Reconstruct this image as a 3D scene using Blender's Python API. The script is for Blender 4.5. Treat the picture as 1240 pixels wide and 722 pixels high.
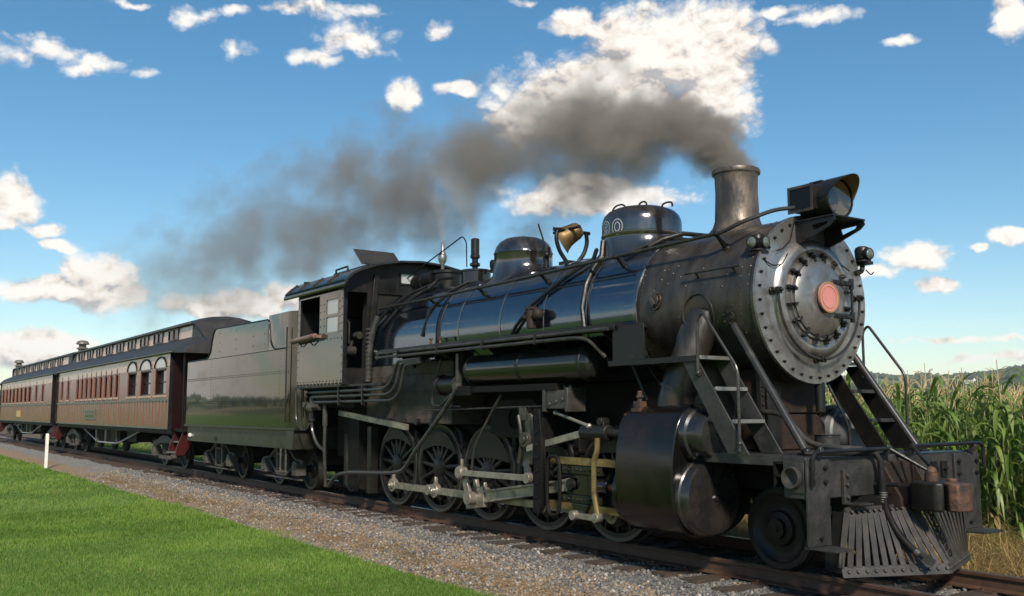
import bpy, bmesh, math, random
import numpy as np
from mathutils import Vector, Matrix

for o in list(bpy.data.objects):
    bpy.data.objects.remove(o)
R = math.radians
scene = bpy.context.scene
COL = scene.collection

# ------------------------------------------------------------------ camera
cam_data = bpy.data.cameras.new('camera')
cam = bpy.data.objects.new('camera', cam_data)
COL.objects.link(cam)
cam_data.sensor_width = 36.0
cam_data.lens = 1165.0 / 1240.0 * 36.0
cam_data.clip_start = 0.1
cam_data.clip_end = 20000.0
_yaw, _pitch = R(34.35), R(6.742)
_fwd = Vector((-math.cos(_yaw) * math.cos(_pitch), math.sin(_yaw) * math.cos(_pitch), math.sin(_pitch)))
cam.location = (6.87, -8.87, 1.62)
cam.rotation_euler = _fwd.to_track_quat('-Z', 'Y').to_euler()
scene.camera = cam

# ------------------------------------------------------------------ light
SUN_AZ, SUN_EL = R(-27.0), R(38.0)
sun_data = bpy.data.lights.new('sun', 'SUN')
sun_data.energy = 3.2
sun_data.angle = R(6.0)
sun_data.color = (1.0, 0.90, 0.76)
sun = bpy.data.objects.new('sun', sun_data)
COL.objects.link(sun)
_to_sun = Vector((math.cos(SUN_AZ) * math.cos(SUN_EL), math.sin(SUN_AZ) * math.cos(SUN_EL), math.sin(SUN_EL)))
sun.rotation_euler = _to_sun.to_track_quat('Z', 'Y').to_euler()
sun.location = (20, -20, 30)

vs = scene.view_settings
vs.view_transform = 'Standard'
vs.look = 'None'
vs.gamma = 1.0
vs.use_curve_mapping = False
vs.exposure = 0.82

cy = scene.cycles
cy.max_bounces = 6
cy.diffuse_bounces = 2
cy.glossy_bounces = 4
cy.transmission_bounces = 4
cy.transparent_max_bounces = 8
cy.volume_bounces = 2
cy.use_denoising = True
cy.caustics_reflective = False
cy.caustics_refractive = False

world = bpy.data.worlds.new('World')
scene.world = world
world.use_nodes = True
WT = world.node_tree
WT.nodes.clear()
world.cycles.sampling_method = 'MANUAL'
world.cycles.sample_map_resolution = 256


def wn(kind, **kw):
    n = WT.nodes.new(kind)
    for k, v in kw.items():
        setattr(n, k, v)
    return n


def wl(a, b):
    WT.links.new(a, b)


def wmath(op, a, b=None, c=None, clamp=False):
    n = wn('ShaderNodeMath', operation=op, use_clamp=clamp)
    for i, x in enumerate((a, b, c)):
        if x is None:
            continue
        if isinstance(x, (int, float)):
            n.inputs[i].default_value = x
        else:
            wl(x, n.inputs[i])
    return n.outputs[0]


def wvec(op, a, b):
    n = wn('ShaderNodeVectorMath', operation=op)
    for i, x in enumerate((a, b)):
        if x is None:
            continue
        if isinstance(x, (tuple, list)):
            n.inputs[i].default_value = x
        else:
            wl(x, n.inputs[i])
    return n


sky = wn('ShaderNodeTexSky', sky_type='NISHITA')
sky.sun_disc = False
sky.sun_elevation = SUN_EL
sky.sun_rotation = R(90.0) - SUN_AZ
sky.altitude = 150
sky.air_density = 1.0
sky.dust_density = 0.2
sky.ozone_density = 1.2
tc = wn('ShaderNodeTexCoord')
sep = wn('ShaderNodeSeparateXYZ')
wl(tc.outputs['Generated'], sep.inputs[0])
az = wmath('ARCTAN2', sep.outputs[1], sep.outputs[0])
el = wmath('ARCSINE', sep.outputs[2])
uv = wn('ShaderNodeCombineXYZ')
wl(az, uv.inputs[0])
wl(el, uv.inputs[1])
UV = uv.outputs[0]
# cumulus: centre azimuth, centre elevation, half width, half height (radians)
CLOUDS = [(2.383, 0.368, 0.086, 0.046), (2.44, 0.33, 0.104, 0.034), (2.331, 0.321, 0.044, 0.04), (2.524, 0.312, 0.049, 0.031), (2.318, 0.374, 0.04, 0.035), (2.471, 0.395, 0.027, 0.013), (2.419, 0.303, 0.103, 0.026), (2.455, 0.224, 0.096, 0.017), (2.481, 0.231, 0.044, 0.014), (2.657, 0.326, 0.021, 0.014), (2.595, 0.333, 0.024, 0.008), (2.714, 0.376, 0.042, 0.019), (2.748, 0.354, 0.033, 0.008), (2.745, 0.404, 0.065, 0.01), (2.784, 0.4, 0.021, 0.006), (2.876, 0.384, 0.024, 0.01), (2.834, 0.392, 0.017, 0.008), (3.005, 0.336, 0.042, 0.012), (2.961, 0.33, 0.039, 0.009), (2.921, 0.325, 0.017, 0.007), (2.977, 0.322, 0.024, 0.008), (3.033, 0.326, 0.021, 0.01), (3.026, 0.196, 0.024, 0.021), (3.037, 0.174, 0.015, 0.009), (2.997, 0.168, 0.017, 0.008), (2.988, 0.154, 0.019, 0.006), (2.951, 0.131, 0.031, 0.022), (3.004, 0.115, 0.041, 0.012), (2.936, 0.113, 0.031, 0.014), (2.972, 0.114, 0.044, 0.011), (2.812, 0.108, 0.075, 0.013), (2.776, 0.12, 0.025, 0.012), (2.851, 0.103, 0.032, 0.01), (2.991, 0.067, 0.047, 0.013), (3.028, 0.063, 0.023, 0.014), (3.011, 0.051, 0.049, 0.009), (2.048, 0.36, 0.017, 0.02), (2.145, 0.352, 0.024, 0.005), (2.214, 0.382, 0.049, 0.008), (2.267, 0.393, 0.038, 0.007), (2.272, 0.361, 0.014, 0.011), (2.14, 0.15, 0.032, 0.012), (2.179, 0.137, 0.024, 0.007), (2.119, 0.12, 0.02, 0.009), (2.056, 0.162, 0.022, 0.008), (2.087, 0.153, 0.01, 0.004), (2.114, 0.068, 0.062, 0.004), (2.072, 0.051, 0.032, 0.007), (2.101, 0.048, 0.028, 0.006), (2.062, 0.068, 0.02, 0.004), (2.622, 0.389, 0.014, 0.01), (2.832, 0.36, 0.016, 0.009), (2.524, 0.416, 0.023, 0.005), (2.933, 0.388, 0.023, 0.004)]
warp = wn('ShaderNodeTexNoise', noise_dimensions='2D')
wl(UV, warp.inputs['Vector'])
warp.inputs['Scale'].default_value = 26
warp.inputs['Detail'].default_value = 3
woff = wvec('SUBTRACT', warp.outputs['Color'], (0.5, 0.5, 0.5))
wsc = wvec('MULTIPLY', woff.outputs[0], (0.03, 0.018, 0.0))
uvw = wvec('ADD', UV, wsc.outputs[0]).outputs[0]
acc = None
hgt = None
WISPY = set(range(11, 22)) | {37, 38, 39, 40, 46, 47, 48, 49, 50, 51, 52, 53}
for ci, (a, e, hw, hh) in enumerate(CLOUDS):
    d = wvec('SUBTRACT', uvw, (a, e - hh * 0.1, 0))
    s = wvec('MULTIPLY', d.outputs[0], (1 / (hw * 1.2), 1 / (hh * 1.25), 0))
    l = wn('ShaderNodeVectorMath', operation='LENGTH')
    wl(s.outputs[0], l.inputs[0])
    lv = l.outputs['Value']
    if ci in WISPY:
        lv = wmath('MULTIPLY_ADD', lv, 0.62, 0.50)
    acc = lv if acc is None else wmath('SMOOTH_MIN', acc, lv, 0.12)
fall_view = wmath('SUBTRACT', 1.0, acc)
# the same cumulus looked at a little higher up: tells a cloud's sunlit top from its shaded base
acc_up = None
for ci in list(range(0, 9)) + list(range(22, 36)) + list(range(41, 46)):
    (a, e, hw, hh) = CLOUDS[ci]
    d = wvec('SUBTRACT', uvw, (a, e - hh * 0.1 - 0.016, 0))
    sv = wvec('MULTIPLY', d.outputs[0], (1 / (hw * 1.2), 1 / (hh * 1.25), 0))
    l = wn('ShaderNodeVectorMath', operation='LENGTH')
    wl(sv.outputs[0], l.inputs[0])
    acc_up = l.outputs['Value'] if acc_up is None else wmath('SMOOTH_MIN', acc_up, l.outputs['Value'], 0.12)
topness = wmath('MINIMUM', wmath('MAXIMUM', wmath('SUBTRACT', acc_up, acc), -0.6), 0.6)
# the same fair-weather cumulus goes on all the way round, thickest low down
ring = wn('ShaderNodeTexNoise', noise_dimensions='2D')
wl(wvec('MULTIPLY', uvw, (1.0, 3.2, 0)).outputs[0], ring.inputs['Vector'])
ring.inputs['Scale'].default_value = 4.2
ring.inputs['Detail'].default_value = 2.0
relv = wn('ShaderNodeMapRange')
wl(el, relv.inputs['Value'])
relv.inputs['From Min'].default_value = 0.06
relv.inputs['From Max'].default_value = 0.19
relv.inputs['To Min'].default_value = 0.85
relv.inputs['To Max'].default_value = -0.75
ring_fall = wmath('ADD', wmath('MULTIPLY', wmath('SUBTRACT', ring.outputs['Fac'], 0.5), 4.0), relv.outputs['Result'])
win_ = wn('ShaderNodeMapRange', interpolation_type='SMOOTHSTEP')
wl(az, win_.inputs['Value'])
win_.inputs['From Min'].default_value = 1.70
win_.inputs['From Max'].default_value = 1.98
win_.inputs['To Min'].default_value = 0.0
win_.inputs['To Max'].default_value = 3.0
ring_fall = wmath('SUBTRACT', ring_fall, win_.outputs['Result'])
win2 = wn('ShaderNodeMapRange', interpolation_type='SMOOTHSTEP')
wl(az, win2.inputs['Value'])
win2.inputs['From Min'].default_value = -3.14
win2.inputs['From Max'].default_value = -3.06
win2.inputs['To Min'].default_value = 3.0
win2.inputs['To Max'].default_value = 0.0
ring_fall = wmath('SUBTRACT', ring_fall, win2.outputs['Result'])
fall = wmath('MINIMUM', wmath('MAXIMUM', fall_view, ring_fall), 1.0)
stretch = wvec('MULTIPLY', UV, (1.0, 1.45, 1.0)).outputs[0]


def wnoise(vec, scale, detail, rough):
    n = wn('ShaderNodeTexNoise', noise_dimensions='2D')
    wl(vec, n.inputs['Vector'])
    n.inputs['Scale'].default_value = scale
    n.inputs['Detail'].default_value = detail
    n.inputs['Roughness'].default_value = rough
    return n.outputs['Fac']


def wpuff(vec, scale, detail):
    v = wn('ShaderNodeTexVoronoi', feature='SMOOTH_F1', voronoi_dimensions='2D')
    wl(vec, v.inputs['Vector'])
    v.inputs['Scale'].default_value = scale
    v.inputs['Detail'].default_value = detail
    v.inputs['Roughness'].default_value = 0.55
    v.inputs['Lacunarity'].default_value = 2.3
    v.inputs['Smoothness'].default_value = 0.35
    return v.outputs['Distance']


fine = wnoise(stretch, 20, 8, 0.54)
jig = wvec('MULTIPLY', wvec('SUBTRACT', warp.outputs['Color'], (0.5, 0.5, 0.5)).outputs[0], (0.022, 0.022, 0)).outputs[0]
pv = wvec('ADD', stretch, jig).outputs[0]
puff = wpuff(pv, 30, 3.0)
puff_up = wpuff(wvec('ADD', pv, (-0.003, 0.012, 0)).outputs[0], 30, 2.0)
det = wmath('ADD', wmath('MULTIPLY', fine, 0.55), wmath('MULTIPLY_ADD', puff, -0.42, 0.58))
body = wmath('MULTIPLY_ADD', wmath('SUBTRACT', det, 0.52), 1.35, wmath('MULTIPLY', fall, 1.5))
mr = wn('ShaderNodeMapRange', interpolation_type='SMOOTHSTEP')
wl(body, mr.inputs['Value'])
mr.inputs['From Min'].default_value = -0.12
mr.inputs['From Max'].default_value = 0.62
mask = mr.outputs['Result']
sh1 = wnoise(stretch, 16, 3.5, 0.5)
sh2 = wnoise(wvec('ADD', stretch, (-0.004, 0.024, 0)).outputs[0], 16, 3.5, 0.5)
relief = wmath('MULTIPLY_ADD', wmath('SUBTRACT', sh1, sh2), 1.5, wmath('MULTIPLY_ADD', wmath('SUBTRACT', puff_up, puff), 0.9, 0.70))
thick = wmath('ADD', wmath('MULTIPLY_ADD', fall, 0.12, relief), wmath('MULTIPLY', topness, 0.55), clamp=True)
cram = wn('ShaderNodeValToRGB')
wl(thick, cram.inputs[0])
cram.color_ramp.elements[0].position = 0.15
cram.color_ramp.elements[0].color = (0.47, 0.455, 0.46, 1)
cram.color_ramp.elements[1].position = 0.98
cram.color_ramp.elements[1].color = (1.0, 0.95, 0.88, 1)
_m = cram.color_ramp.elements.new(0.55)
_m.color = (0.86, 0.77, 0.68, 1)
CLOUD_GAIN = 8.8
cscale = wvec('SCALE', cram.outputs[0], None)
cscale.inputs['Scale'].default_value = CLOUD_GAIN
hsv = wn('ShaderNodeHueSaturation')
hsv.inputs['Saturation'].default_value = 1.32
hsv.inputs['Hue'].default_value = 0.49
hsv.inputs['Value'].default_value = 1.0
wl(sky.outputs[0], hsv.inputs['Color'])
mix = wn('ShaderNodeMix', data_type='RGBA')
wl(wmath('MULTIPLY', mask, 0.97), mix.inputs['Factor'])
wl(hsv.outputs[0], mix.inputs['A'])
wl(cscale.outputs[0], mix.inputs['B'])
bg = wn('ShaderNodeBackground')
bg.inputs['Strength'].default_value = 0.071
wl(mix.outputs['Result'], bg.inputs['Color'])
wo = wn('ShaderNodeOutputWorld')
wl(bg.outputs[0], wo.inputs['Surface'])

# ------------------------------------------------------------------ helpers
def tag(o, label=None, cat=None, group=None, kind=None):
    if label:
        o['label'] = label
    if cat:
        o['category'] = cat
    if group:
        o['group'] = group
    if kind:
        o['kind'] = kind
    return o


def root(name, loc, label, cat, group=None):
    o = bpy.data.objects.new(name, None)
    o.empty_display_size = 0.3
    COL.objects.link(o)
    o.location = loc
    return tag(o, label, cat, group)


def adopt(o, parent):
    """parent a mesh whose coordinates are world coordinates"""
    o.parent = parent
    p, m = parent, Matrix.Identity(4)
    while p is not None:
        m = Matrix.Translation(p.location) @ m if p.parent is None else m
        p = p.parent
    if parent.parent is None:
        o.matrix_parent_inverse = Matrix.Translation(-Vector(parent.location))


def frame(d):
    d = Vector(d).normalized()
    up = Vector((0, 0, 1)) if abs(d.z) < 0.95 else Vector((1, 0, 0))
    a = d.cross(up).normalized()
    b = a.cross(d).normalized()
    return d, a, b


class MB:
    def __init__(s):
        s.v, s.f, s.mi = [], [], []
        s.cur = 0

    def add(s, vs, fs):
        k = len(s.v)
        s.v.extend([tuple(p) for p in vs])
        s.f.extend([tuple(i + k for i in f) for f in fs])
        s.mi.extend([s.cur] * len(fs))
        return s

    def box(s, c, size, rot=None):
        hx, hy, hz = size[0] / 2, size[1] / 2, size[2] / 2
        pts = [Vector((x * hx, y * hy, z * hz)) for x in (-1, 1) for y in (-1, 1) for z in (-1, 1)]
        if rot is not None:
            m = Matrix.Rotation(rot[2], 3, 'Z') @ Matrix.Rotation(rot[1], 3, 'Y') @ Matrix.Rotation(rot[0], 3, 'X')
            pts = [m @ p for p in pts]
        c = Vector(c)
        return s.add([p + c for p in pts], [(0, 1, 3, 2), (4, 6, 7, 5), (0, 4, 5, 1), (2, 3, 7, 6), (0, 2, 6, 4), (1, 5, 7, 3)])

    def bx(s, x0, x1, y0, y1, z0, z1):
        return s.box(((x0 + x1) / 2, (y0 + y1) / 2, (z0 + z1) / 2), (abs(x1 - x0), abs(y1 - y0), abs(z1 - z0)))

    def cyl(s, p0, p1, r0, r1=None, n=16, caps=True):
        r1 = r0 if r1 is None else r1
        p0, p1 = Vector(p0), Vector(p1)
        d, a, b = frame(p1 - p0)
        vs = []
        for p, r in ((p0, r0), (p1, r1)):
            for i in range(n):
                t = 2 * math.pi * i / n
                vs.append(p + a * (r * math.cos(t)) + b * (r * math.sin(t)))
        fs = [(i, (i + 1) % n, n + (i + 1) % n, n + i) for i in range(n)]
        if caps:
            fs += [tuple(range(n - 1, -1, -1)), tuple(range(n, 2 * n))]
        return s.add(vs, fs)

    def lathe(s, prof, o, axis=(0, 0, 1), n=32, a0=0.0, a1=2 * math.pi):
        """prof: (radius, height along axis)"""
        d, a, b = frame(axis)
        o = Vector(o)
        full = abs(a1 - a0 - 2 * math.pi) < 1e-6
        m = n if full else n + 1
        vs = []
        for (r, h) in prof:
            for i in range(m):
                t = a0 + (a1 - a0) * i / n
                vs.append(o + d * h + a * (r * math.cos(t)) + b * (r * math.sin(t)))
        fs = []
        for j in range(len(prof) - 1):
            for i in range(n):
                i2 = (i + 1) % m
                fs.append((j * m + i, j * m + i2, (j + 1) * m + i2, (j + 1) * m + i))
        return s.add(vs, fs)

    def tube(s, pts, r, n=8, bend=0.0, closed=False, caps=True):
        P = [Vector(p) for p in pts]
        if bend > 0 and len(P) > 2:
            Q = [P[0]]
            for i in range(1, len(P) - 1):
                a, b, c = P[i - 1], P[i], P[i + 1]
                la, lc = (a - b).length, (c - b).length
                t = min(bend, la * 0.45, lc * 0.45)
                pa, pc = b + (a - b) * (t / la), b + (c - b) * (t / lc)
                for k in range(5):
                    u = k / 4
                    Q.append(pa * (1 - u) ** 2 + b * 2 * u * (1 - u) + pc * u * u)
            Q.append(P[-1])
            P = Q
        N = len(P)
        vs = []
        prev = None
        for i in range(N):
            if closed:
                d = P[(i + 1) % N] - P[i - 1]
            else:
                d = P[min(i + 1, N - 1)] - P[max(i - 1, 0)]
            d = d.normalized()
            if prev is None:
                _, a, b = frame(d)
            else:
                a = (prev - d * prev.dot(d)).normalized()
                b = a.cross(d).normalized()
            prev = a
            rr = r[i] if isinstance(r, (list, tuple)) else r
            for k in range(n):
                t = 2 * math.pi * k / n
                vs.append(P[i] + a * (rr * math.cos(t)) + b * (rr * math.sin(t)))
        fs = []
        L = N if closed else N - 1
        for i in range(L):
            j = (i + 1) % N
            for k in range(n):
                k2 = (k + 1) % n
                fs.append((i * n + k, i * n + k2, j * n + k2, j * n + k))
        if caps and not closed:
            fs += [tuple(range(n - 1, -1, -1)), tuple((N - 1) * n + k for k in range(n))]
        return s.add(vs, fs)

    def prism(s, poly, ax, lo, hi):
        """poly: 2D points in the plane normal to axis ax ('x': (y,z); 'y': (x,z); 'z': (x,y))"""
        def P(p, t):
            return {'x': (t, p[0], p[1]), 'y': (p[0], t, p[1]), 'z': (p[0], p[1], t)}[ax]
        n = len(poly)
        vs = [P(p, lo) for p in poly] + [P(p, hi) for p in poly]
        fs = [(i, (i + 1) % n, n + (i + 1) % n, n + i) for i in range(n)]
        fs += [tuple(range(n - 1, -1, -1)), tuple(range(n, 2 * n))]
        return s.add(vs, fs)

    def bar(s, p0, p1, w, h, up=(0, 0, 1)):
        """rectangular bar; w across, h along up"""
        p0, p1 = Vector(p0), Vector(p1)
        d = (p1 - p0).normalized()
        u = Vector(up)
        side = d.cross(u)
        if side.length < 1e-4:
            side = d.cross(Vector((1, 0, 0)))
        side.normalize()
        u = side.cross(d).normalized()
        vs = []
        for p in (p0, p1):
            for (i, j) in ((-1, -1), (1, -1), (1, 1), (-1, 1)):
                vs.append(p + side * (i * w / 2) + u * (j * h / 2))
        return s.add(vs, [(0, 1, 5, 4), (1, 2, 6, 5), (2, 3, 7, 6), (3, 0, 4, 7), (3, 2, 1, 0), (4, 5, 6, 7)])

    def sphere(s, c, r, n=12, m=8, sc=(1, 1, 1)):
        c = Vector(c)
        vs = [c + Vector((0, 0, r * sc[2]))]
        for j in range(1, m):
            p = math.pi * j / m
            for i in range(n):
                t = 2 * math.pi * i / n
                vs.append(c + Vector((r * sc[0] * math.sin(p) * math.cos(t), r * sc[1] * math.sin(p) * math.sin(t), r * sc[2] * math.cos(p))))
        vs.append(c - Vector((0, 0, r * sc[2])))
        fs = [(0, 1 + i, 1 + (i + 1) % n) for i in range(n)]
        for j in range(m - 2):
            for i in range(n):
                a = 1 + j * n
                fs.append((a + i, a + n + i, a + n + (i + 1) % n, a + (i + 1) % n))
        b = 1 + (m - 2) * n
        fs += [(len(vs) - 1, b + (i + 1) % n, b + i) for i in range(n)]
        return s.add(vs, fs)

    def bolt(s, p, nrm, r=0.016, h=0.016, n=6):
        p = Vector(p)
        d = Vector(nrm).normalized()
        return s.cyl(p - d * 0.004, p + d * h, r, r * 0.8, n=n)

    def rivet(s, p, nrm, r=0.013):
        p = Vector(p)
        d, a, b = frame(nrm)
        vs = []
        for k in range(5):
            t = 2 * math.pi * k / 5
            vs.append(p + a * r * math.cos(t) + b * r * math.sin(t))
        vs.append(p + d * r * 0.7)
        return s.add(vs, [(k, (k + 1) % 5, 5) for k in range(5)])

    def mesh(s, name, mats, smooth=35):
        me = bpy.data.meshes.new(name)
        me.from_pydata(s.v, [], s.f)
        bm = bmesh.new()
        bm.from_mesh(me)
        bmesh.ops.recalc_face_normals(bm, faces=bm.faces)
        bm.to_mesh(me)
        bm.free()
        if not isinstance(mats, (list, tuple)):
            mats = [mats]
        for m in mats:
            me.materials.append(m)
        if len(mats) > 1:
            me.polygons.foreach_set('material_index', s.mi)
        if smooth:
            me.shade_smooth()
            me.set_sharp_from_angle(angle=R(smooth))
        return me

    def build(s, name, mats, parent=None, bev=0.0, smooth=35, seg=2, kind=None):
        me = s.mesh(name, mats, smooth)
        o = bpy.data.objects.new(name, me)
        COL.objects.link(o)
        if parent is not None:
            adopt(o, parent)
        if bev > 0:
            b = o.modifiers.new('bevel', 'BEVEL')
            b.width = bev
            b.segments = seg
            b.limit_method = 'ANGLE'
            b.angle_limit = R(40)
            b.use_clamp_overlap = True
            b.harden_normals = False
        if kind:
            o['kind'] = kind
        return o


def clone(o, parent, dx=0.0, dy=0.0, dz=0.0, mirror_y=False):
    """copy one object (with its children) that shares its mesh"""
    c = o.copy()
    COL.objects.link(c)
    c.parent = parent
    c.location = Vector(o.location) + Vector((dx, dy, dz))
    if mirror_y:
        c.scale = (o.scale[0], -o.scale[1], o.scale[2])
    for ch in list(o.children):
        clone(ch, c)
    return c


def raw_mesh(name, verts, faces_flat, nper, mats, mat_idx=None, smooth=False):
    """fast mesh from numpy arrays; every face has nper corners"""
    me = bpy.data.meshes.new(name)
    nv, nf = len(verts), len(faces_flat) // nper
    me.vertices.add(nv)
    me.vertices.foreach_set('co', np.asarray(verts, np.float32).ravel())
    me.loops.add(nf * nper)
    me.loops.foreach_set('vertex_index', np.asarray(faces_flat, np.int32).ravel())
    me.polygons.add(nf)
    me.polygons.foreach_set('loop_start', np.arange(0, nf * nper, nper, dtype=np.int32))
    me.polygons.foreach_set('loop_total', np.full(nf, nper, np.int32))
    for m in (mats if isinstance(mats, (list, tuple)) else [mats]):
        me.materials.append(m)
    if mat_idx is not None:
        me.polygons.foreach_set('material_index', np.asarray(mat_idx, np.int32))
    me.update(calc_edges=True)
    me.validate()
    if smooth:
        me.shade_smooth()
    return me


# ------------------------------------------------------------------ materials
def mat(name, col, rough=0.5, metal=0.0, ior=1.5, col2=None, scale=3.0, lo=0.4, hi=0.65, stretch=(1, 1, 1),
        rvar=0.0, tint=None, bump=0.0, bscale=40.0, coat=0.0, detail=6.0, col3=None, scale3=20.0, lo3=0.5, hi3=0.7, wav=0.0, transl=0.0):
    m = bpy.data.materials.new(name)
    m.use_nodes = True
    nt = m.node_tree
    N, L = nt.nodes, nt.links
    b = N['Principled BSDF']
    b.inputs['Base Color'].default_value = (*col, 1)
    b.inputs['Roughness'].default_value = rough
    b.inputs['Metallic'].default_value = metal
    b.inputs['IOR'].default_value = ior
    if tint:
        b.inputs['Specular Tint'].default_value = (*tint, 1)
    if coat:
        b.inputs['Coat Weight'].default_value = coat
        b.inputs['Coat Roughness'].default_value = 0.08
    t = N.new('ShaderNodeTexCoord')
    mp = N.new('ShaderNodeMapping')
    mp.inputs['Scale'].default_value = stretch
    L.new(t.outputs['Object'], mp.inputs['Vector'])
    src = None
    if col2 is not None or rvar:
        n = N.new('ShaderNodeTexNoise')
        n.inputs['Scale'].default_value = scale
        n.inputs['Detail'].default_value = detail
        n.inputs['Roughness'].default_value = 0.6
        L.new(mp.outputs[0], n.inputs['Vector'])
        src = n.outputs['Fac']
    if col2 is not None:
        r = N.new('ShaderNodeMapRange')
        L.new(src, r.inputs['Value'])
        r.inputs['From Min'].default_value = lo
        r.inputs['From Max'].default_value = hi
        x = N.new('ShaderNodeMix')
        x.data_type = 'RGBA'
        L.new(r.outputs[0], x.inputs['Factor'])
        x.inputs['A'].default_value = (*col, 1)
        x.inputs['B'].default_value = (*col2, 1)
        out = x.outputs['Result']
        if col3 is not None:
            n3 = N.new('ShaderNodeTexNoise')
            n3.inputs['Scale'].default_value = scale3
            n3.inputs['Detail'].default_value = 5
            L.new(mp.outputs[0], n3.inputs['Vector'])
            r3 = N.new('ShaderNodeMapRange')
            L.new(n3.outputs['Fac'], r3.inputs['Value'])
            r3.inputs['From Min'].default_value = lo3
            r3.inputs['From Max'].default_value = hi3
            x3 = N.new('ShaderNodeMix')
            x3.data_type = 'RGBA'
            L.new(r3.outputs[0], x3.inputs['Factor'])
            L.new(out, x3.inputs['A'])
            x3.inputs['B'].default_value = (*col3, 1)
            out = x3.outputs['Result']
        L.new(out, b.inputs['Base Color'])
    if rvar:
        rr = N.new('ShaderNodeMapRange')
        L.new(src, rr.inputs['Value'])
        rr.inputs['From Min'].default_value = 0.3
        rr.inputs['From Max'].default_value = 0.7
        rr.inputs['To Min'].default_value = max(0.03, rough - rvar)
        rr.inputs['To Max'].default_value = min(1, rough + rvar)
        L.new(rr.outputs[0], b.inputs['Roughness'])
    if bump or wav:
        bp = N.new('ShaderNodeBump')
        nb = N.new('ShaderNodeTexNoise')
        nb.inputs['Scale'].default_value = bscale if bump else 1.6
        nb.inputs['Detail'].default_value = 5 if bump else 1.0
        L.new(mp.outputs[0], nb.inputs['Vector'])
        L.new(nb.outputs['Fac'], bp.inputs['Height'])
        bp.inputs['Strength'].default_value = bump or wav
        bp.inputs['Distance'].default_value = 0.02
        L.new(bp.outputs[0], b.inputs['Normal'])
    if transl:
        tr = N.new('ShaderNodeBsdfTranslucent')
        L.new(b.inputs['Base Color'].links[0].from_socket, tr.inputs['Color']) if b.inputs['Base Color'].links else None
        if not b.inputs['Base Color'].links:
            tr.inputs['Color'].default_value = (*col, 1)
        ms = N.new('ShaderNodeMixShader')
        ms.inputs[0].default_value = transl
        L.new(b.outputs[0], ms.inputs[1])
        L.new(tr.outputs[0], ms.inputs[2])
        L.new(ms.outputs[0], N['Material Output'].inputs['Surface'])
    return m


BLACK = mat('black_iron', (0.008, 0.008, 0.008), 0.40, 0, 1.40, (0.020, 0.017, 0.015), 4, 0.45, 0.75, rvar=0.14, bump=0.15, bscale=30)
FRAME = mat('frame_black', (0.006, 0.006, 0.006), 0.6, 0, 1.25, (0.016, 0.013, 0.011), 5, 0.45, 0.75, rvar=0.1, bump=0.2, bscale=35)
JACKET = mat('blue_tinted_boiler_jacket', (0.005, 0.008, 0.014), 0.08, 0.0, 2.4, (0.014, 0.013, 0.013), 2.2, 0.42, 0.72, stretch=(4, 1, 0.7), rvar=0.065, wav=0.06, tint=(0.70, 0.86, 1.0))  # blue iron; the tint also paints deeper blue into its sky reflections
BANDM = mat('boiler_band_gloss', (0.012, 0.013, 0.015), 0.16, 0.0, 2.3)
SMOKEBOX = mat('graphite_smokebox', (0.040, 0.036, 0.033), 0.36, 0.55, 1.5, (0.105, 0.090, 0.076), 2.6, 0.40, 0.70, stretch=(1.6, 1, 0.6), rvar=0.16, bump=0.12, bscale=22, col3=(0.060, 0.038, 0.024), scale3=5, lo3=0.52, hi3=0.78)
SILVER = mat('grey_smokebox_front', (0.36, 0.35, 0.335), 0.36, 0.8, 1.6, (0.17, 0.155, 0.14), 3.2, 0.36, 0.66, rvar=0.14, bump=0.10, bscale=16, col3=(0.12, 0.085, 0.06), scale3=7, lo3=0.56, hi3=0.80)
STACKM = mat('heat_stained_stack', (0.055, 0.047, 0.041), 0.42, 0.55, 1.6, (0.20, 0.155, 0.118), 4.5, 0.42, 0.68, stretch=(1, 1, 0.45), rvar=0.15, bump=0.18, bscale=25)
DOMEM = mat('polished_dome', (0.012, 0.011, 0.011), 0.15, 0.0, 2.1, (0.034, 0.028, 0.024), 3, 0.42, 0.72, stretch=(3, 3, 0.8), rvar=0.09)
GLOSS = mat('gloss_black_paint', (0.009, 0.010, 0.009), 0.14, 0, 1.6, (0.016, 0.015, 0.013), 3, 0.4, 0.7, rvar=0.05)
TENDERM = mat('gloss_tender_paint', (0.009, 0.009, 0.006), 0.03, 0, 2.0, (0.017, 0.015, 0.010), 2.2, 0.4, 0.7, stretch=(3, 1, 0.6), rvar=0.018, wav=0.05, tint=(1.0, 0.90, 0.75))  # warm specular tint stands in for reflections of warm clouds
CABM = mat('gloss_cab_paint', (0.022, 0.020, 0.017), 0.075, 0, 2.2, (0.040, 0.035, 0.029), 2, 0.4, 0.7, stretch=(3, 1, 0.6), rvar=0.04, wav=0.05, tint=(1.0, 0.88, 0.74))  # warm tint again paints the cloud reflections' colour
CYLM = mat('cylinder_jacket', (0.005, 0.005, 0.0045), 0.19, 0, 1.45, (0.020, 0.010, 0.006), 2.2, 0.50, 0.78, stretch=(1, 1, 0.5), rvar=0.10)
ROD = mat('oily_steel_rod', (0.36, 0.335, 0.285), 0.40, 0.6, 1.5, (0.17, 0.145, 0.11), 7, 0.4, 0.7, rvar=0.12, bump=0.1)
STEEL = mat('bright_steel', (0.42, 0.41, 0.39), 0.38, 0.8, 1.5, (0.25, 0.24, 0.22), 8, 0.45, 0.7, rvar=0.06)
GUIDE = mat('oily_brass_guide', (0.33, 0.25, 0.10), 0.38, 0.7, 1.5, (0.12, 0.09, 0.04), 8, 0.42, 0.7, rvar=0.1)
BRASS = mat('brass_bell', (0.24, 0.155, 0.065), 0.5, 0.6, 1.5, (0.14, 0.09, 0.04), 6, 0.40, 0.70, rvar=0.12)
COPPER = mat('copper_pipe', (0.35, 0.13, 0.06), 0.4, 0.7, 1.5, (0.14, 0.06, 0.03), 8, 0.4, 0.7)
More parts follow.
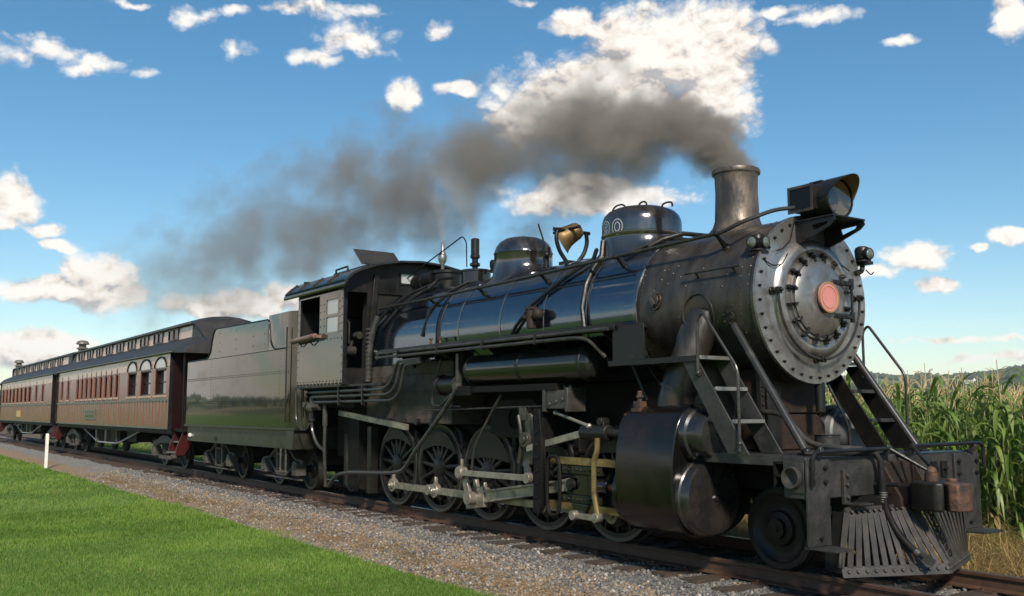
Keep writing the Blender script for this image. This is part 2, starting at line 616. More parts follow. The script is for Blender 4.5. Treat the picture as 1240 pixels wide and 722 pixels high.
PIPE = mat('grey_iron_pipe', (0.045, 0.043, 0.04), 0.36, 0.35, 1.5, (0.10, 0.088, 0.075), 6, 0.45, 0.75, rvar=0.12)
RAILM = mat('handrail_steel', (0.035, 0.034, 0.033), 0.34, 0.3, 1.5, (0.09, 0.08, 0.07), 9, 0.5, 0.8)
RUST = mat('rusted_casting', (0.085, 0.042, 0.026), 0.65, 0.2, 1.5, (0.20, 0.095, 0.05), 9, 0.42, 0.72, bump=0.4, bscale=50, col3=(0.03, 0.026, 0.024), scale3=6, lo3=0.45, hi3=0.7)
BEAM = mat('worn_pilot_beam', (0.024, 0.0245, 0.025), 0.42, 0.1, 1.45, (0.058, 0.055, 0.052), 5, 0.42, 0.75, rvar=0.16, bump=0.25, bscale=28, col3=(0.055, 0.036, 0.024), scale3=7, lo3=0.6, hi3=0.85)
SLATM = mat('pilot_slat_paint', (0.032, 0.031, 0.030), 0.50, 0.0, 1.45, (0.065, 0.057, 0.050), 6, 0.45, 0.75, rvar=0.12, bump=0.08, bscale=20)
FIREBOX = mat('ash_grey_firebox', (0.075, 0.064, 0.053), 0.7, 0, 1.45, (0.030, 0.024, 0.019), 4, 0.4, 0.65, bump=0.3, bscale=25, col3=(0.10, 0.06, 0.034), scale3=6, lo3=0.55, hi3=0.8)
COVERM = mat('polished_cover', (0.012, 0.0125, 0.013), 0.26, 0.0, 1.7, (0.026, 0.022, 0.019), 5, 0.4, 0.7, rvar=0.12)
VISORIN = mat('amber_visor_lining', (0.30, 0.17, 0.07), 0.45, 0.3, 1.5, (0.20, 0.11, 0.05), 6)
DRUST = mat('dark_shaded_rusty_casting', (0.022, 0.015, 0.011), 0.65, 0.1, 1.4, (0.050, 0.028, 0.017), 7, 0.45, 0.75, bump=0.3, bscale=40)  # darker copy of RUST; the front saddle box's shade is in this colour
WHEELM = mat('wheel_black', (0.005, 0.005, 0.0055), 0.42, 0, 1.35, (0.012, 0.0105, 0.0095), 6, 0.45, 0.75, rvar=0.1)
TYREM = mat('tyre_steel', (0.03, 0.029, 0.028), 0.38, 0.4, 1.5, (0.08, 0.07, 0.06), 6, 0.4, 0.7, rvar=0.1)
PINK = mat('faded_red_plate', (0.50, 0.185, 0.170), 0.5, 0, 1.45, (0.54, 0.22, 0.20), 8)
GOLD = mat('gilt_ring', (0.42, 0.24, 0.10), 0.45, 0.4, 1.5)
NUMERAL = mat('aged_white_numeral', (0.36, 0.37, 0.38), 0.4)
LITCOVER = mat('lit_cover', (0.20, 0.21, 0.215), 0.42, 0.3, 1.5, (0.13, 0.13, 0.13), 5)  # paler copy of the cover material, with light painted into its colour
WHITE = mat('white_paint', (0.72, 0.71, 0.67), 0.55, 0, 1.5, (0.52, 0.50, 0.45), 6, 0.5, 0.8, bump=0.1)
DARKHOLE = mat('cab_shade_black', (0.004, 0.004, 0.004), 0.9)  # near-black colour stands in for the shade inside the cab
AMBER = mat('amber_reflector', (0.85, 0.56, 0.22), 0.35, 0.35, 1.5)
CANVAS = mat('grey_armrest', (0.14, 0.075, 0.055), 0.8, 0, 1.5, (0.22, 0.16, 0.13), 9)
WOOD = mat('varnished_car_siding', (0.150, 0.058, 0.034), 0.24, 0, 1.75, (0.200, 0.084, 0.050), 1.6, 0.35, 0.7, stretch=(6, 6, 0.7), rvar=0.06)
WOODUP = mat('pinkish_letterboard', (0.42, 0.27, 0.205), 0.25, 0, 1.7, (0.48, 0.32, 0.25), 2, rvar=0.05)
MAROON = mat('maroon_paint', (0.048, 0.006, 0.005), 0.38, 0, 1.45, (0.032, 0.004, 0.004), 3, rvar=0.08)
DMAROON = mat('maroon_sash_and_shaded_end', (0.016, 0.0045, 0.0045), 0.36, 0, 1.35, (0.010, 0.003, 0.003), 4)  # maroon sash colour, darkened to hold shade of reveals and coach ends
ROOFM = mat('dark_car_roof', (0.026, 0.024, 0.024), 0.55, 0, 1.4, (0.045, 0.042, 0.041), 3, 0.4, 0.7, rvar=0.1)
CARGREY = mat('coach_trim', (0.10, 0.09, 0.08), 0.4, 0, 1.5, (0.15, 0.13, 0.11), 4)
OLIVE = mat('olive_frame', (0.017, 0.018, 0.013), 0.34, 0, 1.4, (0.032, 0.031, 0.024), 4, rvar=0.1)
TRUCKM = mat('dusty_truck_frame', (0.050, 0.046, 0.041), 0.6, 0, 1.5, (0.10, 0.088, 0.073), 6, 0.42, 0.7, bump=0.3)
TRUSS = mat('galvanised_truss_rod', (0.30, 0.31, 0.33), 0.45, 0.3)
PLATEY = mat('cream_nameplate', (0.50, 0.42, 0.18), 0.5)
TAR = mat('tarred_tie', (0.040, 0.030, 0.024), 0.8, 0, 1.5, (0.085, 0.055, 0.036), 5, 0.4, 0.7, stretch=(6, 1, 6), bump=0.8, bscale=30)
RAILSIDE = mat('rusty_rail', (0.060, 0.032, 0.022), 0.62, 0.1, 1.5, (0.095, 0.05, 0.032), 8, 0.4, 0.7, bump=0.2, bscale=60)
RAILTOP = mat('polished_rail_head', (0.34, 0.34, 0.34), 0.32, 0.85, 1.5, (0.16, 0.15, 0.14), 12, 0.45, 0.75)


def glass_mat(name, col, rough=0.03, ior=1.5, alpha=1.0, emis=None):
    m = bpy.data.materials.new(name)
    m.use_nodes = True
    b = m.node_tree.nodes['Principled BSDF']
    b.inputs['Base Color'].default_value = (*col, 1)
    b.inputs['Roughness'].default_value = rough
    b.inputs['IOR'].default_value = ior
    b.inputs['Alpha'].default_value = alpha
    return m


PANE = glass_mat('window_glass', (0.02, 0.022, 0.024), 0.02, 2.0)
AMBERLENS = glass_mat('amber_headlight_lens', (0.42, 0.25, 0.075), 0.04, 1.75)
LENS = glass_mat('lamp_lens', (0.10, 0.11, 0.10), 0.03, 1.8)
DARKPANE = glass_mat('dark_pane', (0.006, 0.006, 0.007), 0.12, 1.3)
WOODMID = mat('maroon_brown_panelling', (0.155, 0.060, 0.042), 0.26, 0, 1.6, (0.205, 0.085, 0.06), 2, stretch=(6, 6, 0.7), rvar=0.05)
SIGHT = glass_mat('pale_glass', (0.35, 0.36, 0.36), 0.08, 1.8)


def clear_glass(name):
    m = bpy.data.materials.new(name)
    m.use_nodes = True
    nt = m.node_tree
    nt.nodes.clear()
    out = nt.nodes.new('ShaderNodeOutputMaterial')
    g = nt.nodes.new('ShaderNodeBsdfGlossy')
    g.inputs['Roughness'].default_value = 0.02
    t = nt.nodes.new('ShaderNodeBsdfTransparent')
    fr = nt.nodes.new('ShaderNodeFresnel')
    fr.inputs['IOR'].default_value = 1.5
    ad = nt.nodes.new('ShaderNodeMath')
    ad.operation = 'ADD'
    ad.inputs[1].default_value = 0.10
    mx = nt.nodes.new('ShaderNodeMixShader')
    nt.links.new(fr.outputs[0], ad.inputs[0])
    nt.links.new(ad.outputs[0], mx.inputs[0])
    nt.links.new(t.outputs[0], mx.inputs[1])
    nt.links.new(g.outputs[0], mx.inputs[2])
    nt.links.new(mx.outputs[0], out.inputs['Surface'])
    return m


CLEAR = clear_glass('clear_lens_glass')
# ================================================================== SETTING
rng = random.Random(5)
nrng = np.random.default_rng(7)


def _val_noise(seed):
    g = np.random.default_rng(seed).random((64, 64))

    def f(x, y):
        xi, yi = np.floor(x).astype(int), np.floor(y).astype(int)
        fx, fy = x - xi, y - yi
        fx, fy = fx * fx * (3 - 2 * fx), fy * fy * (3 - 2 * fy)
        a, b = g[xi % 64, yi % 64], g[(xi + 1) % 64, yi % 64]
        c, d = g[xi % 64, (yi + 1) % 64], g[(xi + 1) % 64, (yi + 1) % 64]
        return (a * (1 - fx) + b * fx) * (1 - fy) + (c * (1 - fx) + d * fx) * fy
    return f


VN = _val_noise(3)


def fbm(x, y, o=4):
    s, a, t = 0, 0.5, 0
    for i in range(o):
        s = s + a * VN(x * 2 ** i + 17 * i, y * 2 ** i + 5 * i)
        t += a
        a *= 0.5
    return s / t


def ground_z(X, Y):
    X, Y = np.asarray(X, float), np.asarray(Y, float)
    z = np.interp(Y, [-60, -9, -5.5, -3.2, -2.7, -1.6, 1.6, 2.6, 4.2, 8, 60], [-0.7, -0.44, -0.40, -0.37, -0.44, -0.6, -0.6, -0.46, -0.36, -0.45, -0.8])
    r = np.hypot(X, Y)
    return z + (fbm(X * 0.4, Y * 0.4, 3) - 0.5) * 0.06 * np.clip((np.abs(Y) - 2.6) / 1.0, 0, 1) - 0.0


def build_ground():
    ax = np.concatenate([-np.geomspace(6000, 60, 26), np.linspace(-50, 20, 141), np.geomspace(30, 6000, 26)])
    ay = np.concatenate([-np.geomspace(6000, 32, 26), np.linspace(-30, 30, 151), np.geomspace(32, 6000, 26)])
    gx, gy = np.meshgrid(ax, ay, indexing='ij')
    gz = ground_z(gx, gy)
    v = np.stack([gx, gy, gz], -1).reshape(-1, 3)
    nx, ny = len(ax), len(ay)
    i, j = np.meshgrid(np.arange(nx - 1), np.arange(ny - 1), indexing='ij')
    a = (i * ny + j).ravel()
    f = np.stack([a, a + ny, a + ny + 1, a + 1], -1).ravel()
    m = bpy.data.materials.new('lawn_and_field')
    m.use_nodes = True
    nt = m.node_tree
    N, L = nt.nodes, nt.links
    b = N['Principled BSDF']
    b.inputs['Roughness'].default_value = 0.9
    g = N.new('ShaderNodeNewGeometry')
    sp = N.new('ShaderNodeSeparateXYZ')
    L.new(g.outputs['Position'], sp.inputs[0])
    n1 = N.new('ShaderNodeTexNoise')
    n1.inputs['Scale'].default_value = 0.9
    n1.inputs['Detail'].default_value = 6
    L.new(g.outputs['Position'], n1.inputs['Vector'])
    n2 = N.new('ShaderNodeTexNoise')
    n2.inputs['Scale'].default_value = 60
    n2.inputs['Detail'].default_value = 4
    L.new(g.outputs['Position'], n2.inputs['Vector'])

    def ramp(src, els):
        r = N.new('ShaderNodeValToRGB')
        L.new(src, r.inputs[0])
        r.color_ramp.elements[0].position, r.color_ramp.elements[0].color = els[0][0], (*els[0][1], 1)
        r.color_ramp.elements[1].position, r.color_ramp.elements[1].color = els[-1][0], (*els[-1][1], 1)
        for p, c in els[1:-1]:
            e = r.color_ramp.elements.new(p)
            e.color = (*c, 1)
        return r.outputs[0]
    lawn = ramp(n1.outputs['Fac'], [(0.3, (0.080, 0.155, 0.016)), (0.7, (0.125, 0.215, 0.028))])
    soil = ramp(n2.outputs['Fac'], [(0.3, (0.06, 0.042, 0.024)), (0.7, (0.13, 0.095, 0.05))])
    # soil under ballast and in the corn, turf elsewhere
    yy = N.new('ShaderNodeMath')
    yy.operation = 'MULTIPLY_ADD'
    L.new(n1.outputs['Fac'], yy.inputs[0])
    yy.inputs[1].default_value = 0.5
    L.new(sp.outputs[1], yy.inputs[2])
    mr_ = N.new('ShaderNodeMapRange')
    L.new(yy.outputs[0], mr_.inputs['Value'])
    mr_.inputs['From Min'].default_value = -2.78
    mr_.inputs['From Max'].default_value = -2.60
    mx = N.new('ShaderNodeMix')
    mx.data_type = 'RGBA'
    L.new(mr_.outputs[0], mx.inputs['Factor'])
    L.new(lawn, mx.inputs['A'])
    L.new(soil, mx.inputs['B'])
    mr2 = N.new('ShaderNodeMapRange')
    L.new(sp.outputs[1], mr2.inputs['Value'])
    mr2.inputs['From Min'].default_value = 70
    mr2.inputs['From Max'].default_value = 74
    far = ramp(n1.outputs['Fac'], [(0.3, (0.09, 0.12, 0.03)), (0.7, (0.16, 0.15, 0.05))])
    mx2 = N.new('ShaderNodeMix')
    mx2.data_type = 'RGBA'
    L.new(mr2.outputs[0], mx2.inputs['Factor'])
    L.new(mx.outputs['Result'], mx2.inputs['A'])
    L.new(far, mx2.inputs['B'])
    L.new(mx2.outputs['Result'], b.inputs['Base Color'])
    bp = N.new('ShaderNodeBump')
    bp.inputs['Strength'].default_value = 0.6
    bp.inputs['Distance'].default_value = 0.03
    L.new(n2.outputs['Fac'], bp.inputs['Height'])
    L.new(bp.outputs[0], b.inputs['Normal'])
    me = raw_mesh('ground', v, f, 4, m, smooth=True)
    o = bpy.data.objects.new('ground', me)
    COL.objects.link(o)
    tag(o, kind='structure')
    return o


build_ground()


def hill_h(azi, r):
    """height of the surrounding hills"""
    e = 0.013 + 0.005 * np.sin(azi * 3.0 + 0.6) + 0.024 * np.exp(-((azi - 1.98) / 0.16) ** 2) + 0.006 * np.exp(-((azi - 2.22) / 0.10) ** 2)
    u = np.cos(azi) * 6 + 20
    w = np.sin(azi) * 6 + 20
    e = e + (fbm(u * 4, w * 4, 4) - 0.5) * 0.012
    ridge = np.clip((r - 500) / 2000, 0, 1)
    s = ridge * ridge * (3 - 2 * ridge)
    und = (fbm(np.cos(azi) * r * 0.0022 + 40, np.sin(azi) * r * 0.0022 + 40, 4) - 0.5) * 24 * np.clip((r - 350) / 600, 0, 1) * (1 - 0.7 * s)
    near = 5 * np.clip((r - 400) / 700, 0, 1)
    back = np.clip(1 - np.clip((r - 2700) / 1500, 0, 1) ** 2, 0, 1)
    return (near + und + np.clip(e, 0.008, 1) * 2500 * s) * back - 1.2


def build_hills():
    na, nr = 360, 44
    azs = np.linspace(-math.pi, math.pi, na + 1)
    rs = np.concatenate([np.linspace(300, 2600, 34), np.linspace(2700, 4200, 10)])
    A, Rr = np.meshgrid(azs, rs, indexing='ij')
    Z = hill_h(A, Rr)
    v = np.stack([np.cos(A) * Rr, np.sin(A) * Rr, Z], -1).reshape(-1, 3)
    i, j = np.meshgrid(np.arange(na), np.arange(len(rs) - 1), indexing='ij')
    n = len(rs)
    a = (i * n + j).ravel()
    f = np.stack([a, a + 1, a + n + 1, a + n], -1).ravel()
    m = bpy.data.materials.new('farmed_hillside')
    m.use_nodes = True
    nt = m.node_tree
    N, L = nt.nodes, nt.links
    b = N['Principled BSDF']
    b.inputs['Roughness'].default_value = 0.95
    g = N.new('ShaderNodeNewGeometry')
    vor = N.new('ShaderNodeTexVoronoi')
    vor.inputs['Scale'].default_value = 0.0048
    L.new(g.outputs['Position'], vor.inputs['Vector'])
    sc = N.new('ShaderNodeSeparateColor')
    L.new(vor.outputs['Color'], sc.inputs[0])
    r = N.new('ShaderNodeValToRGB')
    r.color_ramp.interpolation = 'CONSTANT'
    L.new(sc.outputs[0], r.inputs[0])
    els = [(0.0, (0.05, 0.075, 0.022)), (0.3, (0.13, 0.14, 0.045)), (0.5, (0.27, 0.22, 0.11)), (0.68, (0.07, 0.10, 0.03)), (0.85, (0.20, 0.19, 0.08))]
    r.color_ramp.elements[0].color = (*els[0][1], 1)
    r.color_ramp.elements[1].position = els[1][0]
    r.color_ramp.elements[1].color = (*els[1][1], 1)
    for p, c in els[2:]:
        e = r.color_ramp.elements.new(p)
        e.color = (*c, 1)
    L.new(r.outputs[0], b.inputs['Base Color'])
    me = raw_mesh('hills', v, f, 4, m, smooth=True)
    o = bpy.data.objects.new('hills', me)
    COL.objects.link(o)
    tag(o, kind='structure')


build_hills()


def leafy(name, col, col2, scale=8, transl=0.25, rough=0.6):
    return mat(name, col, rough, 0, 1.45, col2, scale, 0.35, 0.7, transl=transl)


WOODLAND = mat('woodland_leaf', (0.022, 0.042, 0.014), 0.8, 0, 1.4, (0.055, 0.080, 0.022), 0.03, 0.35, 0.7)


def build_woods():
    t = (1 + 5 ** 0.5) / 2
    iv = np.array([(-1, t, 0), (1, t, 0), (-1, -t, 0), (1, -t, 0), (0, -1, t), (0, 1, t), (0, -1, -t), (0, 1, -t), (t, 0, -1), (t, 0, 1), (-t, 0, -1), (-t, 0, 1)], float)
    iv /= np.linalg.norm(iv[0])
    it = np.array([(0, 11, 5), (0, 5, 1), (0, 1, 7), (0, 7, 10), (0, 10, 11), (1, 5, 9), (5, 11, 4), (11, 10, 2), (10, 7, 6), (7, 1, 8), (3, 9, 4), (3, 4, 2), (3, 2, 6), (3, 6, 8), (3, 8, 9), (4, 9, 5), (2, 4, 11), (6, 2, 10), (8, 6, 7), (9, 8, 1)])
    V, F = [], []
    n = 0
    pts = []
    for k in range(42000):
        a = nrng.uniform(1.75, 3.14) if k % 3 else nrng.uniform(-3.14, 1.75)
        r = nrng.uniform(600, 2650) if k % 2 else nrng.uniform(2000, 2650)
        x, y = math.cos(a) * r, math.sin(a) * r
        q = float(fbm(np.array(x * 0.004 + 60), np.array(y * 0.004 + 60), 3))
        thr = 0.60 if r < 1950 else 0.38
        if q < thr:
            continue
        pts.append((x, y, a, r))
    for (x, y, a, r) in pts:
        h = float(hill_h(np.array(a), np.array(r)))
        s = nrng.uniform(3.5, 7.5)
        sc = np.array([s, s, s * nrng.uniform(0.8, 1.2)]) * (1 + nrng.uniform(-0.42, 0.42, (12, 1)))
        V.append(iv * sc + (x, y, h + s * 0.6))
        F.append(it + n)
        n += 12
    me = raw_mesh('woodland', np.concatenate(V), np.concatenate(F).ravel(), 3, WOODLAND, smooth=False)
    o = bpy.data.objects.new('woodland', me)
    COL.objects.link(o)
    tag(o, 'dark green woods covering the distant hills behind the corn', 'woodland', kind='stuff')


build_woods()


def farmhouse(a, r, w, label):
    x, y = math.cos(a) * r, math.sin(a) * r
    z = float(hill_h(np.array(a), np.array(r)))
    o = root('farm_building', (x, y, z), label, 'barn', 'farm buildings on the far hillside')
    b = MB()
    b.bx(x - w / 2, x + w / 2, y - w * 0.3, y + w * 0.3, z - 3, z + w * 0.45)
    b.prism([(y - w * 0.3, z + w * 0.45), (y + w * 0.3, z + w * 0.45), (y, z + w * 0.68)], 'x', x - w / 2 + 0.05, x + w / 2 - 0.05)
    b.build('wall', WHITE, o)
    f = MB()
    for s in (-1, 1):
        f.bar((x - w / 2 - 0.5, y + s * w * 0.16, z + w * 0.585), (x + w / 2 + 0.5, y + s * w * 0.16, z + w * 0.585), w * 0.40, 0.4, up=(0, s * 0.61, 0.79))
    f.build('roof', ROOFM, o)
    for s in (-0.28, 0.0, 0.28):
        d = MB()
        d.bx(x + s * w - 0.7, x + s * w + 0.7, y - w * 0.3 - 0.15, y - w * 0.3 + 0.05, z + w * 0.12, z + w * 0.26)
        d.build('window', PANE, o)


farmhouse(2.098, 1500, 13, 'white barn showing on the hillside just above the corn tassels')

# ------------------------------------------------------------------ track
XA, XB = -190.0, 26.0


def ballast_z(Y):
    return np.interp(Y, [-3.05, -2.6, -2.0, -1.45, -0.9, 0, 0.9, 1.45, 2.0, 2.7], [-0.44, -0.345, -0.275, -0.21, -0.20, -0.205, -0.20, -0.21, -0.29, -0.47])


def build_track():
    ax = np.concatenate([-np.geomspace(190, 24, 60), np.linspace(-23.8, 6, 300), np.linspace(6.5, 26, 20)])
    ay = np.linspace(-3.05, 2.7, 66)
    gx, gy = np.meshgrid(ax, ay, indexing='ij')
    gz = ballast_z(gy) + (fbm(gx * 3, gy * 3, 3) - 0.5) * 0.035 + nrng.uniform(-0.006, 0.006, gx.shape)
    v = np.stack([gx, gy, gz], -1).reshape(-1, 3)
    ny = len(ay)
    i, j = np.meshgrid(np.arange(len(ax) - 1), np.arange(ny - 1), indexing='ij')
    a = (i * ny + j).ravel()
    f = np.stack([a, a + ny, a + ny + 1, a + 1], -1).ravel()
    m = bpy.data.materials.new('crushed_stone_ballast')
    m.use_nodes = True
    nt = m.node_tree
    N, L = nt.nodes, nt.links
    b = N['Principled BSDF']
    b.inputs['Roughness'].default_value = 0.95
    g = N.new('ShaderNodeNewGeometry')
    sp = N.new('ShaderNodeSeparateXYZ')
    L.new(g.outputs['Position'], sp.inputs[0])
    vo = N.new('ShaderNodeTexVoronoi')
    vo.inputs['Scale'].default_value = 26
    L.new(g.outputs['Position'], vo.inputs['Vector'])
    sc = N.new('ShaderNodeSeparateColor')
    L.new(vo.outputs['Color'], sc.inputs[0])
    r = N.new('ShaderNodeValToRGB')
    L.new(sc.outputs[0], r.inputs[0])
    r.color_ramp.elements[0].color = (0.09, 0.088, 0.085, 1)
    r.color_ramp.elements[1].color = (0.31, 0.29, 0.265, 1)
    n1 = N.new('ShaderNodeTexNoise')
    n1.inputs['Scale'].default_value = 1.6
    n1.inputs['Detail'].default_value = 7
    L.new(g.outputs['Position'], n1.inputs['Vector'])
    # a strip of dirt and dead straw lies along the outer shoulder
    ad = N.new('ShaderNodeMath')
    ad.operation = 'MULTIPLY_ADD'
    L.new(n1.outputs['Fac'], ad.inputs[0])
    ad.inputs[1].default_value = 1.5
    L.new(sp.outputs[1], ad.inputs[2])
    rr = N.new('ShaderNodeValToRGB')
    mrn = N.new('ShaderNodeMapRange')
    L.new(ad.outputs[0], mrn.inputs['Value'])
    mrn.inputs['From Min'].default_value = -2.3
    mrn.inputs['From Max'].default_value = -0.9
    L.new(mrn.outputs[0], rr.inputs[0])
    rr.color_ramp.elements[0].position = 0.15
    rr.color_ramp.elements[0].color = (0.55, 0.55, 0.55, 1)
    rr.color_ramp.elements[1].position = 0.75
    rr.color_ramp.elements[1].color = (0, 0, 0, 1)
    e = rr.color_ramp.elements.new(0.4)
    e.color = (0.9, 0.9, 0.9, 1)
    mx = N.new('ShaderNodeMix')
    mx.data_type = 'RGBA'
    L.new(rr.outputs[0], mx.inputs['Factor'])
    L.new(r.outputs[0], mx.inputs['A'])
    mx.inputs['B'].default_value = (0.26, 0.165, 0.085, 1)
    L.new(mx.outputs['Result'], b.inputs['Base Color'])
    bp = N.new('ShaderNodeBump')
    bp.inputs['Strength'].default_value = 1.0
    bp.inputs['Distance'].default_value = 0.03
    L.new(vo.outputs['Distance'], bp.inputs['Height'])
    bp.invert = True
    L.new(bp.outputs[0], b.inputs['Normal'])
    me = raw_mesh('railway_track', v, f, 4, m, smooth=False)
    o = bpy.data.objects.new('railway_track', me)
    COL.objects.link(o)
    tag(o, kind='structure')
    # rails
    prof = [(-0.070, -0.172), (0.070, -0.172), (0.070, -0.160), (0.012, -0.140), (0.010, -0.048), (0.034, -0.040), (0.036, -0.012), (0.028, -0.001), (-0.028, -0.001), (-0.036, -0.012), (-0.034, -0.040), (-0.010, -0.048), (-0.012, -0.140), (-0.070, -0.160)]
    for s in (-1, 1):
        rb = MB()
        yc = s * 0.755
        n = len(prof)
        vs = [(XA, yc + p[0], p[1]) for p in prof] + [(XB, yc + p[0], p[1]) for p in prof]
        rb.add(vs, [(k, (k + 1) % n, n + (k + 1) % n, n + k) for k in range(n)])
        rb.mi = [1 if k == 7 else 0 for k in range(n)]
        rb.build('rail', [RAILSIDE, RAILTOP], o, smooth=0)
        for xj in (3.4, -8.5, -20.4, -32.3):
            jb = MB()
            for q in (-1, 1):
                jb.bar((xj - 0.42, yc + q * 0.022, -0.095), (xj + 0.42, yc + q * 0.022, -0.095), 0.022, 0.085)
                for k in range(4):
                    jb.bolt((xj - 0.3 + 0.2 * k, yc + q * 0.034, -0.095), (0, q, 0), 0.018, 0.02)
            jb.build('joint_bar', RAILSIDE, o, bev=0.004)
    # ties
    shapes = []
    for k in range(5):
        tb = MB()
        n = 10
        vs, fs = [], []
        for i in range(n + 1):
            y = -1.36 + 2.72 * i / n
            for (dx, dz) in ((-0.115, -0.2), (0.115, -0.2), (0.115, 0.0), (-0.115, 0.0)):
                vs.append((dx + rng.uniform(-0.008, 0.008), y + (rng.uniform(-0.03, 0.03) if i in (0, n) else 0), dz + (rng.uniform(-0.014, 0.004) if dz == 0 else 0)))
        for i in range(n):
            for q in range(4):
                fs.append((i * 4 + q, i * 4 + (q + 1) % 4, i * 4 + 4 + (q + 1) % 4, i * 4 + 4 + q))
        fs += [(3, 2, 1, 0), (n * 4, n * 4 + 1, n * 4 + 2, n * 4 + 3)]
        tb.add(vs, fs)
        shapes.append(tb.mesh('tie', TAR, smooth=0))
    x = 5.6
    plates = MB()
    while x > -70:
        t = bpy.data.objects.new('tie', shapes[rng.randrange(5)])
        COL.objects.link(t)
        t.parent = o
        t.location = (x + rng.uniform(-0.04, 0.04), rng.uniform(-0.08, 0.08), -0.168 + rng.uniform(-0.012, 0.006))
        t.rotation_euler = (0, rng.uniform(-0.02, 0.02), rng.uniform(-0.03, 0.03))
        if x > -24:
            for s in (-1, 1):
                plates.bx(x - 0.09, x + 0.09, s * 0.755 - 0.15, s * 0.755 + 0.15, -0.188, -0.166)
                for q in (-1, 1):
                    plates.box((x + q * 0.05, s * 0.755 + q * 0.085, -0.155), (0.03, 0.04, 0.03))
        x -= 0.53
    plates.build('tie_plate_row', RAILSIDE, o, smooth=0, kind='stuff')
    return o


TRACK = build_track()


# ------------------------------------------------------------------ loose stone, turf, straw
def scatter_stones():
    protos = []
    for k in range(6):
        v = np.array([(math.cos(t) * s, math.sin(t) * s, z) for z, s, ph in ((-0.5, 0.7, 0.2), (0.35, 0.85, 0.7)) for t in [ph + i * 2 * math.pi / 5 for i in range(5)]] + [(0, 0, 0.85)])
        v = v * (1 + nrng.uniform(-0.3, 0.3, v.shape))
        protos.append(v)
    f = [(0, 1, 6), (0, 6, 5), (1, 2, 7), (1, 7, 6), (2, 3, 8), (2, 8, 7), (3, 4, 9), (3, 9, 8), (4, 0, 5), (4, 5, 9), (5, 6, 10), (6, 7, 10), (7, 8, 10), (8, 9, 10), (9, 5, 10)]
    f = np.array(f)
    V, F, MI = [], [], []
    n = 0
    cnt = 62000
    X = np.where(nrng.random(cnt) < 0.8, nrng.uniform(-14, 4.5, cnt), nrng.uniform(-26, -14, cnt))
    Y = np.where(nrng.random(cnt) < 0.84, nrng.uniform(-3.0, -0.9, cnt), nrng.uniform(-0.9, 2.3, cnt))
    q = fbm(X * 1.3 + 9, Y * 1.3 + 9, 4)
    dirt = np.exp(-((Y + 2.45 + (q - 0.5) * 1.2) / 0.28) ** 2)
    on_tie = (np.abs(((5.6 - X) + 0.265) % 0.53 - 0.265) < 0.125) & (np.abs(Y) < 1.40)
    keep = (nrng.random(cnt) > dirt * 0.8) & ((~on_tie) | (nrng.random(cnt) < 0.12))
    X, Y = X[keep], Y[keep]
    Z = ballast_z(Y)
    fresh = np.abs(Y) < 1.75 + 0.25 * (fbm(X * 1.1, Y * 0 + 2, 2) - 0.5)
    for x, y, z, fr_ in zip(X, Y, Z, fresh):
        s = 0.010 + 0.024 * nrng.random() ** 2.0
        p = protos[nrng.integers(6)] * s
        a = nrng.uniform(0, 6.28)
        c, d = math.cos(a), math.sin(a)
        tl = nrng.uniform(-0.7, 0.7)
        pz = p[:, 2] * math.cos(tl) + p[:, 0] * math.sin(tl)
        px = p[:, 0] * math.cos(tl) - p[:, 2] * math.sin(tl)
        V.append(np.stack([px * c - p[:, 1] * d + x, px * d + p[:, 1] * c + y, pz * 0.8 + z + s * 0.25], -1))
        F.append(f + n)
        MI.append(np.full(15, nrng.choice(5, p=[0.38, 0.12, 0.40, 0.07, 0.03] if fr_ else [0.24, 0.20, 0.12, 0.38, 0.06])))
        n += 11
    cols = [(0.145, 0.138, 0.130), (0.24, 0.22, 0.195), (0.088, 0.087, 0.088), (0.26, 0.185, 0.115), (0.38, 0.35, 0.31)]
    ms = [mat('ballast_stone', c, 0.9, 0, 1.45, tuple(x * 0.7 for x in c), 20) for c in cols]
    me = raw_mesh('ballast_stones', np.concatenate(V), np.concatenate(F).ravel(), 3, ms, np.concatenate(MI))
    o = bpy.data.objects.new('ballast_stones', me)
    COL.objects.link(o)
    tag(o, 'loose grey crushed stone along the track bed', 'ballast', kind='stuff')


scatter_stones()


def blades(name, X, Y, Z, H, W, lean, mats, mi, label, cat, seg=2, curl=0.5):
    """bent tapering blades as one mesh"""
    n = len(X)
    a = nrng.uniform(0, 2 * np.pi, n)
    dx, dy = np.cos(a), np.sin(a)
    sx, sy = -dy, dx
    rows = []
    for k in range(seg + 1):
        t = k / seg
        w = W * (1 - t) * 0.5 + W * 0.04
        off = lean * H * (t ** 1.6)
        zz = Z + H * (t - curl * lean * t * t)
        for s in (-1, 1):
            rows.append(np.stack([X + dx * off + s * sx * w, Y + dy * off + s * sy * w, zz], -1))
    V = np.stack(rows, 1).reshape(-1, 3)
    m = 2 * (seg + 1)
    base = np.arange(n)[:, None] * m
    fs = [base + np.array([2 * k, 2 * k + 1, 2 * k + 3, 2 * k + 2]) for k in range(seg)]
    F = np.stack(fs, 1).reshape(-1)
    MI = np.repeat(mi, seg)
    me = raw_mesh(name, V, F, 4, mats, MI)
    o = bpy.data.objects.new(name, me)
    COL.objects.link(o)
    tag(o, label, cat, kind='stuff')
    return o


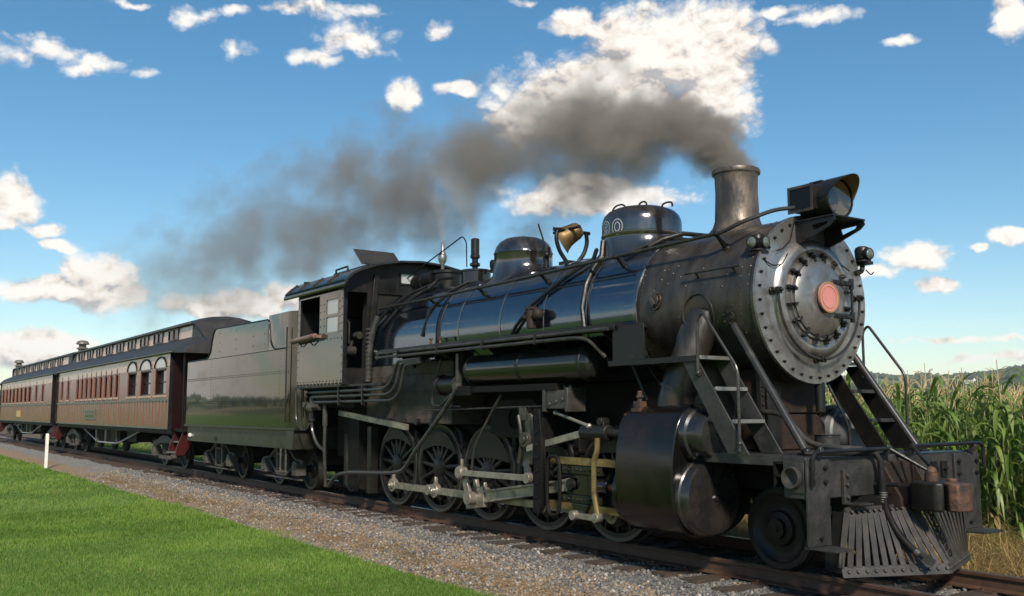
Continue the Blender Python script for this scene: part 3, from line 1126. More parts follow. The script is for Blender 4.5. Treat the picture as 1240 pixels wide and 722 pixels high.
GRASS = [leafy('grass_blade', (0.120, 0.225, 0.022), (0.175, 0.300, 0.036), 1.2, 0.35),
         leafy('grass_blade_light', (0.185, 0.290, 0.040), (0.235, 0.345, 0.062), 1.2, 0.35),
         leafy('grass_blade_dark', (0.092, 0.185, 0.018), (0.130, 0.235, 0.027), 1.2, 0.35),
         leafy('grass_blade_straw', (0.32, 0.28, 0.12), (0.38, 0.33, 0.16), 1.2, 0.3)]
STRAW = [leafy('straw', (0.42, 0.29, 0.115), (0.52, 0.39, 0.18), 3, 0.3), leafy('straw_brown', (0.22, 0.14, 0.055), (0.30, 0.20, 0.085), 3, 0.3),
         leafy('weed_green', (0.09, 0.15, 0.025), (0.15, 0.21, 0.04), 3, 0.35)]


def lawn_edge(X):
    return -2.88 + (fbm(np.asarray(X) * 0.8, np.zeros_like(X) + 3.3, 3) - 0.5) * 0.35 + (fbm(np.asarray(X) * 5.0, np.zeros_like(X) + 8.3, 2) - 0.5) * 0.16


def build_lawn():
    n = 300000
    # denser towards the camera
    d = nrng.random(n) ** 1.7
    X = np.where(np.arange(n) % 4 > 0, -1.0 - 14 * d, -10 - 34 * d)
    Y = nrng.uniform(-8.6, -2.5, n)
    edge_ = lawn_edge(X)
    k = Y < edge_ + np.where(nrng.random(n) < 0.22, np.abs(nrng.normal(0, 0.13, n)), 0)
    # keep what can show from round about the camera
    k &= (Y > -8.9 + 0.08 * (6.9 - X)) | (nrng.random(n) < 0.15)
    X, Y = X[k], Y[k]
    q = fbm(X * 0.9 + 31, Y * 0.9 + 31, 4)
    far = np.clip((-X - 8) / 25, 0, 1)
    H = nrng.uniform(0.035, 0.075, len(X)) * (0.75 + q * 0.7) * (1 + far * 0.5)
    W = nrng.uniform(0.004, 0.007, len(X)) * (1 + far * 2.2)
    mi = np.select([nrng.random(len(X)) < 0.03, q > 0.56 + nrng.uniform(-0.18, 0.18, len(X)), q < 0.45 + nrng.uniform(-0.14, 0.14, len(X))], [3, 1, 2], 0)
    zz_ = np.where(Y > -3.05, np.maximum(ground_z(X, Y), ballast_z(Y)), ground_z(X, Y))
    blades('lawn_grass', X, Y, zz_ - 0.004, H, W, nrng.uniform(0.2, 1.0, len(X)), GRASS, mi, 'short mown green lawn beside the track', 'grass')


build_lawn()


def build_straw():
    n = 60000
    X = nrng.uniform(-7.5, 8.5, n)
    Y = 2.0 + 2.5 * nrng.random(n) ** 0.9
    q = fbm(X * 1.4 + 71, Y * 1.4 + 71, 4)
    k = nrng.random(n) < 0.35 + q
    X, Y, q = X[k], Y[k], q[k]
    H = nrng.uniform(0.20, 0.70, len(X)) * (0.5 + q)
    W = nrng.uniform(0.006, 0.014, len(X))
    mi = np.select([nrng.random(len(X)) < np.clip((Y - 2.9) * 0.35, 0.06, 0.6), nrng.random(len(X)) < 0.3], [2, 1], 0)
    Z = np.interp(Y, [2.0, 2.6, 3.3, 4.5], [-0.36, -0.34, -0.28, -0.34])
    blades('dry_grass', X, Y, Z, H, W, nrng.uniform(0.5, 1.6, len(X)), STRAW, mi, 'tangled dry straw grass between the track and the corn', 'dry grass', seg=4, curl=0.42)
    # rank weeds and grass behind the rest of the train
    n = 30000
    X = -7 - 60 * nrng.random(n) ** 1.2
    Y = nrng.uniform(2.2, 5.4, n)
    q = fbm(X * 0.9 + 11, Y * 0.9 + 11, 4)
    mi = np.select([nrng.random(n) < 0.2, q > 0.55], [3, 1], 0)
    blades('field_margin_grass', X, Y, ground_z(X, Y) - 0.01, nrng.uniform(0.12, 0.45, n) * (0.5 + q), nrng.uniform(0.012, 0.03, n), nrng.uniform(0.3, 1.0, n), GRASS, mi,
           'rough green grass on the field margin seen under the train', 'grass', seg=3)
    # dead straw caught on the ballast shoulder by the lawn
    n = 22000
    X = nrng.uniform(-24, 1.5, n)
    q = fbm(X * 1.3 + 9, np.full(n, 3.0), 4)
    Y = -2.45 - (q - 0.5) * 1.0 + nrng.normal(0, 0.20, n)
    k = (Y > -3.0) & (Y < -1.7)
    X, Y = X[k], Y[k]
    blades('shoulder_straw', X, Y, ballast_z(Y) + 0.004, nrng.uniform(0.015, 0.04, len(X)), nrng.uniform(0.004, 0.008, len(X)), nrng.uniform(1.5, 4.0, len(X)), STRAW,
           np.where(nrng.random(len(X)) < 0.65, 1, 0), 'dead straw strip on the ballast shoulder beside the lawn', 'straw', seg=2, curl=0.12)


build_straw()

# ------------------------------------------------------------------ marker post
pp = root('marker_post', (-31.2, -2.98, -0.4), 'thin white square marker post standing in the ballast by the lawn', 'post')
b = MB()
b.bx(-31.25, -31.15, -3.03, -2.93, -0.6, 0.80)
b.prism([(-31.25, 0.80), (-31.15, 0.80), (-31.2, 0.845)], 'y', -3.03, -2.93)
b.build('shaft', WHITE, pp, bev=0.006)
b = MB()
b.cyl((-31.2, -3.034, 0.66), (-31.2, -3.026, 0.66), 0.02)
b.build('bolt', RAILSIDE, pp)
# ================================================================== LOCOMOTIVE
CZ, BR = 2.88, 0.955          # boiler centre height and jacket radius
LOCO = root('steam_locomotive', (-4.5, 0, 0), 'large black steam locomotive with grey smokebox front and pink round plate', 'locomotive')


def bs(x, deg, r=BR):
    """point on the boiler; deg from the top towards the near side"""
    a = R(deg)
    return Vector((x, -r * math.sin(a), CZ + r * math.cos(a)))


def bn(deg):
    a = R(deg)
    return Vector((0, -math.sin(a), math.cos(a)))


def holed(xs, zs, holes, ax, lo, hi, mb=None):
    """flat panel on a grid with rectangular cells left out; ax 'y' -> coordinates (x,z), 'x' -> (y,z)"""
    mb = mb or MB()
    nx, nz = len(xs), len(zs)

    def P(i, j, t):
        return {'y': (xs[i], t, zs[j]), 'x': (t, xs[i], zs[j])}[ax]
    vs = [P(i, j, t) for t in (lo, hi) for i in range(nx) for j in range(nz)]
    idx = lambda k, i, j: k * nx * nz + i * nz + j
    fs = []
    solid = lambda i, j: 0 <= i < nx - 1 and 0 <= j < nz - 1 and (i, j) not in holes
    for i in range(nx - 1):
        for j in range(nz - 1):
            if not solid(i, j):
                continue
            for k in (0, 1):
                fs.append((idx(k, i, j), idx(k, i + 1, j), idx(k, i + 1, j + 1), idx(k, i, j + 1)))
            for (di, dj, a, b_) in ((-1, 0, (i, j), (i, j + 1)), (1, 0, (i + 1, j), (i + 1, j + 1)), (0, -1, (i, j), (i + 1, j)), (0, 1, (i, j + 1), (i + 1, j + 1))):
                if not solid(i + di, j + dj):
                    fs.append((idx(0, *a), idx(0, *b_), idx(1, *b_), idx(1, *a)))
    mb.add(vs, fs)
    return mb


# ---- smokebox
b = MB()
b.lathe([(0.0, -2.02), (0.935, -2.02), (0.935, -0.17), (0.955, -0.17), (0.955, -0.14), (0.0, -0.14)], (0, 0, CZ), (1, 0, 0), 96)
SB = b.build('smokebox', SMOKEBOX, LOCO)
b = MB()
b.lathe([(0.0, -0.139), (0.952, -0.139), (0.956, -0.130), (0.950, -0.105), (0.70, -0.100), (0.675, -0.096), (0.655, -0.070), (0.615, -0.045), (0.565, -0.030),
         (0.545, -0.036), (0.53, -0.045), (0.47, -0.045), (0.465, -0.02), (0.0, -0.02)], (0, 0, CZ), (1, 0, 0), 96)
FP = b.build('front_plate', SILVER, SB)
b = MB()
b.lathe([(0.0, -0.018), (0.425, -0.018), (0.43, 0.0), (0.40, 0.022), (0.33, 0.048), (0.24, 0.066), (0.15, 0.076), (0.0, 0.080)], (0, 0, CZ), (1, 0, 0), 64)
b.build('door', SILVER, SB)
b = MB()
for k in range(36):
    t = 2 * math.pi * (k + 0.4) / 36
    b.bolt((-0.103, 0.885 * math.cos(t), CZ + 0.885 * math.sin(t)), (1, 0, 0), 0.019, 0.022)
b.build('bolt_ring', FRAME, SB, kind='stuff')
clamp = MB()
clamp.bx(-0.05, 0.005, -0.017, 0.017, 0.445, 0.525)
clamp.bx(0.005, 0.024, -0.013, 0.013, 0.41, 0.475)
clamp.cyl((0.0, 0, 0.475), (0.045, 0, 0.475), 0.017, n=6)
cm = clamp.mesh('door_clamp', BLACK)
for k in range(16):
    t = 2 * math.pi * (k + 0.5) / 16
    if -0.55 < math.sin(t) < 0.55 and math.cos(t) < -0.9 and False:
        continue
    o = bpy.data.objects.new('door_clamp', cm)
    COL.objects.link(o)
    o.parent = SB
    o.location = (0, 0, CZ)
    o.rotation_euler = (t, 0, 0)
for z in (CZ - 0.19, CZ + 0.19):
    b = MB()
    b.bx(0.02, 0.07, 0.14, 0.50, z - 0.027, z + 0.027)
    b.cyl((0.045, 0.50, z - 0.06), (0.045, 0.50, z + 0.06), 0.028, n=12)
    for y in (0.20, 0.28, 0.36):
        b.bolt((0.07, y, z), (1, 0, 0), 0.014, 0.014)
    b.build('hinge', BLACK, SB, bev=0.005)
b = MB()
b.cyl((0.045, 0.50, CZ - 0.25), (0.045, 0.50, CZ + 0.25), 0.016, n=10)
b.build('hinge_pin', BLACK, SB)
b = MB()
b.lathe([(0.0, 0.07), (0.15, 0.075), (0.172, 0.10), (0.172, 0.118), (0.0, 0.118)], (0, 0, CZ), (1, 0, 0), 48)
b.build('number_plate', PINK, SB)
b = MB()
for (r0, r1) in ((0.155, 0.172), (0.118, 0.124)):
    b.lathe([(r0, 0.1175), (r0, 0.1225), (r1, 0.1225), (r1, 0.1175)], (0, 0, CZ), (1, 0, 0), 48)
b.build('plate_rim', GOLD, SB)
# curved grab rail on the front
b = MB()
pts = []
for k in range(37):
    t = R(178 + 184 * k / 36)
    pts.append((0.0, 0.70 * math.cos(t), CZ + 0.02 + 0.70 * math.sin(t)))
b.tube(pts, 0.016, 8)
b.build('front_handrail', RAILM, SB)
for (t, nm) in ((178, 1), (270, 1), (362, 1)):
    y, z = 0.70 * math.cos(R(t)), CZ + 0.02 + 0.70 * math.sin(R(t))
    b = MB()
    b.cyl((-0.1, y, z), (0.03, y, z), 0.022, n=10)
    b.cyl((-0.10, y, z), (-0.07, y, z), 0.045, n=12)
    b.bx(-0.02, 0.03, y - 0.03, y + 0.03, z - 0.035, z + 0.035)
    b.cyl((0.03, y, z), (0.06, y, z), 0.02, n=6)
    b.build('rail_post', BLACK, SB, bev=0.004)
# rows of rivets round the barrel
b = MB()
for x in (-0.22, -0.34, -1.95):
    for k in range(46):
        d = 20 + k * 300 / 46
        b.rivet(bs(x, d - 100, 0.933), bn(d - 100), 0.016)
for (x, d) in ((-1.55, 62), (-1.45, 66), (-1.62, 70), (-1.5, 74), (-1.3, 70), (-1.18, 78), (-1.72, 78), (-1.4, 60), (-1.1, 55), (-0.95, 66), (-1.62, 62), (-0.55, 74), (-0.6, 82), (-1.3, 100), (-1.1, 104), (-0.45, 96)):
    b.rivet(bs(x, d, 0.933), bn(d), 0.020)
b.build('rivets', SMOKEBOX, SB, kind='stuff')
# washout hatch
b = MB()
n_ = bn(86)
c_ = bs(-1.68, 86, 0.93)
b.cyl(c_, c_ + n_ * 0.025, 0.115, n=28)
b.cyl(c_ + n_ * 0.025, c_ + n_ * 0.05, 0.085, n=28)
b.bar(c_ + n_ * 0.055 + Vector((-0.05, 0, 0.06)), c_ + n_ * 0.055 + Vector((0.04, 0, -0.06)), 0.05, 0.04, up=n_)
for k in range(6):
    t = k * math.pi / 3
    b.bolt(c_ + n_ * 0.025 + Vector((0.1 * math.cos(t), 0, 0.1 * math.sin(t))), n_, 0.012, 0.014)
b.build('hatch_cover', SMOKEBOX, SB, bev=0.004)
# short step rail on the flank
b = MB()
b.tube([bs(-1.15, 71, 1.01), bs(-0.30, 71, 1.01)], 0.013, 8)
for x in (-0.98, -0.42):
    b.cyl(bs(x, 73, 0.92), bs(x, 71, 1.01), 0.02, 0.014, n=8)
b.build('flank_rail', RAILM, SB)
# saddle casting below
b = MB()
b.prism([(-0.72, 1.0), (0.72, 1.0), (0.62, 1.75), (0.60, 2.25), (-0.60, 2.25), (-0.62, 1.75)], 'x', -1.6, -0.72)
b.build('saddle', BLACK, LOCO, bev=0.02)

# ---- boiler
b = MB()
b.lathe([(0.0, -9.6), (0.955, -9.6), (0.955, -2.0), (0.0, -2.0)], (0, 0, CZ), (1, 0, 0), 96)
BO = b.build('boiler', JACKET, LOCO)
for x, w in ((-2.03, 0.07), (-3.0, 0.035), (-3.95, 0.045), (-5.05, 0.045), (-6.25, 0.045), (-6.85, 0.09), (-8.0, 0.045)):
    b = MB()
    b.lathe([(0.957, x - w / 2 - 0.004), (0.966, x - w / 2), (0.966, x + w / 2), (0.957, x + w / 2 + 0.004)], (0, 0, CZ), (1, 0, 0), 80)
    b.build('boiler_band', BANDM if w < 0.08 else BLACK, BO)
b = MB()                                   # lap seam and studs along the jacket
for x0, x1 in ((-8.6, -2.1),):
    for d in (62,):
        b.bar(bs(x0, d, 0.958), bs(x1, d, 0.958), 0.02, 0.004, up=bn(d))
for k in range(26):
    b.rivet(bs(-8.2 + k * 0.085, 66, 0.956), bn(66), 0.008)
b.build('jacket_seam', BLACK, BO)
# firebox wrapper
b = MB()
half = [(0.975 * math.sin(R(a)), CZ + 0.975 * math.cos(R(a))) for a in range(-90, 91, 5)]
poly = half + [(0.985, 2.45)] + [(-0.985, 2.45)]
b.prism(poly, 'x', -9.42, -6.92)
FBW = b.build('firebox_jacket', JACKET, LOCO)
b = MB()
b.prism([(0.975, 2.45), (0.99, 2.0), (0.99, 1.42), (-0.99, 1.42), (-0.99, 2.0), (-0.975, 2.45)], 'x', -9.42, -6.35)
FB = b.build('firebox', FIREBOX, LOCO, bev=0.02)
b = MB()
for z in (1.52, 1.60, 1.95, 2.25):
    for k in range(34):
        b.rivet((-9.3 + k * 0.086, -0.991, z), (0, -1, 0), 0.015)
for x in (-6.42, -6.50):
    for k in range(11):
        b.rivet((x, -0.991, 1.5 + k * 0.075), (0, -1, 0), 0.015)
b.build('firebox_rivets', FIREBOX, LOCO, kind='stuff')
b = MB()
b.prism([(-9.3, 1.42), (-6.4, 1.42), (-6.0, 1.12), (-6.3, 0.92), (-9.3, 0.92)], 'y', -0.62, 0.62)
b.build('ashpan', FRAME, LOCO, bev=0.02)
for k in range(5):
    x = -8.9 + k * 0.5
    b = MB()
    b.cyl((x, -1.0, 1.45), (x, -1.07, 1.45), 0.055, n=14)
    b.bx(x - 0.03, x + 0.03, -1.05, -0.98, 1.40, 1.50)
    b.build('mud_ring_lug', BLACK, LOCO)

# ---- stack, domes
b = MB()
ST = -1.19
prof = [(0.265, 4.10), (0.258, 4.30), (0.264, 4.48), (0.268, 4.52), (0.292, 4.53), (0.298, 4.555), (0.288, 4.585), (0.262, 4.59), (0.235, 4.57), (0.225, 4.3), (0.20, 3.8)]
n = 48
rows = []
for (r_, k_) in ((0.43, 0.0), (0.355, 0.03), (0.30, 0.09), (0.272, 0.18)):
    row = []
    for i in range(n):
        t = 2 * math.pi * i / n
        x, y = r_ * math.cos(t), r_ * math.sin(t)
        row.append((ST + x, y, CZ + math.sqrt(0.935 ** 2 - y * y) + k_ * 0.9 - 0.004))
    rows.append(row)
for (r_, z_) in prof:
    rows.append([(ST + r_ * math.cos(2 * math.pi * i / n), r_ * math.sin(2 * math.pi * i / n), z_) for i in range(n)])
vs = [p for row in rows for p in row]
b.add(vs, [(j * n + i, j * n + (i + 1) % n, (j + 1) * n + (i + 1) % n, (j + 1) * n + i) for j in range(len(rows) - 1) for i in range(n)])
SK = b.build('smoke_stack', STACKM, LOCO, smooth=50)
b = MB()
for k in range(10):
    t = 2 * math.pi * k / 10
    x, y = 0.40 * math.cos(t), 0.40 * math.sin(t)
    b.bolt((ST + x, y, CZ + math.sqrt(0.935 ** 2 - y * y)), (0.2 * math.cos(t), 0.3 * y, 1), 0.022, 0.03)
b.build('base_bolts', STACKM, SK, kind='stuff')


def dome(name, xc, skirt, prof, m):
    b = MB()
    n = 64
    rows = []
    for (r_, k_) in skirt:
        rows.append([(xc + r_ * math.cos(2 * math.pi * i / n), r_ * math.sin(2 * math.pi * i / n),
                      CZ + math.sqrt(max(0, 0.957 ** 2 - (r_ * math.sin(2 * math.pi * i / n)) ** 2)) * (1) + k_) for i in range(n)])
    for (r_, z_) in prof:
        rows.append([(xc + r_ * math.cos(2 * math.pi * i / n), r_ * math.sin(2 * math.pi * i / n), z_) for i in range(n)])
    vs = [p for row in rows for p in row]
    fs = [(j * n + i, j * n + (i + 1) % n, (j + 1) * n + (i + 1) % n, (j + 1) * n + i) for j in range(len(rows) - 1) for i in range(n)]
    fs.append(tuple((len(rows) - 1) * n + i for i in range(n)))
    b.add(vs, fs)
    return b.build(name, m, LOCO, smooth=45)


SD = dome('steam_dome', -2.93, [(0.70, 0.0), (0.63, 0.02), (0.575, 0.07)],
          [(0.552, 3.95), (0.552, 3.975), (0.562, 3.985), (0.562, 4.02), (0.55, 4.03), (0.55, 4.17), (0.545, 4.215), (0.52, 4.285), (0.465, 4.345), (0.37, 4.39), (0.22, 4.415), (0.05, 4.42)], DOMEM)
SN = dome('sand_dome', -5.78, [(0.62, 0.0), (0.55, 0.02), (0.50, 0.07)],
          [(0.478, 3.95), (0.476, 4.14), (0.485, 4.15), (0.483, 4.165), (0.472, 4.19), (0.445, 4.27), (0.39, 4.345), (0.30, 4.40), (0.17, 4.43), (0.03, 4.435)], DOMEM)
b = MB()
b.sphere((-5.78, 0, 4.45), 0.02, 8, 6)
b.build('cap_knob', BLACK, SN)
for (x, y, rr, h, ry) in ((-3.26, -0.12, 0.15, 0.15, 0.3), (-2.88, -0.02, 0.08, 0.09, 0.0), (-2.42, 0.0, 0.1, 0.05, 0.0)):
    b = MB()
    zz = 4.41 - (0.05 if abs(x + 2.93) > 0.3 else 0)
    b.tube([(x - rr, y, zz - 0.04), (x - rr * 0.95, y, zz + h * 0.7), (x - rr * 0.4, y, zz + h), (x + rr * 0.4, y, zz + h), (x + rr * 0.95, y, zz + h * 0.7), (x + rr, y, zz - 0.02)], 0.013, 8, bend=0.05)
    b.build('lifting_handle', BLACK, SD)
# white "90" on the side of the dome
def on_dome(u, z, r=0.556):
    a = R(-90) + u / r
    return (-2.93 + r * math.cos(a), r * math.sin(a), z)


def ribbon(mb, loop, w, closed):
    n = len(loop)
    vs = []
    for i, (u, z) in enumerate(loop):
        p, q = loop[(i + 1) % n if closed else min(i + 1, n - 1)], loop[i - 1 if closed else max(i - 1, 0)]
        t = Vector((p[0] - q[0], p[1] - q[1])).normalized()
        nn = Vector((-t.y, t.x))
        for s in (-0.5, 0.5):
            vs.append(on_dome(u + nn.x * w * s, z + nn.y * w * s))
    L = n if closed else n - 1
    mb.add(vs, [(2 * i, 2 * i + 1, 2 * ((i + 1) % n) + 1, 2 * ((i + 1) % n)) for i in range(L)])


ZD = 4.085
for dig, uc in (('9', -0.115), ('0', 0.115)):
    b = MB()
    if dig == '0':
        for (rx, rz) in ((0.084, 0.104), (0.042, 0.062)):
            ribbon(b, [(uc + rx * math.cos(t), ZD + rz * math.sin(t)) for t in [2 * math.pi * i / 28 for i in range(28)]], 0.013, True)
    else:
        ribbon(b, [(uc + 0.036 * math.cos(t), ZD + 0.045 + 0.026 * math.sin(t)) for t in [2 * math.pi * i / 20 for i in range(20)]], 0.012, True)
        out = [(uc + 0.082 * math.cos(t), ZD + 0.04 + 0.064 * math.sin(t)) for t in [R(0 + 300 * i / 24) for i in range(25)]]
        ribbon(b, out, 0.013, False)
        ribbon(b, [(uc + 0.082, ZD + 0.04), (uc + 0.082, ZD - 0.03), (uc + 0.06, ZD - 0.085), (uc + 0.0, ZD - 0.104), (uc - 0.06, ZD - 0.09), (uc - 0.08, ZD - 0.05), (uc - 0.04, ZD - 0.045), (uc - 0.01, ZD - 0.066), (uc + 0.03, ZD - 0.04)], 0.013, False)
    b.build('dome_numeral', NUMERAL, SD, smooth=0)

# ---- bell
BX = -4.52
b = MB()
dirv = Vector((0.62, -0.18, 0.28)).normalized()
b.lathe([(0.0, -0.20), (0.05, -0.19), (0.11, -0.16), (0.135, -0.10), (0.145, -0.02), (0.165, 0.07), (0.205, 0.145), (0.235, 0.18), (0.215, 0.182), (0.14, 0.06), (0.0, 0.0)], (BX - 0.01, 0, 4.30), (-0.62, -0.60, -0.46), 36)
BL = b.build('bell', BRASS, LOCO)
b = MB()
for s in (-1, 1):
    b.tube([(BX + 0.02, s * 0.28, 4.33), (BX + 0.02, s * 0.30, 4.2), (BX + 0.02, s * 0.24, 4.02), (BX + 0.02, s * 0.10, 3.86)], 0.032, 10, bend=0.1)
b.bx(BX - 0.10, BX + 0.14, -0.16, 0.16, 3.80, 3.87)
b.cyl((BX + 0.02, -0.34, 4.34), (BX + 0.02, 0.34, 4.34), 0.03, n=12)
b.tube([(BX - 0.30, -0.1, 4.355), (BX + 0.32, -0.08, 4.36)], 0.024, 8)
b.build('bell_frame', BLACK, LOCO)
b = MB()
b.tube([(BX - 0.46, -0.28, 4.50), (BX - 0.36, -0.26, 4.24), (BX - 0.34, -0.22, 3.9)], 0.014, 6)
b.cyl((BX - 0.34, -0.22, 3.8), (BX - 0.34, -0.22, 4.05), 0.05, n=12)
b.cyl((BX - 0.34, -0.22, 4.05), (BX - 0.34, -0.22, 4.12), 0.07, n=12)
b.sphere((BX - 0.28, -0.25, 4.0), 0.05, 10, 6)
b.build('bell_ringer', BLACK, LOCO)

# ---- steam turret, whistle, safety valves before the cab
b = MB()
b.cyl((-8.12, -0.05, 3.72), (-8.12, -0.05, 4.12), 0.26, n=32)
b.cyl((-8.12, -0.05, 4.10), (-8.12, -0.05, 4.16), 0.285, n=32)
b.build('steam_turret', BLACK, LOCO, bev=0.01)
b = MB()
b.cyl((-7.22, 0, 3.7), (-7.22, 0, 4.05), 0.26, n=32)
b.cyl((-7.22, 0, 4.03), (-7.22, 0, 4.07), 0.275, n=32)
b.build('valve_pedestal', GLOSS, LOCO, bev=0.008)
for (x, y, h, m, rr) in ((-7.16, -0.06, 4.62, BLACK, 0.075), (-6.86, 0.12, 4.22, BLACK, 0.06)):
    b = MB()
    b.lathe([(0.05, 4.05), (0.05, 4.12), (rr + 0.015, 4.14), (rr + 0.015, 4.18), (0.055, 4.20), (0.055, 4.26), (rr + 0.01, 4.28), (rr + 0.01, 4.32), (rr, 4.33), (rr, h - 0.015), (rr - 0.015, h), (0, h)] if h > 4.4 else
            [(0.05, 4.0), (0.05, 4.08), (rr, 4.10), (rr, h - 0.03), (rr * 0.6, h), (0, h)], (x, y, 0), (0, 0, 1), 20)
    b.build('safety_valve', m, LOCO)
b = MB()
b.lathe([(0.03, 4.1), (0.03, 4.3), (0.07, 4.36), (0.085, 4.44), (0.06, 4.52), (0.035, 4.56), (0.035, 4.70), (0.02, 4.72), (0, 4.73)], (-8.30, -0.05, 0), (0, 0, 1), 16)
b.build('whistle', STEEL, LOCO)
b = MB()
b.cyl((-8.95, -0.2, 4.02), (-8.45, -0.12, 4.06), 0.15, n=24)
b.sphere((-8.95, -0.2, 4.02), 0.15, 16, 10)
b.cyl((-8.75, -0.17, 4.03), (-8.71, -0.165, 4.035), 0.17, n=24)
b.build('dynamo', BLACK, LOCO)
b = MB()
b.tube([(-9.4, -0.2, 4.16), (-8.8, -0.15, 4.36), (-7.55, -0.08, 4.72), (-7.42, -0.08, 4.60), (-7.40, -0.08, 4.15)], 0.012, 6, bend=0.06)
b.build('whistle_cord_rod', BLACK, LOCO)
b = MB()
b.tube([(-7.5, -0.3, 3.95), (-7.9, -0.35, 3.98), (-8.0, -0.52, 3.80)], 0.03, 8, bend=0.1)
b.build('steam_feed', BLACK, LOCO)
b = MB()
b.tube([bs(-6.85, 22, 1.0), bs(-7.0, 40, 1.0), bs(-7.25, 62, 1.0), bs(-7.35, 90, 1.0)], 0.024, 8)
b.build('steam_feed', BLACK, LOCO)
b = MB()
b.tube([bs(-8.0, 10, 1.05), bs(-8.35, 30, 1.02), bs(-8.55, 58, 1.02), bs(-8.8, 75, 1.02)], 0.03, 8, bend=0.2)
b.build('steam_feed', BLACK, LOCO)
b = MB()
b.tube([bs(-8.3, 14, 1.08), bs(-8.7, 35, 1.04), bs(-8.95, 60, 1.04), (-9.3, -1.0, 3.1)], 0.03, 8, bend=0.2)
b.build('steam_feed', BLACK, LOCO)
# lagged hose dropping beside the cab front
b = MB()
pts = [(-8.95, -1.02, 3.35), (-9.0, -1.10, 3.1), (-9.05, -1.14, 2.7), (-9.05, -1.15, 2.16)]
b.tube(pts, 0.06, 12, bend=0.15)
for k in range(12):
    z = 2.22 + k * 0.08
    b.cyl((-9.045, -1.147 + 0.0 * k, z), (-9.045, -1.147, z + 0.03), 0.068, n=12)
b.build('lagged_hose', PIPE, LOCO)

# ---- handrail along the boiler
b = MB()
hx = [-9.2, -7.5, -5.3, -2.9, -0.62]
hz = [3.515, 3.525, 3.545, 3.59, 3.63]
pts = [(x, -0.88, z) for x, z in zip(hx, hz)]
b.tube(pts + [(-0.42, -0.80, 3.72), (-0.18, -0.50, 3.86), (-0.02, -0.36, 3.87)], 0.023, 10, bend=0.12)
b.build('boiler_handrail', RAILM, LOCO)
for x in (-0.72, -2.45, -4.1, -5.75, -7.3, -8.7):
    z = float(np.interp(x, hx, hz))
    b = MB()
    p = Vector((x, -0.88, z))
    dirn = Vector((0, -0.88, z - CZ)).normalized()
    q = Vector((x, dirn.y * 0.93, CZ + dirn.z * 0.93))
    b.cyl(q, p, 0.034, 0.020, n=10)
    b.sphere(p, 0.036, 10, 8)
    b.cyl(q, q + dirn * 0.03, 0.06, 0.045, n=12)
    b.build('handrail_stanchion', BLACK, LOCO)

# ---- pipes draped over the jacket
b = MB()
b.tube([bs(-3.30, 34, 1.0), bs(-3.42, 44, 1.0), bs(-3.75, 60, 1.0), bs(-4.2, 76, 1.0), bs(-4.55, 92, 1.0), bs(-4.75, 102, 1.0)], 0.026, 10)
b.tube([bs(-3.30, 34, 1.0), bs(-3.36, 26, 1.06), (-3.40, -0.42, 3.86)], 0.03, 10, bend=0.1)
b.build('sand_pipe', BLACK, LOCO)
b = MB()
b.tube([(-3.10, -0.55, 3.93), bs(-3.08, 36, 1.02), bs(-3.06, 50, 1.0), bs(-3.04, 66, 0.995), bs(-3.02, 84, 0.995), bs(-2.98, 98, 1.0), bs(-2.95, 103, 1.02)], 0.036, 10)
b.build('injector_pipe', BLACK, LOCO)
b = MB()
b.tube([bs(-2.2, 33, 1.0), bs(-2.08, 24, 1.02), bs(-1.95, 10, 1.03), bs(-1.85, -10, 1.02)], 0.03, 10)
b.tube([bs(-2.6, 40, 1.0), bs(-2.35, 28, 1.0), bs(-2.2, 12, 1.01), bs(-2.15, -8, 1.0)], 0.03, 10)
b.build('dome_feed_pipe', BLACK, LOCO)
b = MB()                                     # check valve
b.cyl((-4.05, -0.9, 2.86), (-4.05, -1.10, 2.86), 0.08, n=16)
b.cyl((-4.05, -1.08, 2.78), (-4.05, -1.08, 3.04), 0.07, n=16)
b.cyl((-4.05, -1.08, 3.04), (-4.05, -1.08, 3.08), 0.09, n=6)
b.sphere((-3.92, -1.06, 2.97), 0.085, 12, 8)
b.cyl((-4.2, -1.08, 2.94), (-3.9, -1.08, 2.94), 0.05, n=12)
b.build('check_valve', DRUST, LOCO)
for x in (-6.55, -6.85):
    b = MB()
    b.cyl((x, -1.1, 2.68), (x, -1.1, 2.80), 0.02, n=8)
    b.cyl((x - 0.04, -1.1, 2.80), (x + 0.04, -1.1, 2.80), 0.018, n=8)
    b.build('globe_valve', RUST, LOCO)

# ---- running board
b = MB()
b.bx(-8.05, -1.86, -1.42, -0.88, 2.635, 2.665)
b.bx(-8.05, -1.86, -1.432, -1.415, 2.59, 2.672)
RB = b.build('running_board', BLACK, LOCO, bev=0.004)
b = MB()
b.bx(-8.05, -1.86, 0.88, 1.42, 2.635, 2.665)
b.build('running_board', BLACK, LOCO)
for x in (-7.6, -6.2, -4.9, -3.5, -2.2):
    b = MB()
    b.prism([(x - 0.02, 0), (x + 0.02, 0), (x + 0.02, 1), (x - 0.02, 1)], 'y', 0, 1)
    b = MB()
    b.prism([(-1.40, 2.634), (-0.90, 2.634), (-0.90, 2.35), (-0.97, 2.35)], 'x', x - 0.02, x + 0.02)
    b.build('board_bracket', BLACK, LOCO)
for (y, z, x0, xe) in ((-1.455, 2.605, -8.0, -1.95), (-1.47, 2.535, -8.0, -2.2)):
    b = MB()
    pts = [(x0, y, z), (xe, y, z)]
    if z < 2.56:
        pts = [(x0, y, z), (-2.6, y, z), (-2.35, y + 0.02, z - 0.02), (-2.22, y + 0.2, z - 0.25)]
    b.tube(pts, 0.024, 10, bend=0.15)
    b.build('air_pipe', PIPE, LOCO)
for x in (-7.3, -6.0, -4.7, -3.4):
    b = MB()
    b.bx(x - 0.018, x + 0.018, -1.50, -1.42, 2.50, 2.635)
    b.build('pipe_clip', BLACK, LOCO)
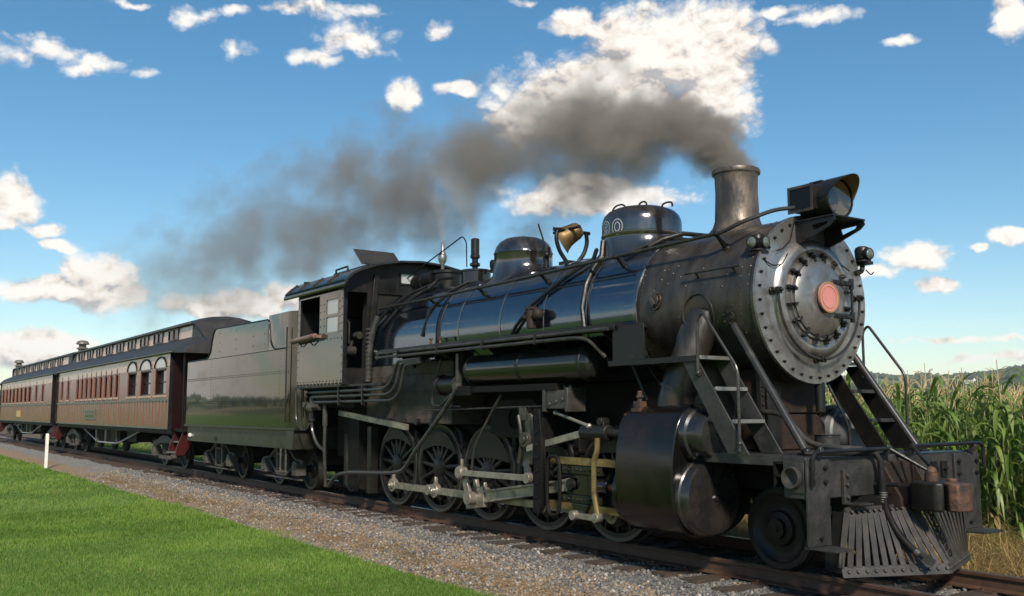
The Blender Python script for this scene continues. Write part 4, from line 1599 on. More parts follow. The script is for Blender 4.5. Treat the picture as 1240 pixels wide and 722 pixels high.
b = MB()
b.cyl((-8.06, -1.47, 2.535), (-8.00, -1.47, 2.535), 0.04, n=12)
b.cyl((-8.06, -1.455, 2.605), (-8.00, -1.455, 2.605), 0.04, n=12)
b.build('pipe_union', PIPE, LOCO)
# plate, lower platform and bracket at the front end
b = MB()
b.bx(-1.93, -1.38, -1.40, -1.385, 2.22, 2.634)
b.bx(-1.945, -1.90, -1.39, -0.9, 2.22, 2.634)
b.build('drop_plate', BLACK, LOCO, bev=0.003)
b = MB()
b.bx(-1.98, -0.52, -1.42, -0.86, 2.185, 2.215)
b.bx(-1.98, -0.52, -1.432, -1.415, 2.155, 2.222)
b.build('lower_platform', BLACK, LOCO, bev=0.004)
b = MB()
b.tube([bs(-1.25, 106, 0.93), (-1.22, -1.0, 2.48), (-1.2, -1.08, 2.22)], 0.028, 8, bend=0.08)
b.tube([(-1.75, -1.25, 2.18), (-1.55, -1.2, 1.75)], 0.02, 8)
b.tube([(-1.75, -1.0, 2.18), (-1.35, -1.0, 1.75)], 0.02, 8)
b.build('platform_brace', BLACK, LOCO)

# ---- air reservoir
b = MB()
b.lathe([(0.0, -5.50), (0.10, -5.485), (0.18, -5.44), (0.212, -5.36), (0.215, -5.30), (0.215, -2.66), (0.212, -2.60), (0.18, -2.52), (0.10, -2.475), (0.0, -2.46)], (0, -1.17, 2.235), (1, 0, 0), 40)
AT = b.build('air_reservoir', GLOSS, LOCO)
for x in (-5.34, -2.64, -4.0):
    b = MB()
    b.lathe([(0.216, x - 0.03), (0.223, x - 0.025), (0.223, x + 0.025), (0.216, x + 0.03)], (0, -1.17, 2.235), (1, 0, 0), 40)
    b.build('reservoir_strap', BLACK, LOCO)
b = MB()
b.bx(-5.3, -3.2, -1.30, -1.12, 1.90, 1.99)
b.bx(-5.75, -5.3, -1.34, -1.0, 1.86, 2.0)
b.build('reservoir_shelf', FRAME, LOCO, bev=0.004)
# power reverse cylinder and gear behind the tank
b = MB()
b.cyl((-6.35, -1.15, 2.04), (-5.80, -1.15, 2.04), 0.14, n=24)
b.cyl((-6.40, -1.15, 2.04), (-6.33, -1.15, 2.04), 0.165, n=24)
b.cyl((-5.84, -1.15, 2.04), (-5.78, -1.15, 2.04), 0.165, n=24)
b.cyl((-5.8, -1.15, 2.04), (-5.3, -1.15, 2.04), 0.03, n=12)
b.build('power_reverse', BLACK, LOCO, bev=0.005)
b = MB()
b.bx(-5.70, -5.62, -1.32, -1.2, 1.98, 2.50)
b.cyl((-5.66, -1.36, 2.0), (-5.66, -1.18, 2.0), 0.07, n=14)
b.cyl((-6.3, -1.25, 1.70), (-5.7, -1.30, 1.95), 0.02, n=8)
b.build('reverse_lever', PIPE, LOCO, bev=0.004)
b = MB()
b.tube([(-5.62, -1.34, 1.98), (-5.9, -1.34, 1.72), (-6.4, -1.33, 1.36), (-7.0, -1.32, 0.95), (-7.35, -1.30, 0.66), (-7.8, -1.28, 0.60), (-8.7, -1.27, 0.56), (-9.6, -1.25, 0.52), (-10.2, -1.22, 0.44), (-10.6, -1.2, 0.2)], 0.034, 10, bend=0.25)
b.build('train_pipe', PIPE, LOCO)
b = MB()
b.tube([(-4.6, -1.22, 1.86), (-5.0, -1.22, 1.45), (-5.35, -1.2, 1.1), (-5.5, -1.15, 0.7)], 0.02, 8, bend=0.2)
b.build('oil_pipe', PIPE, LOCO)
b = MB()
b.tube([(-6.9, -1.2, 1.64), (-3.3, -1.2, 1.70)], 0.013, 6)
b.build('oil_pipe', PIPE, LOCO)
b = MB()
b.tube([(-6.35, -1.2, 2.45), (-6.45, -1.22, 2.1), (-6.6, -1.22, 1.72), (-5.7, -1.22, 1.70)], 0.016, 6, bend=0.1)
b.build('oil_pipe', PIPE, LOCO)
b = MB()
b.bar((-10.25, -1.16, 1.60), (-7.5, -1.16, 1.36), 0.05, 0.10)
b.build('reach_bar', ROD, LOCO, bev=0.006)

# ---- frames
b = MB()
for s in (-1, 1):
    b.bx(-9.6, -1.7, s * 0.50, s * 0.60, 0.42, 1.15)
    b.bx(-1.7, 0.62, s * 0.50, s * 0.60, 0.78, 1.10)
b.bx(-9.6, -9.4, -0.5, 0.5, 0.45, 1.1)
for x in (-7.7, -6.2, -4.75, -3.27):
    b.bx(x - 0.12, x + 0.12, -0.5, 0.5, 0.5, 1.1)
b.build('main_frame', FRAME, LOCO)
b = MB()                                       # frame plate with round lightening hole behind the wheels
hole = [(-4.70 + 0.145 * math.cos(t), 1.52 + 0.145 * math.sin(t)) for t in [2 * math.pi * i / 24 for i in range(24)]]
outer = []
for i in range(24):
    t = 2 * math.pi * i / 24
    c, s_ = math.cos(t), math.sin(t)
    k = min(0.62 / abs(c) if abs(c) > 1e-6 else 9, 0.27 / abs(s_) if abs(s_) > 1e-6 else 9)
    outer.append((-4.70 + c * k, 1.52 + s_ * k))
vs = [(p[0], y, p[1]) for y in (-0.93, -0.90) for p in hole + outer]
fs = []
for i in range(24):
    j = (i + 1) % 24
    fs += [(i, j, 24 + j, 24 + i), (48 + i, 48 + j, 72 + j, 72 + i), (i, j, 48 + j, 48 + i), (24 + i, 24 + j, 72 + j, 72 + i)]
b.add(vs, fs)
b.build('frame_gusset', FRAME, LOCO, bev=0.0)
b = MB()                                       # boiler belly lagging seen between the frames
b.bx(-6.3, -1.75, -0.42, 0.42, 1.1, 2.0)
b.build('belly_plate', FRAME, LOCO)

# ---- driving wheels
DX = [-8.42 + 1.47 * i for i in range(5)]
DR, PINX, PINZ = 0.71, 0.085, 0.355


def driver_proto():
    hub = MB()
    hub.lathe([(0.0, -0.90), (0.14, -0.90), (0.165, -0.885), (0.17, -0.79), (0.0, -0.79)], (0, 0, DR), (0, 1, 0), 32)
    hub.lathe([(0.60, -0.855), (0.655, -0.86), (0.655, -0.725), (0.60, -0.725), (0.60, -0.855)], (0, 0, DR), (0, 1, 0), 64)
    hub.cyl((PINX, -0.895, PINZ), (PINX, -0.79, PINZ), 0.15, n=24)
    hub.bx(-0.02, 0.12, -0.88, -0.80, PINZ + 0.03, DR - 0.08)
    tyre = MB()
    tyre.lathe([(0.655, -0.855), (0.70, -0.86), (0.71, -0.85), (0.712, -0.755), (0.745, -0.735), (0.745, -0.715), (0.655, -0.715)], (0, 0, DR), (0, 1, 0), 72)
    sp = MB()
    vs = []
    for (r_, w, d0, d1) in ((0.13, 0.042, -0.865, -0.80), (0.62, 0.026, -0.845, -0.79)):
        for (sx, y) in ((-1, d1), (1, d1), (0.75, d0 + 0.008), (0, d0), (-0.75, d0 + 0.008)):
            vs.append((sx * w, y, r_))
    sp.add(vs, [(i, (i + 1) % 5, 5 + (i + 1) % 5, 5 + i) for i in range(5)])
    return hub.mesh('driving_wheel', WHEELM), tyre.mesh('tyre', TYREM), sp.mesh('spoke', WHEELM)


HUB, TYRE, SPOKE = driver_proto()


def counterweight(a, inner):
    b = MB()
    n = 22
    arc = [(0.605 * math.sin(t), 0.605 * math.cos(t)) for t in [R(-a + 2 * a * i / n) for i in range(n + 1)]]
    x0 = 0.605 * math.sin(R(a))
    z0 = 0.605 * math.cos(R(a))
    low = [(x0 * (1 - 2 * i / 8), z0 + (inner - z0) * (1 - (1 - 2 * i / 8) ** 2)) for i in range(1, 8)]
    b.prism([(p[0], p[1]) for p in arc + low], 'y', -0.885, -0.80)
    return b.mesh('counterweight', WHEELM)


CW = [counterweight(58, 0.44), counterweight(66, 0.36), counterweight(74, 0.22), counterweight(66, 0.36), counterweight(58, 0.40)]
for i, x in enumerate(DX):
    for s in (1, -1):
        w = bpy.data.objects.new('driving_wheel', HUB)
        COL.objects.link(w)
        adopt(w, LOCO)
        w.location = (x, 0, 0)
        w.scale = (1, s, 1)
        kids = [('tyre', TYRE, 0, None), ('counterweight', CW[i], 0, 1)]
        if s > 0 or i in (0, 4):
            kids += [('spoke', SPOKE, 2 * math.pi * (k + 0.5) / 15, 1) for k in range(15)]
        for (nm, me, rot, off) in kids:
            o = bpy.data.objects.new(nm, me)
            COL.objects.link(o)
            o.parent = w
            if off:
                o.location = (0, 0, DR)
            o.rotation_euler = (0, rot, 0)
    ab = MB()
    ab.cyl((x, -0.8, DR), (x, 0.8, DR), 0.10, n=16)
    ab.build('axle', FRAME, LOCO)
# brake hangers and shoes between the wheels
for i in range(5):
    x = DX[i] + (0.735 if i < 4 else 0.80)
    b = MB()
    b.bx(x - 0.035, x + 0.035, -0.86, -0.74, 0.25, 1.12)
    b.prism([(x - 0.02, 0.55), (x - 0.10, 0.50), (x - 0.055, 0.72), (x - 0.10, 0.95), (x - 0.02, 0.90)], 'y', -0.84, -0.72)
    b.cyl((x, -0.9, 1.10), (x, -0.7, 1.10), 0.06, n=12)
    b.bx(x - 0.05, x + 0.05, -0.90, -0.70, 1.1, 1.28)
    b.build('brake_hanger', FRAME, LOCO, bev=0.006)

# ---- rods
def eye(mb, x, z, y0, y1, r, n=24):
    mb.cyl((x, y0, z), (x, y1, z), r, n=n)


b = MB()
for i in range(4):
    xa, xb = DX[i] + PINX, DX[i + 1] + PINX
    b.bx(xa + 0.08, xb - 0.08, -1.005, -0.945, PINZ - 0.055, PINZ + 0.055)
for i in range(5):
    x = DX[i] + PINX
    eye(b, x, PINZ, -1.02, -0.93, 0.115 if i not in (2,) else 0.15)
    b.prism([(x - 0.035, PINZ + 0.10), (x + 0.035, PINZ + 0.10), (x + 0.018, PINZ + 0.22), (x - 0.018, PINZ + 0.22)], 'y', -1.0, -0.95)
SR = b.build('side_rod', ROD, LOCO, bev=0.008)
for i in range(5):
    x = DX[i] + PINX
    b = MB()
    b.cyl((x, -1.06, PINZ), (x, -0.9, PINZ), 0.062, n=20)
    b.cyl((x, -1.075, PINZ), (x, -1.06, PINZ), 0.035, n=6)
    b.build('crank_pin', STEEL if i % 2 else ROD, LOCO, bev=0.006)
for i in (1,):
    x = DX[i] + PINX - 0.20
    b = MB()
    eye(b, x, PINZ, -1.03, -0.92, 0.085)
    b.build('knuckle_pin', ROD, LOCO, bev=0.006)
# main rod: I-section from the third driver to the crosshead
MP = Vector((DX[2] + PINX, -1.13, PINZ))
XP = Vector((-3.02, -1.13, 0.70))
dv = (XP - MP).normalized()
up = Vector((-dv.z, 0, dv.x))
b = MB()
b.bar(MP + dv * 0.2, XP - dv * 0.12, 0.02, 0.14, up=up)
for s in (-1, 1):
    b.add([tuple(p) for p in []], [])
    b.bar(MP + dv * 0.2 + up * (0.075 * s), XP - dv * 0.12 + up * (0.06 * s), 0.075, 0.034, up=up)
b.bar(MP - dv * 0.24, MP + dv * 0.26, 0.085, 0.30, up=up)
b.bar(XP - dv * 0.16, XP + dv * 0.10, 0.08, 0.17, up=up)
b.prism([(MP.x - 0.06, MP.z + 0.15), (MP.x + 0.06, MP.z + 0.15), (MP.x + 0.03, MP.z + 0.27), (MP.x - 0.03, MP.z + 0.27)], 'y', -1.16, -1.10)
b.build('main_rod', ROD, LOCO, bev=0.008)
# return crank and eccentric rod
RC = Vector((-5.56, -1.26, 0.72))
b = MB()
b.bar(MP + Vector((0, -0.10, -0.05)), RC + Vector((0, 0.0, 0.03)), 0.05, 0.13, up=(1, 0, 0.2))
b.cyl((MP.x, -1.30, MP.z), (MP.x, -1.1, MP.z), 0.10, n=20)
b.cyl((RC.x, -1.36, RC.z), (RC.x, -1.22, RC.z), 0.085, n=20)
b.bx(RC.x - 0.02, RC.x + 0.02, -1.30, -1.26, RC.z, RC.z + 0.2)
b.build('return_crank', ROD, LOCO, bev=0.008)
b = MB()
b.bar(RC + Vector((0, -0.05, 0)), (-3.86, -1.30, 0.735), 0.05, 0.085)
b.cyl((RC.x, -1.34, RC.z), (RC.x, -1.28, RC.z), 0.10, n=20)
b.cyl((-3.83, -1.34, 0.735), (-3.83, -1.26, 0.735), 0.075, n=20)
b.build('eccentric_rod', ROD, LOCO, bev=0.007)
# expansion link
b = MB()
L0 = [(-4.02 + 0.10 * math.cos(R(a)) - 0.10 - 0.06 * math.sin(R(a)), 1.22 + 0.38 * math.sin(R(a))) for a in range(-90, 91, 12)]
inner_, outer_ = [], []
for k in range(13):
    z = 0.88 + k * 0.06
    xo = -4.02 + 0.10 * math.sin(math.pi * k / 12)
    outer_.append((xo - 0.10, z))
    inner_.append((xo + 0.10, z))
b.prism(outer_ + inner_[::-1], 'y', -1.20, -1.16)
for k in range(12):
    pass
b.cyl((-4.0, -1.26, 1.24), (-4.0, -1.1, 1.24), 0.105, n=22)
b.cyl((-4.0, -1.285, 1.24), (-4.0, -1.26, 1.24), 0.06, n=16)
b.bx(-4.16, -4.0, -1.22, -1.10, 1.50, 1.68)
b.bar((-3.98, -1.22, 0.95), (-3.83, -1.28, 0.735), 0.05, 0.10, up=(1, 0, 0))
b.build('expansion_link', PIPE, LOCO, bev=0.006)
b = MB()
for s in (-1, 1):
    pts = [(-3.99 + 0.16 * s + 0.07 * math.sin(math.pi * k / 10), -1.235, 0.92 + k * 0.065) for k in range(11)]
    b.tube(pts, 0.024, 8)
b.build('link_cheek', PIPE, LOCO)
# guide yoke
b = MB()
b.prism([(-3.70, 1.66), (-3.58, 1.66), (-3.52, 1.30), (-3.52, 0.42), (-3.60, 0.28), (-3.72, 0.30), (-3.70, 0.9)], 'y', -1.30, -1.22)
b.bx(-3.62, -3.54, -1.26, -0.6, 1.15, 1.66)
b.build('guide_yoke', FRAME, LOCO, bev=0.008)
b = MB()
for k in range(7):
    b.bolt((-3.63, -1.30, 0.5 + k * 0.17), (0, -1, 0), 0.022, 0.02)
b.build('yoke_bolts', FRAME, LOCO, kind='stuff')
b = MB()
pts = []
for k in range(28):
    t = 2 * math.pi * k / 28
    c, s_ = math.cos(t), math.sin(t)
    pts.append((-3.30 + 0.14 * math.copysign(abs(c) ** 0.6, c), -1.27, 0.67 + 0.38 * math.copysign(abs(s_) ** 0.6, s_)))
b.tube(pts, 0.026, 8, closed=True)
b.build('yoke_loop', FRAME, LOCO)
# crosshead, guides, piston rod
for z in (0.99, 0.42):
    b = MB()
    b.bx(-3.52, -1.80, -1.20, -1.06, z - 0.045, z + 0.045)
    b.build('guide_bar', GUIDE, LOCO, bev=0.006)
b = MB()
b.bx(-3.22, -2.42, -1.19, -1.07, 0.83, 0.94)
b.bx(-3.22, -2.42, -1.19, -1.07, 0.47, 0.57)
b.prism([(-3.16, 0.57), (-2.50, 0.57), (-2.62, 0.83), (-3.05, 0.83)], 'y', -1.17, -1.08)
b.cyl((-2.62, -1.13, 0.70), (-2.32, -1.13, 0.70), 0.09, n=20)
b.prism([(-2.98, 0.47), (-2.62, 0.47), (-2.74, 0.30), (-2.84, 0.30)], 'y', -1.24, -1.18)
CH = b.build('crosshead', GLOSS, LOCO, bev=0.008)
b = MB()
for x in [-3.16 + 0.085 * k for k in range(9)]:
    for z in (0.955, 0.455):
        b.bolt((x, -1.19, z - 0.07 if z > 0.7 else z + 0.06), (0, -1, 0), 0.02, 0.02)
b.cyl((XP.x, -1.23, XP.z), (XP.x, -1.05, XP.z), 0.07, n=18)
b.cyl((XP.x, -1.25, XP.z), (XP.x, -1.23, XP.z), 0.04, n=6)
b.build('crosshead_bolts', BLACK, CH)
b = MB()
b.cyl((-2.4, -1.13, 0.70), (-1.70, -1.13, 0.70), 0.045, n=18)
b.build('piston_rod', COPPER, LOCO)
# combination lever with union link
b = MB()
b.tube([(-2.36, -1.30, 1.30), (-2.36, -1.30, 1.14), (-2.42, -1.31, 1.02), (-2.42, -1.31, 0.62), (-2.36, -1.30, 0.36)], 0.034, 8, bend=0.05)
b.build('combination_lever', GUIDE, LOCO)
b = MB()
b.bar((-2.86, -1.26, 0.33), (-2.38, -1.30, 0.33), 0.04, 0.07)
b.cyl((-2.86, -1.32, 0.33), (-2.86, -1.2, 0.33), 0.06, n=14)
b.cyl((-2.37, -1.35, 0.34), (-2.37, -1.25, 0.34), 0.06, n=14)
b.build('union_link', ROD, LOCO, bev=0.005)
b = MB()
b.bar((-3.95, -1.22, 1.12), (-2.70, -1.20, 1.36), 0.05, 0.09)
b.build('radius_rod', ROD, LOCO, bev=0.006)
b = MB()
b.cyl((-2.80, -1.15, 1.36), (-2.30, -1.15, 1.36), 0.10, n=20)
b.cyl((-2.35, -1.15, 1.36), (-1.75, -1.15, 1.36), 0.05, n=16)
b.cyl((-2.42, -1.22, 1.50), (-2.42, -1.08, 1.50), 0.05, n=12)
b.bx(-2.48, -2.36, -1.2, -1.1, 1.36, 1.5)
b.build('valve_stem_guide', BLACK, LOCO, bev=0.01)
b = MB()
b.tube([(-3.31, -1.22, 1.61), (-2.64, -1.2, 1.44)], 0.022, 8)
b.sphere((-3.31, -1.22, 1.61), 0.035, 8, 6)
b.sphere((-2.64, -1.2, 1.44), 0.04, 8, 6)
b.build('lubricator_arm', ROD, LOCO)
b = MB()
b.bx(-3.45, -3.0, -1.28, -1.02, 1.66, 1.90)
b.cyl((-3.46, -1.15, 1.78), (-2.98, -1.15, 1.78), 0.10, n=18)
b.bx(-3.50, -3.44, -1.3, -1.0, 1.62, 1.93)
b.bx(-3.01, -2.95, -1.3, -1.0, 1.62, 1.93)
for k in range(3):
    b.cyl((-3.35 + 0.14 * k, -1.15, 1.88), (-3.35 + 0.14 * k, -1.15, 1.97), 0.025, n=8)
    b.cyl((-3.36 + 0.14 * k, -1.30, 1.72 + 0.03 * k), (-3.36 + 0.14 * k, -1.26, 1.72 + 0.03 * k), 0.03, n=8)
b.build('lubricator', PIPE, LOCO, bev=0.006)

# ---- cylinders
for s in (1, -1):
    yc = -1.15 * s
    b = MB()
    poly = []
    for k in range(40):                       # pear-shaped jacket: hull of cylinder and valve chest
        pass
    rc, zc, rv, zv = 0.435, 0.70, 0.355, 1.375
    dlt = zv - zc
    al = math.asin((rc - rv) / dlt)
    for k in range(25):
        t = -al * 1 + (math.pi + 2 * al) * k / 24 if False else None
    top = [(yc + rv * math.cos(t), zv + rv * math.sin(t)) for t in [al + (math.pi - 2 * al) * k / 20 for k in range(21)]]
    bot = [(yc + rc * math.cos(t), zc + rc * math.sin(t)) for t in [math.pi - al + (math.pi + 2 * al) * k / 30 for k in range(31)]]
    hull = []
    for k in range(56):
        t = 2 * math.pi * k / 56
        c_, s_ = math.cos(t), math.sin(t)
        wz = 0.455 - 0.035 * s_
        hull.append((yc + wz * math.copysign(abs(c_) ** 0.80, c_), 0.985 + 0.72 * math.copysign(abs(s_) ** 0.80, s_)))
    b.prism(hull, 'x', -1.68, -0.75)
    CY = b.build('cylinder', CYLM, LOCO, bev=0.02)
    b = MB()
    b.lathe([(0.0, -0.74), (0.42, -0.76), (0.42, -0.70), (0.405, -0.685), (0.40, -0.60), (0.385, -0.575), (0.35, -0.57), (0.0, -0.56)], (0, yc, zc), (1, 0, 0), 56)
    b.cyl((-0.57, yc, zc), (-0.54, yc, zc), 0.028, n=6)
    b.build('cylinder_cover', COVERM if s > 0 else LITCOVER, CY)  # far side gets the copy with light painted in
    b = MB()
    b.lathe([(0.0, -0.74), (0.29, -0.76), (0.29, -0.66), (0.262, -0.64), (0.255, -0.45), (0.245, -0.43), (0.0, -0.425)], (0, yc - 0.07 * s, zv), (1, 0, 0), 48)
    b.cyl((-0.43, yc - 0.07 * s, zv), (-0.40, yc - 0.07 * s, zv), 0.022, n=6)
    b.build('valve_cover', COVERM if s > 0 else LITCOVER, CY)
    b = MB()
    b.lathe([(0.0, -1.70), (0.40, -1.73), (0.40, -1.80), (0.30, -1.82), (0.20, -1.86), (0.12, -1.92), (0.0, -1.92)], (0, yc, zc), (1, 0, 0), 48)
    b.lathe([(0.0, -1.70), (0.28, -1.73), (0.28, -1.80), (0.16, -1.82), (0.09, -1.90), (0.0, -1.90)], (0, yc, zv), (1, 0, 0), 40)
    b.build('rear_cover', CYLM, CY)
    # steam pipe into the smokebox
    b = MB()
    b.tube([(-1.25, -1.10 * s, 1.55), (-1.16, -1.05 * s, 1.95), (-1.02, -0.92 * s, 2.45), (-0.97, -0.80 * s, 2.72)], [0.215, 0.205, 0.2, 0.2], 28)
    b.cyl((-1.185, -1.062 * s, 1.86), (-1.175, -1.055 * s, 1.90), 0.225, n=28)
    b.build('steam_pipe', SMOKEBOX, LOCO)
b = MB()
n_ = bn(104)
c_ = bs(-0.98, 101, 0.935)
b.tube([c_ + Vector((0.24 * math.cos(t), 0, 0.0)) * 1 + (bs(0, 101 + 16 * math.sin(t), 0.940) - bs(0, 101, 0.935)) for t in [2 * math.pi * k / 28 for k in range(28)]], 0.013, 8, closed=True)
b.build('pipe_flange', SMOKEBOX, LOCO)
b = MB()                                         # rusty relief valve on the cylinder top
b.bx(-1.62, -1.46, -1.40, -1.26, 1.56, 1.66)
b.bx(-1.60, -1.48, -1.38, -1.28, 1.66, 1.74)
b.cyl((-1.54, -1.33, 1.70), (-1.54, -1.33, 1.86), 0.03, n=8)
b.cyl((-1.54, -1.33, 1.78), (-1.54, -1.33, 1.81), 0.05, n=6)
b.cyl((-1.78, -1.30, 1.52), (-1.78, -1.30, 1.60), 0.05, n=10)
b.build('relief_valve', RUST, LOCO, bev=0.005)
# ---- pilot truck
def disc_wheel(r, face, k=1.0):
    w = MB()
    w.lathe([(0.0, face - 0.02), (r * 0.22, face - 0.02), (r * 0.25, face - 0.005), (r * 0.40, face + 0.005), (r * 0.44, face + 0.04), (r * 0.62, face + 0.055), (r * 0.78, face + 0.03), (r * 0.84, face), (r * 0.97, face - 0.004), (r, face + 0.006),
             (r * 1.002, face + 0.095), (r * 1.07, face + 0.11), (r * 1.07, face + 0.13), (r * 0.8, face + 0.135), (0.0, face + 0.135)], (0, 0, r), (0, 1, 0), 64)
    return w


PWM = disc_wheel(0.42, -0.85).mesh('pilot_wheel', WHEELM)
for s in (1, -1):
    w = bpy.data.objects.new('pilot_wheel', PWM)
    COL.objects.link(w)
    adopt(w, LOCO)
    w.location = (0.03, 0, 0)
    w.scale = (1, s, 1)
    h = MB()
    h.cyl((0, -0.90, 0.42), (0, -0.85, 0.42), 0.10, n=24)
    h.cyl((0, -0.915, 0.42), (0, -0.90, 0.42), 0.03, n=12)
    ho = bpy.data.objects.new('hub_cap', h.mesh('hub_cap', WHEELM))
    COL.objects.link(ho)
    ho.parent = w
    tm = MB()
    tm.lathe([(0.412, -0.857), (0.418, -0.852), (0.4205, -0.80), (0.4215, -0.76)], (0, 0, 0.42), (0, 1, 0), 64)
    to = bpy.data.objects.new('tread', tm.mesh('tread', TYREM))
    COL.objects.link(to)
    to.parent = w
b = MB()
b.cyl((0.03, -0.75, 0.42), (0.03, 0.75, 0.42), 0.08, n=16)
for s in (-1, 1):
    b.bx(-1.6, 0.45, s * 0.58, s * 0.66, 0.50, 0.62)
    b.bx(-0.15, 0.21, s * 0.56, s * 0.68, 0.26, 0.66)
b.bx(-0.4, 0.5, -0.55, 0.55, 0.62, 0.80)
b.build('pilot_truck', FRAME, LOCO)

# ---- pilot deck, beam, steps, pilot
b = MB()
b.bx(-0.55, 0.60, -1.30, 1.30, 1.155, 1.185)
b.bx(-0.55, 0.60, -1.315, -1.29, 1.09, 1.19)
DK = b.build('pilot_deck', BEAM, LOCO, bev=0.004)
b = MB()
b.bx(0.60, 0.87, -1.43, 1.43, 0.80, 1.19)
PB = b.build('pilot_beam', BEAM, LOCO, bev=0.01)
b = MB()
for (y0, y1) in ((-1.45, -1.13), (0.98, 1.45)):
    b = MB()
    b.bx(0.872, 0.90, y0, y1, 0.37, 1.17)
    b.build('step_plate', BEAM, LOCO, bev=0.004)
    b = MB()
    b.prism([(0.84, y0 + 0.01), (1.16, y0 + 0.05), (1.16, y1 - 0.05), (0.84, y1 - 0.01)], 'z', 0.345, 0.368)
    b.build('footstep', BEAM, LOCO, bev=0.003)
    b = MB()
    for y in (y0 + 0.06, y1 - 0.07):
        for z in (1.09, 0.96):
            b.bolt((0.90, y, z), (1, 0, 0), 0.026, 0.03)
    for y in ((y0 + y1) / 2,):
        b.bolt((0.90, y, 0.44), (1, 0, 0), 0.02, 0.03)
    b.build('step_bolts', BLACK, LOCO, kind='stuff')
# poling pockets at the beam corners
for s in (-1, 1):
    b = MB()
    b.lathe([(0.0, -0.01), (0.05, 0.0), (0.075, 0.02), (0.085, 0.055), (0.10, 0.06), (0.105, 0.045), (0.10, -0.03), (0.0, -0.03)], (0.735, s * 1.445, 1.0), (0.0, s, 0), 32)
    b.build('poling_pocket', SLATM, LOCO)
    b = MB()
    b.bx(0.615, 0.855, s * 1.431, s * 1.445, 0.86, 1.14)
    b.build('pocket_plate', BEAM, LOCO, bev=0.003)
    b = MB()
    b.bx(0.50, 0.598, s * 1.31, s * 1.44, 0.88, 0.90)
    b.bx(0.50, 0.598, s * 1.31, s * 1.44, 1.0, 1.02)
    b.bx(0.50, 0.598, s * 1.31, s * 1.44, 1.12, 1.14)
    b.bx(0.49, 0.51, s * 1.31, s * 1.44, 0.88, 1.14)
    b.build('beam_lattice', FRAME, LOCO)
b = MB()
for y in (-0.88,):
    b.bx(0.875, 0.91, y - 0.045, y + 0.045, 0.74, 1.06)
for z in (0.80, 0.92, 1.01):
    b.bolt((0.91, -0.88, z), (1, 0, 0), 0.024, 0.025)
b.bx(0.88, 1.08, -0.93, -0.72, 0.735, 0.75)
b.build('hanger_bracket', BEAM, LOCO, bev=0.003)
b = MB()
for y in (0.62, 0.80):
    b.bx(0.875, 0.895, y - 0.05, y + 0.05, 0.94, 1.10)
    b.bolt((0.895, y, 1.02), (1, 0, 0), 0.028, 0.03)
b.build('beam_fixing', BLACK, LOCO)

# pilot ("cowcatcher"): two faces meeting at the nose, each slat its own bar
def pil(t, top):
    """t -1 near .. 0 nose .. 1 far"""
    a = abs(t)
    if top:
        return Vector((1.02 - 0.05 * a, 0.98 * t, 0.665))
    return Vector((1.36 - 0.42 * a, 1.06 * t, 0.155))


slat_ts = [s * (0.0836 * k) for s in (-1, 1) for k in range(13) if k or s > 0]
for t in slat_ts:
    b = MB()
    p, q = pil(t, True), pil(t, False)
    s = 1 if t > 0 else -1
    nrm = Vector((1.0, 0.40 * s, 0.55)).normalized()
    b.bar(p, q, 0.060, 0.016, up=nrm)
    b.build('pilot_slat', SLATM, LOCO, bev=0.003)
for s in (-1, 1):
    b = MB()
    nrm = Vector((1.0, 0.40 * s, 0.45)).normalized()
    b.bar(pil(0.0, False) + nrm * 0.012 + Vector((0, 0, -0.045)), pil(s * 1.0, False) + nrm * 0.012 + Vector((0, 0, -0.045)), 0.02, 0.105, up=(-0.45, 0, 1))
    for k in range(12):
        p = pil(s * (0.02 + 0.0836 * k), False) + Vector((0, 0, -0.045)) + nrm * 0.022
        b.bolt(p, nrm, 0.022, 0.02)
    b.build('pilot_toe_rail', SLATM, LOCO, bev=0.003)
    b = MB()
    b.bar(pil(0, True) + Vector((-0.02, 0, 0)), pil(s, True) + Vector((-0.02, 0, 0)), 0.02, 0.09)
    for k in range(12):
        p = pil(s * (0.02 + 0.0836 * k), True) + Vector((0.002, 0, -0.0)) + nrm * 0.006
        b.bolt(p, nrm, 0.018, 0.02)
    b.build('pilot_top_rail', SLATM, LOCO)
    b = MB()
    b.bar(pil(s, True) + Vector((-0.08, 0, 0.0)), pil(s, False) + Vector((-0.06, 0, -0.05)), 0.03, 0.14, up=(1, 0, 0))
    b.bar((0.7, s * 0.95, 0.70), pil(s, False) + Vector((-0.1, 0, -0.02)), 0.03, 0.12, up=(1, 0, 0))
    b.build('pilot_side', FRAME, LOCO)
b = MB()
b.prism([(0.62, -0.7), (0.98, -0.55), (1.0, 0.55), (0.62, 0.7)], 'z', 0.62, 0.80)
b.build('pilot_backing', FRAME, LOCO)

# coupler
b = MB()
b.bx(0.86, 0.90, -0.34, 0.34, 0.60, 1.12)
for y in (-0.26, 0.26):
    b.prism([(0.90, 0.64), (1.08, 0.70), (1.08, 0.78), (0.90, 1.08)], 'y', y - 0.02, y + 0.02)
    for z in (0.70, 0.98):
        b.bolt((0.90, y + (0.05 if y > 0 else -0.05), z), (1, 0, 0), 0.026, 0.025)
b.build('coupler_pocket', DRUST, LOCO, bev=0.006)
b = MB()
b.bx(0.88, 1.18, -0.13, 0.13, 0.68, 0.90)
b.prism([(1.10, -0.16), (1.24, -0.20), (1.40, -0.205), (1.46, -0.15), (1.40, -0.07), (1.32, -0.02), (1.34, 0.12), (1.26, 0.20), (1.10, 0.16)], 'z', 0.66, 0.94)
CP = b.build('coupler', BLACK, LOCO, bev=0.025, seg=3)
b = MB()
b.prism([(1.28, 0.08), (1.38, -0.04), (1.48, -0.10), (1.56, -0.08), (1.60, 0.02), (1.60, 0.12), (1.54, 0.17), (1.46, 0.12), (1.40, 0.20), (1.28, 0.22)], 'z', 0.665, 0.935)
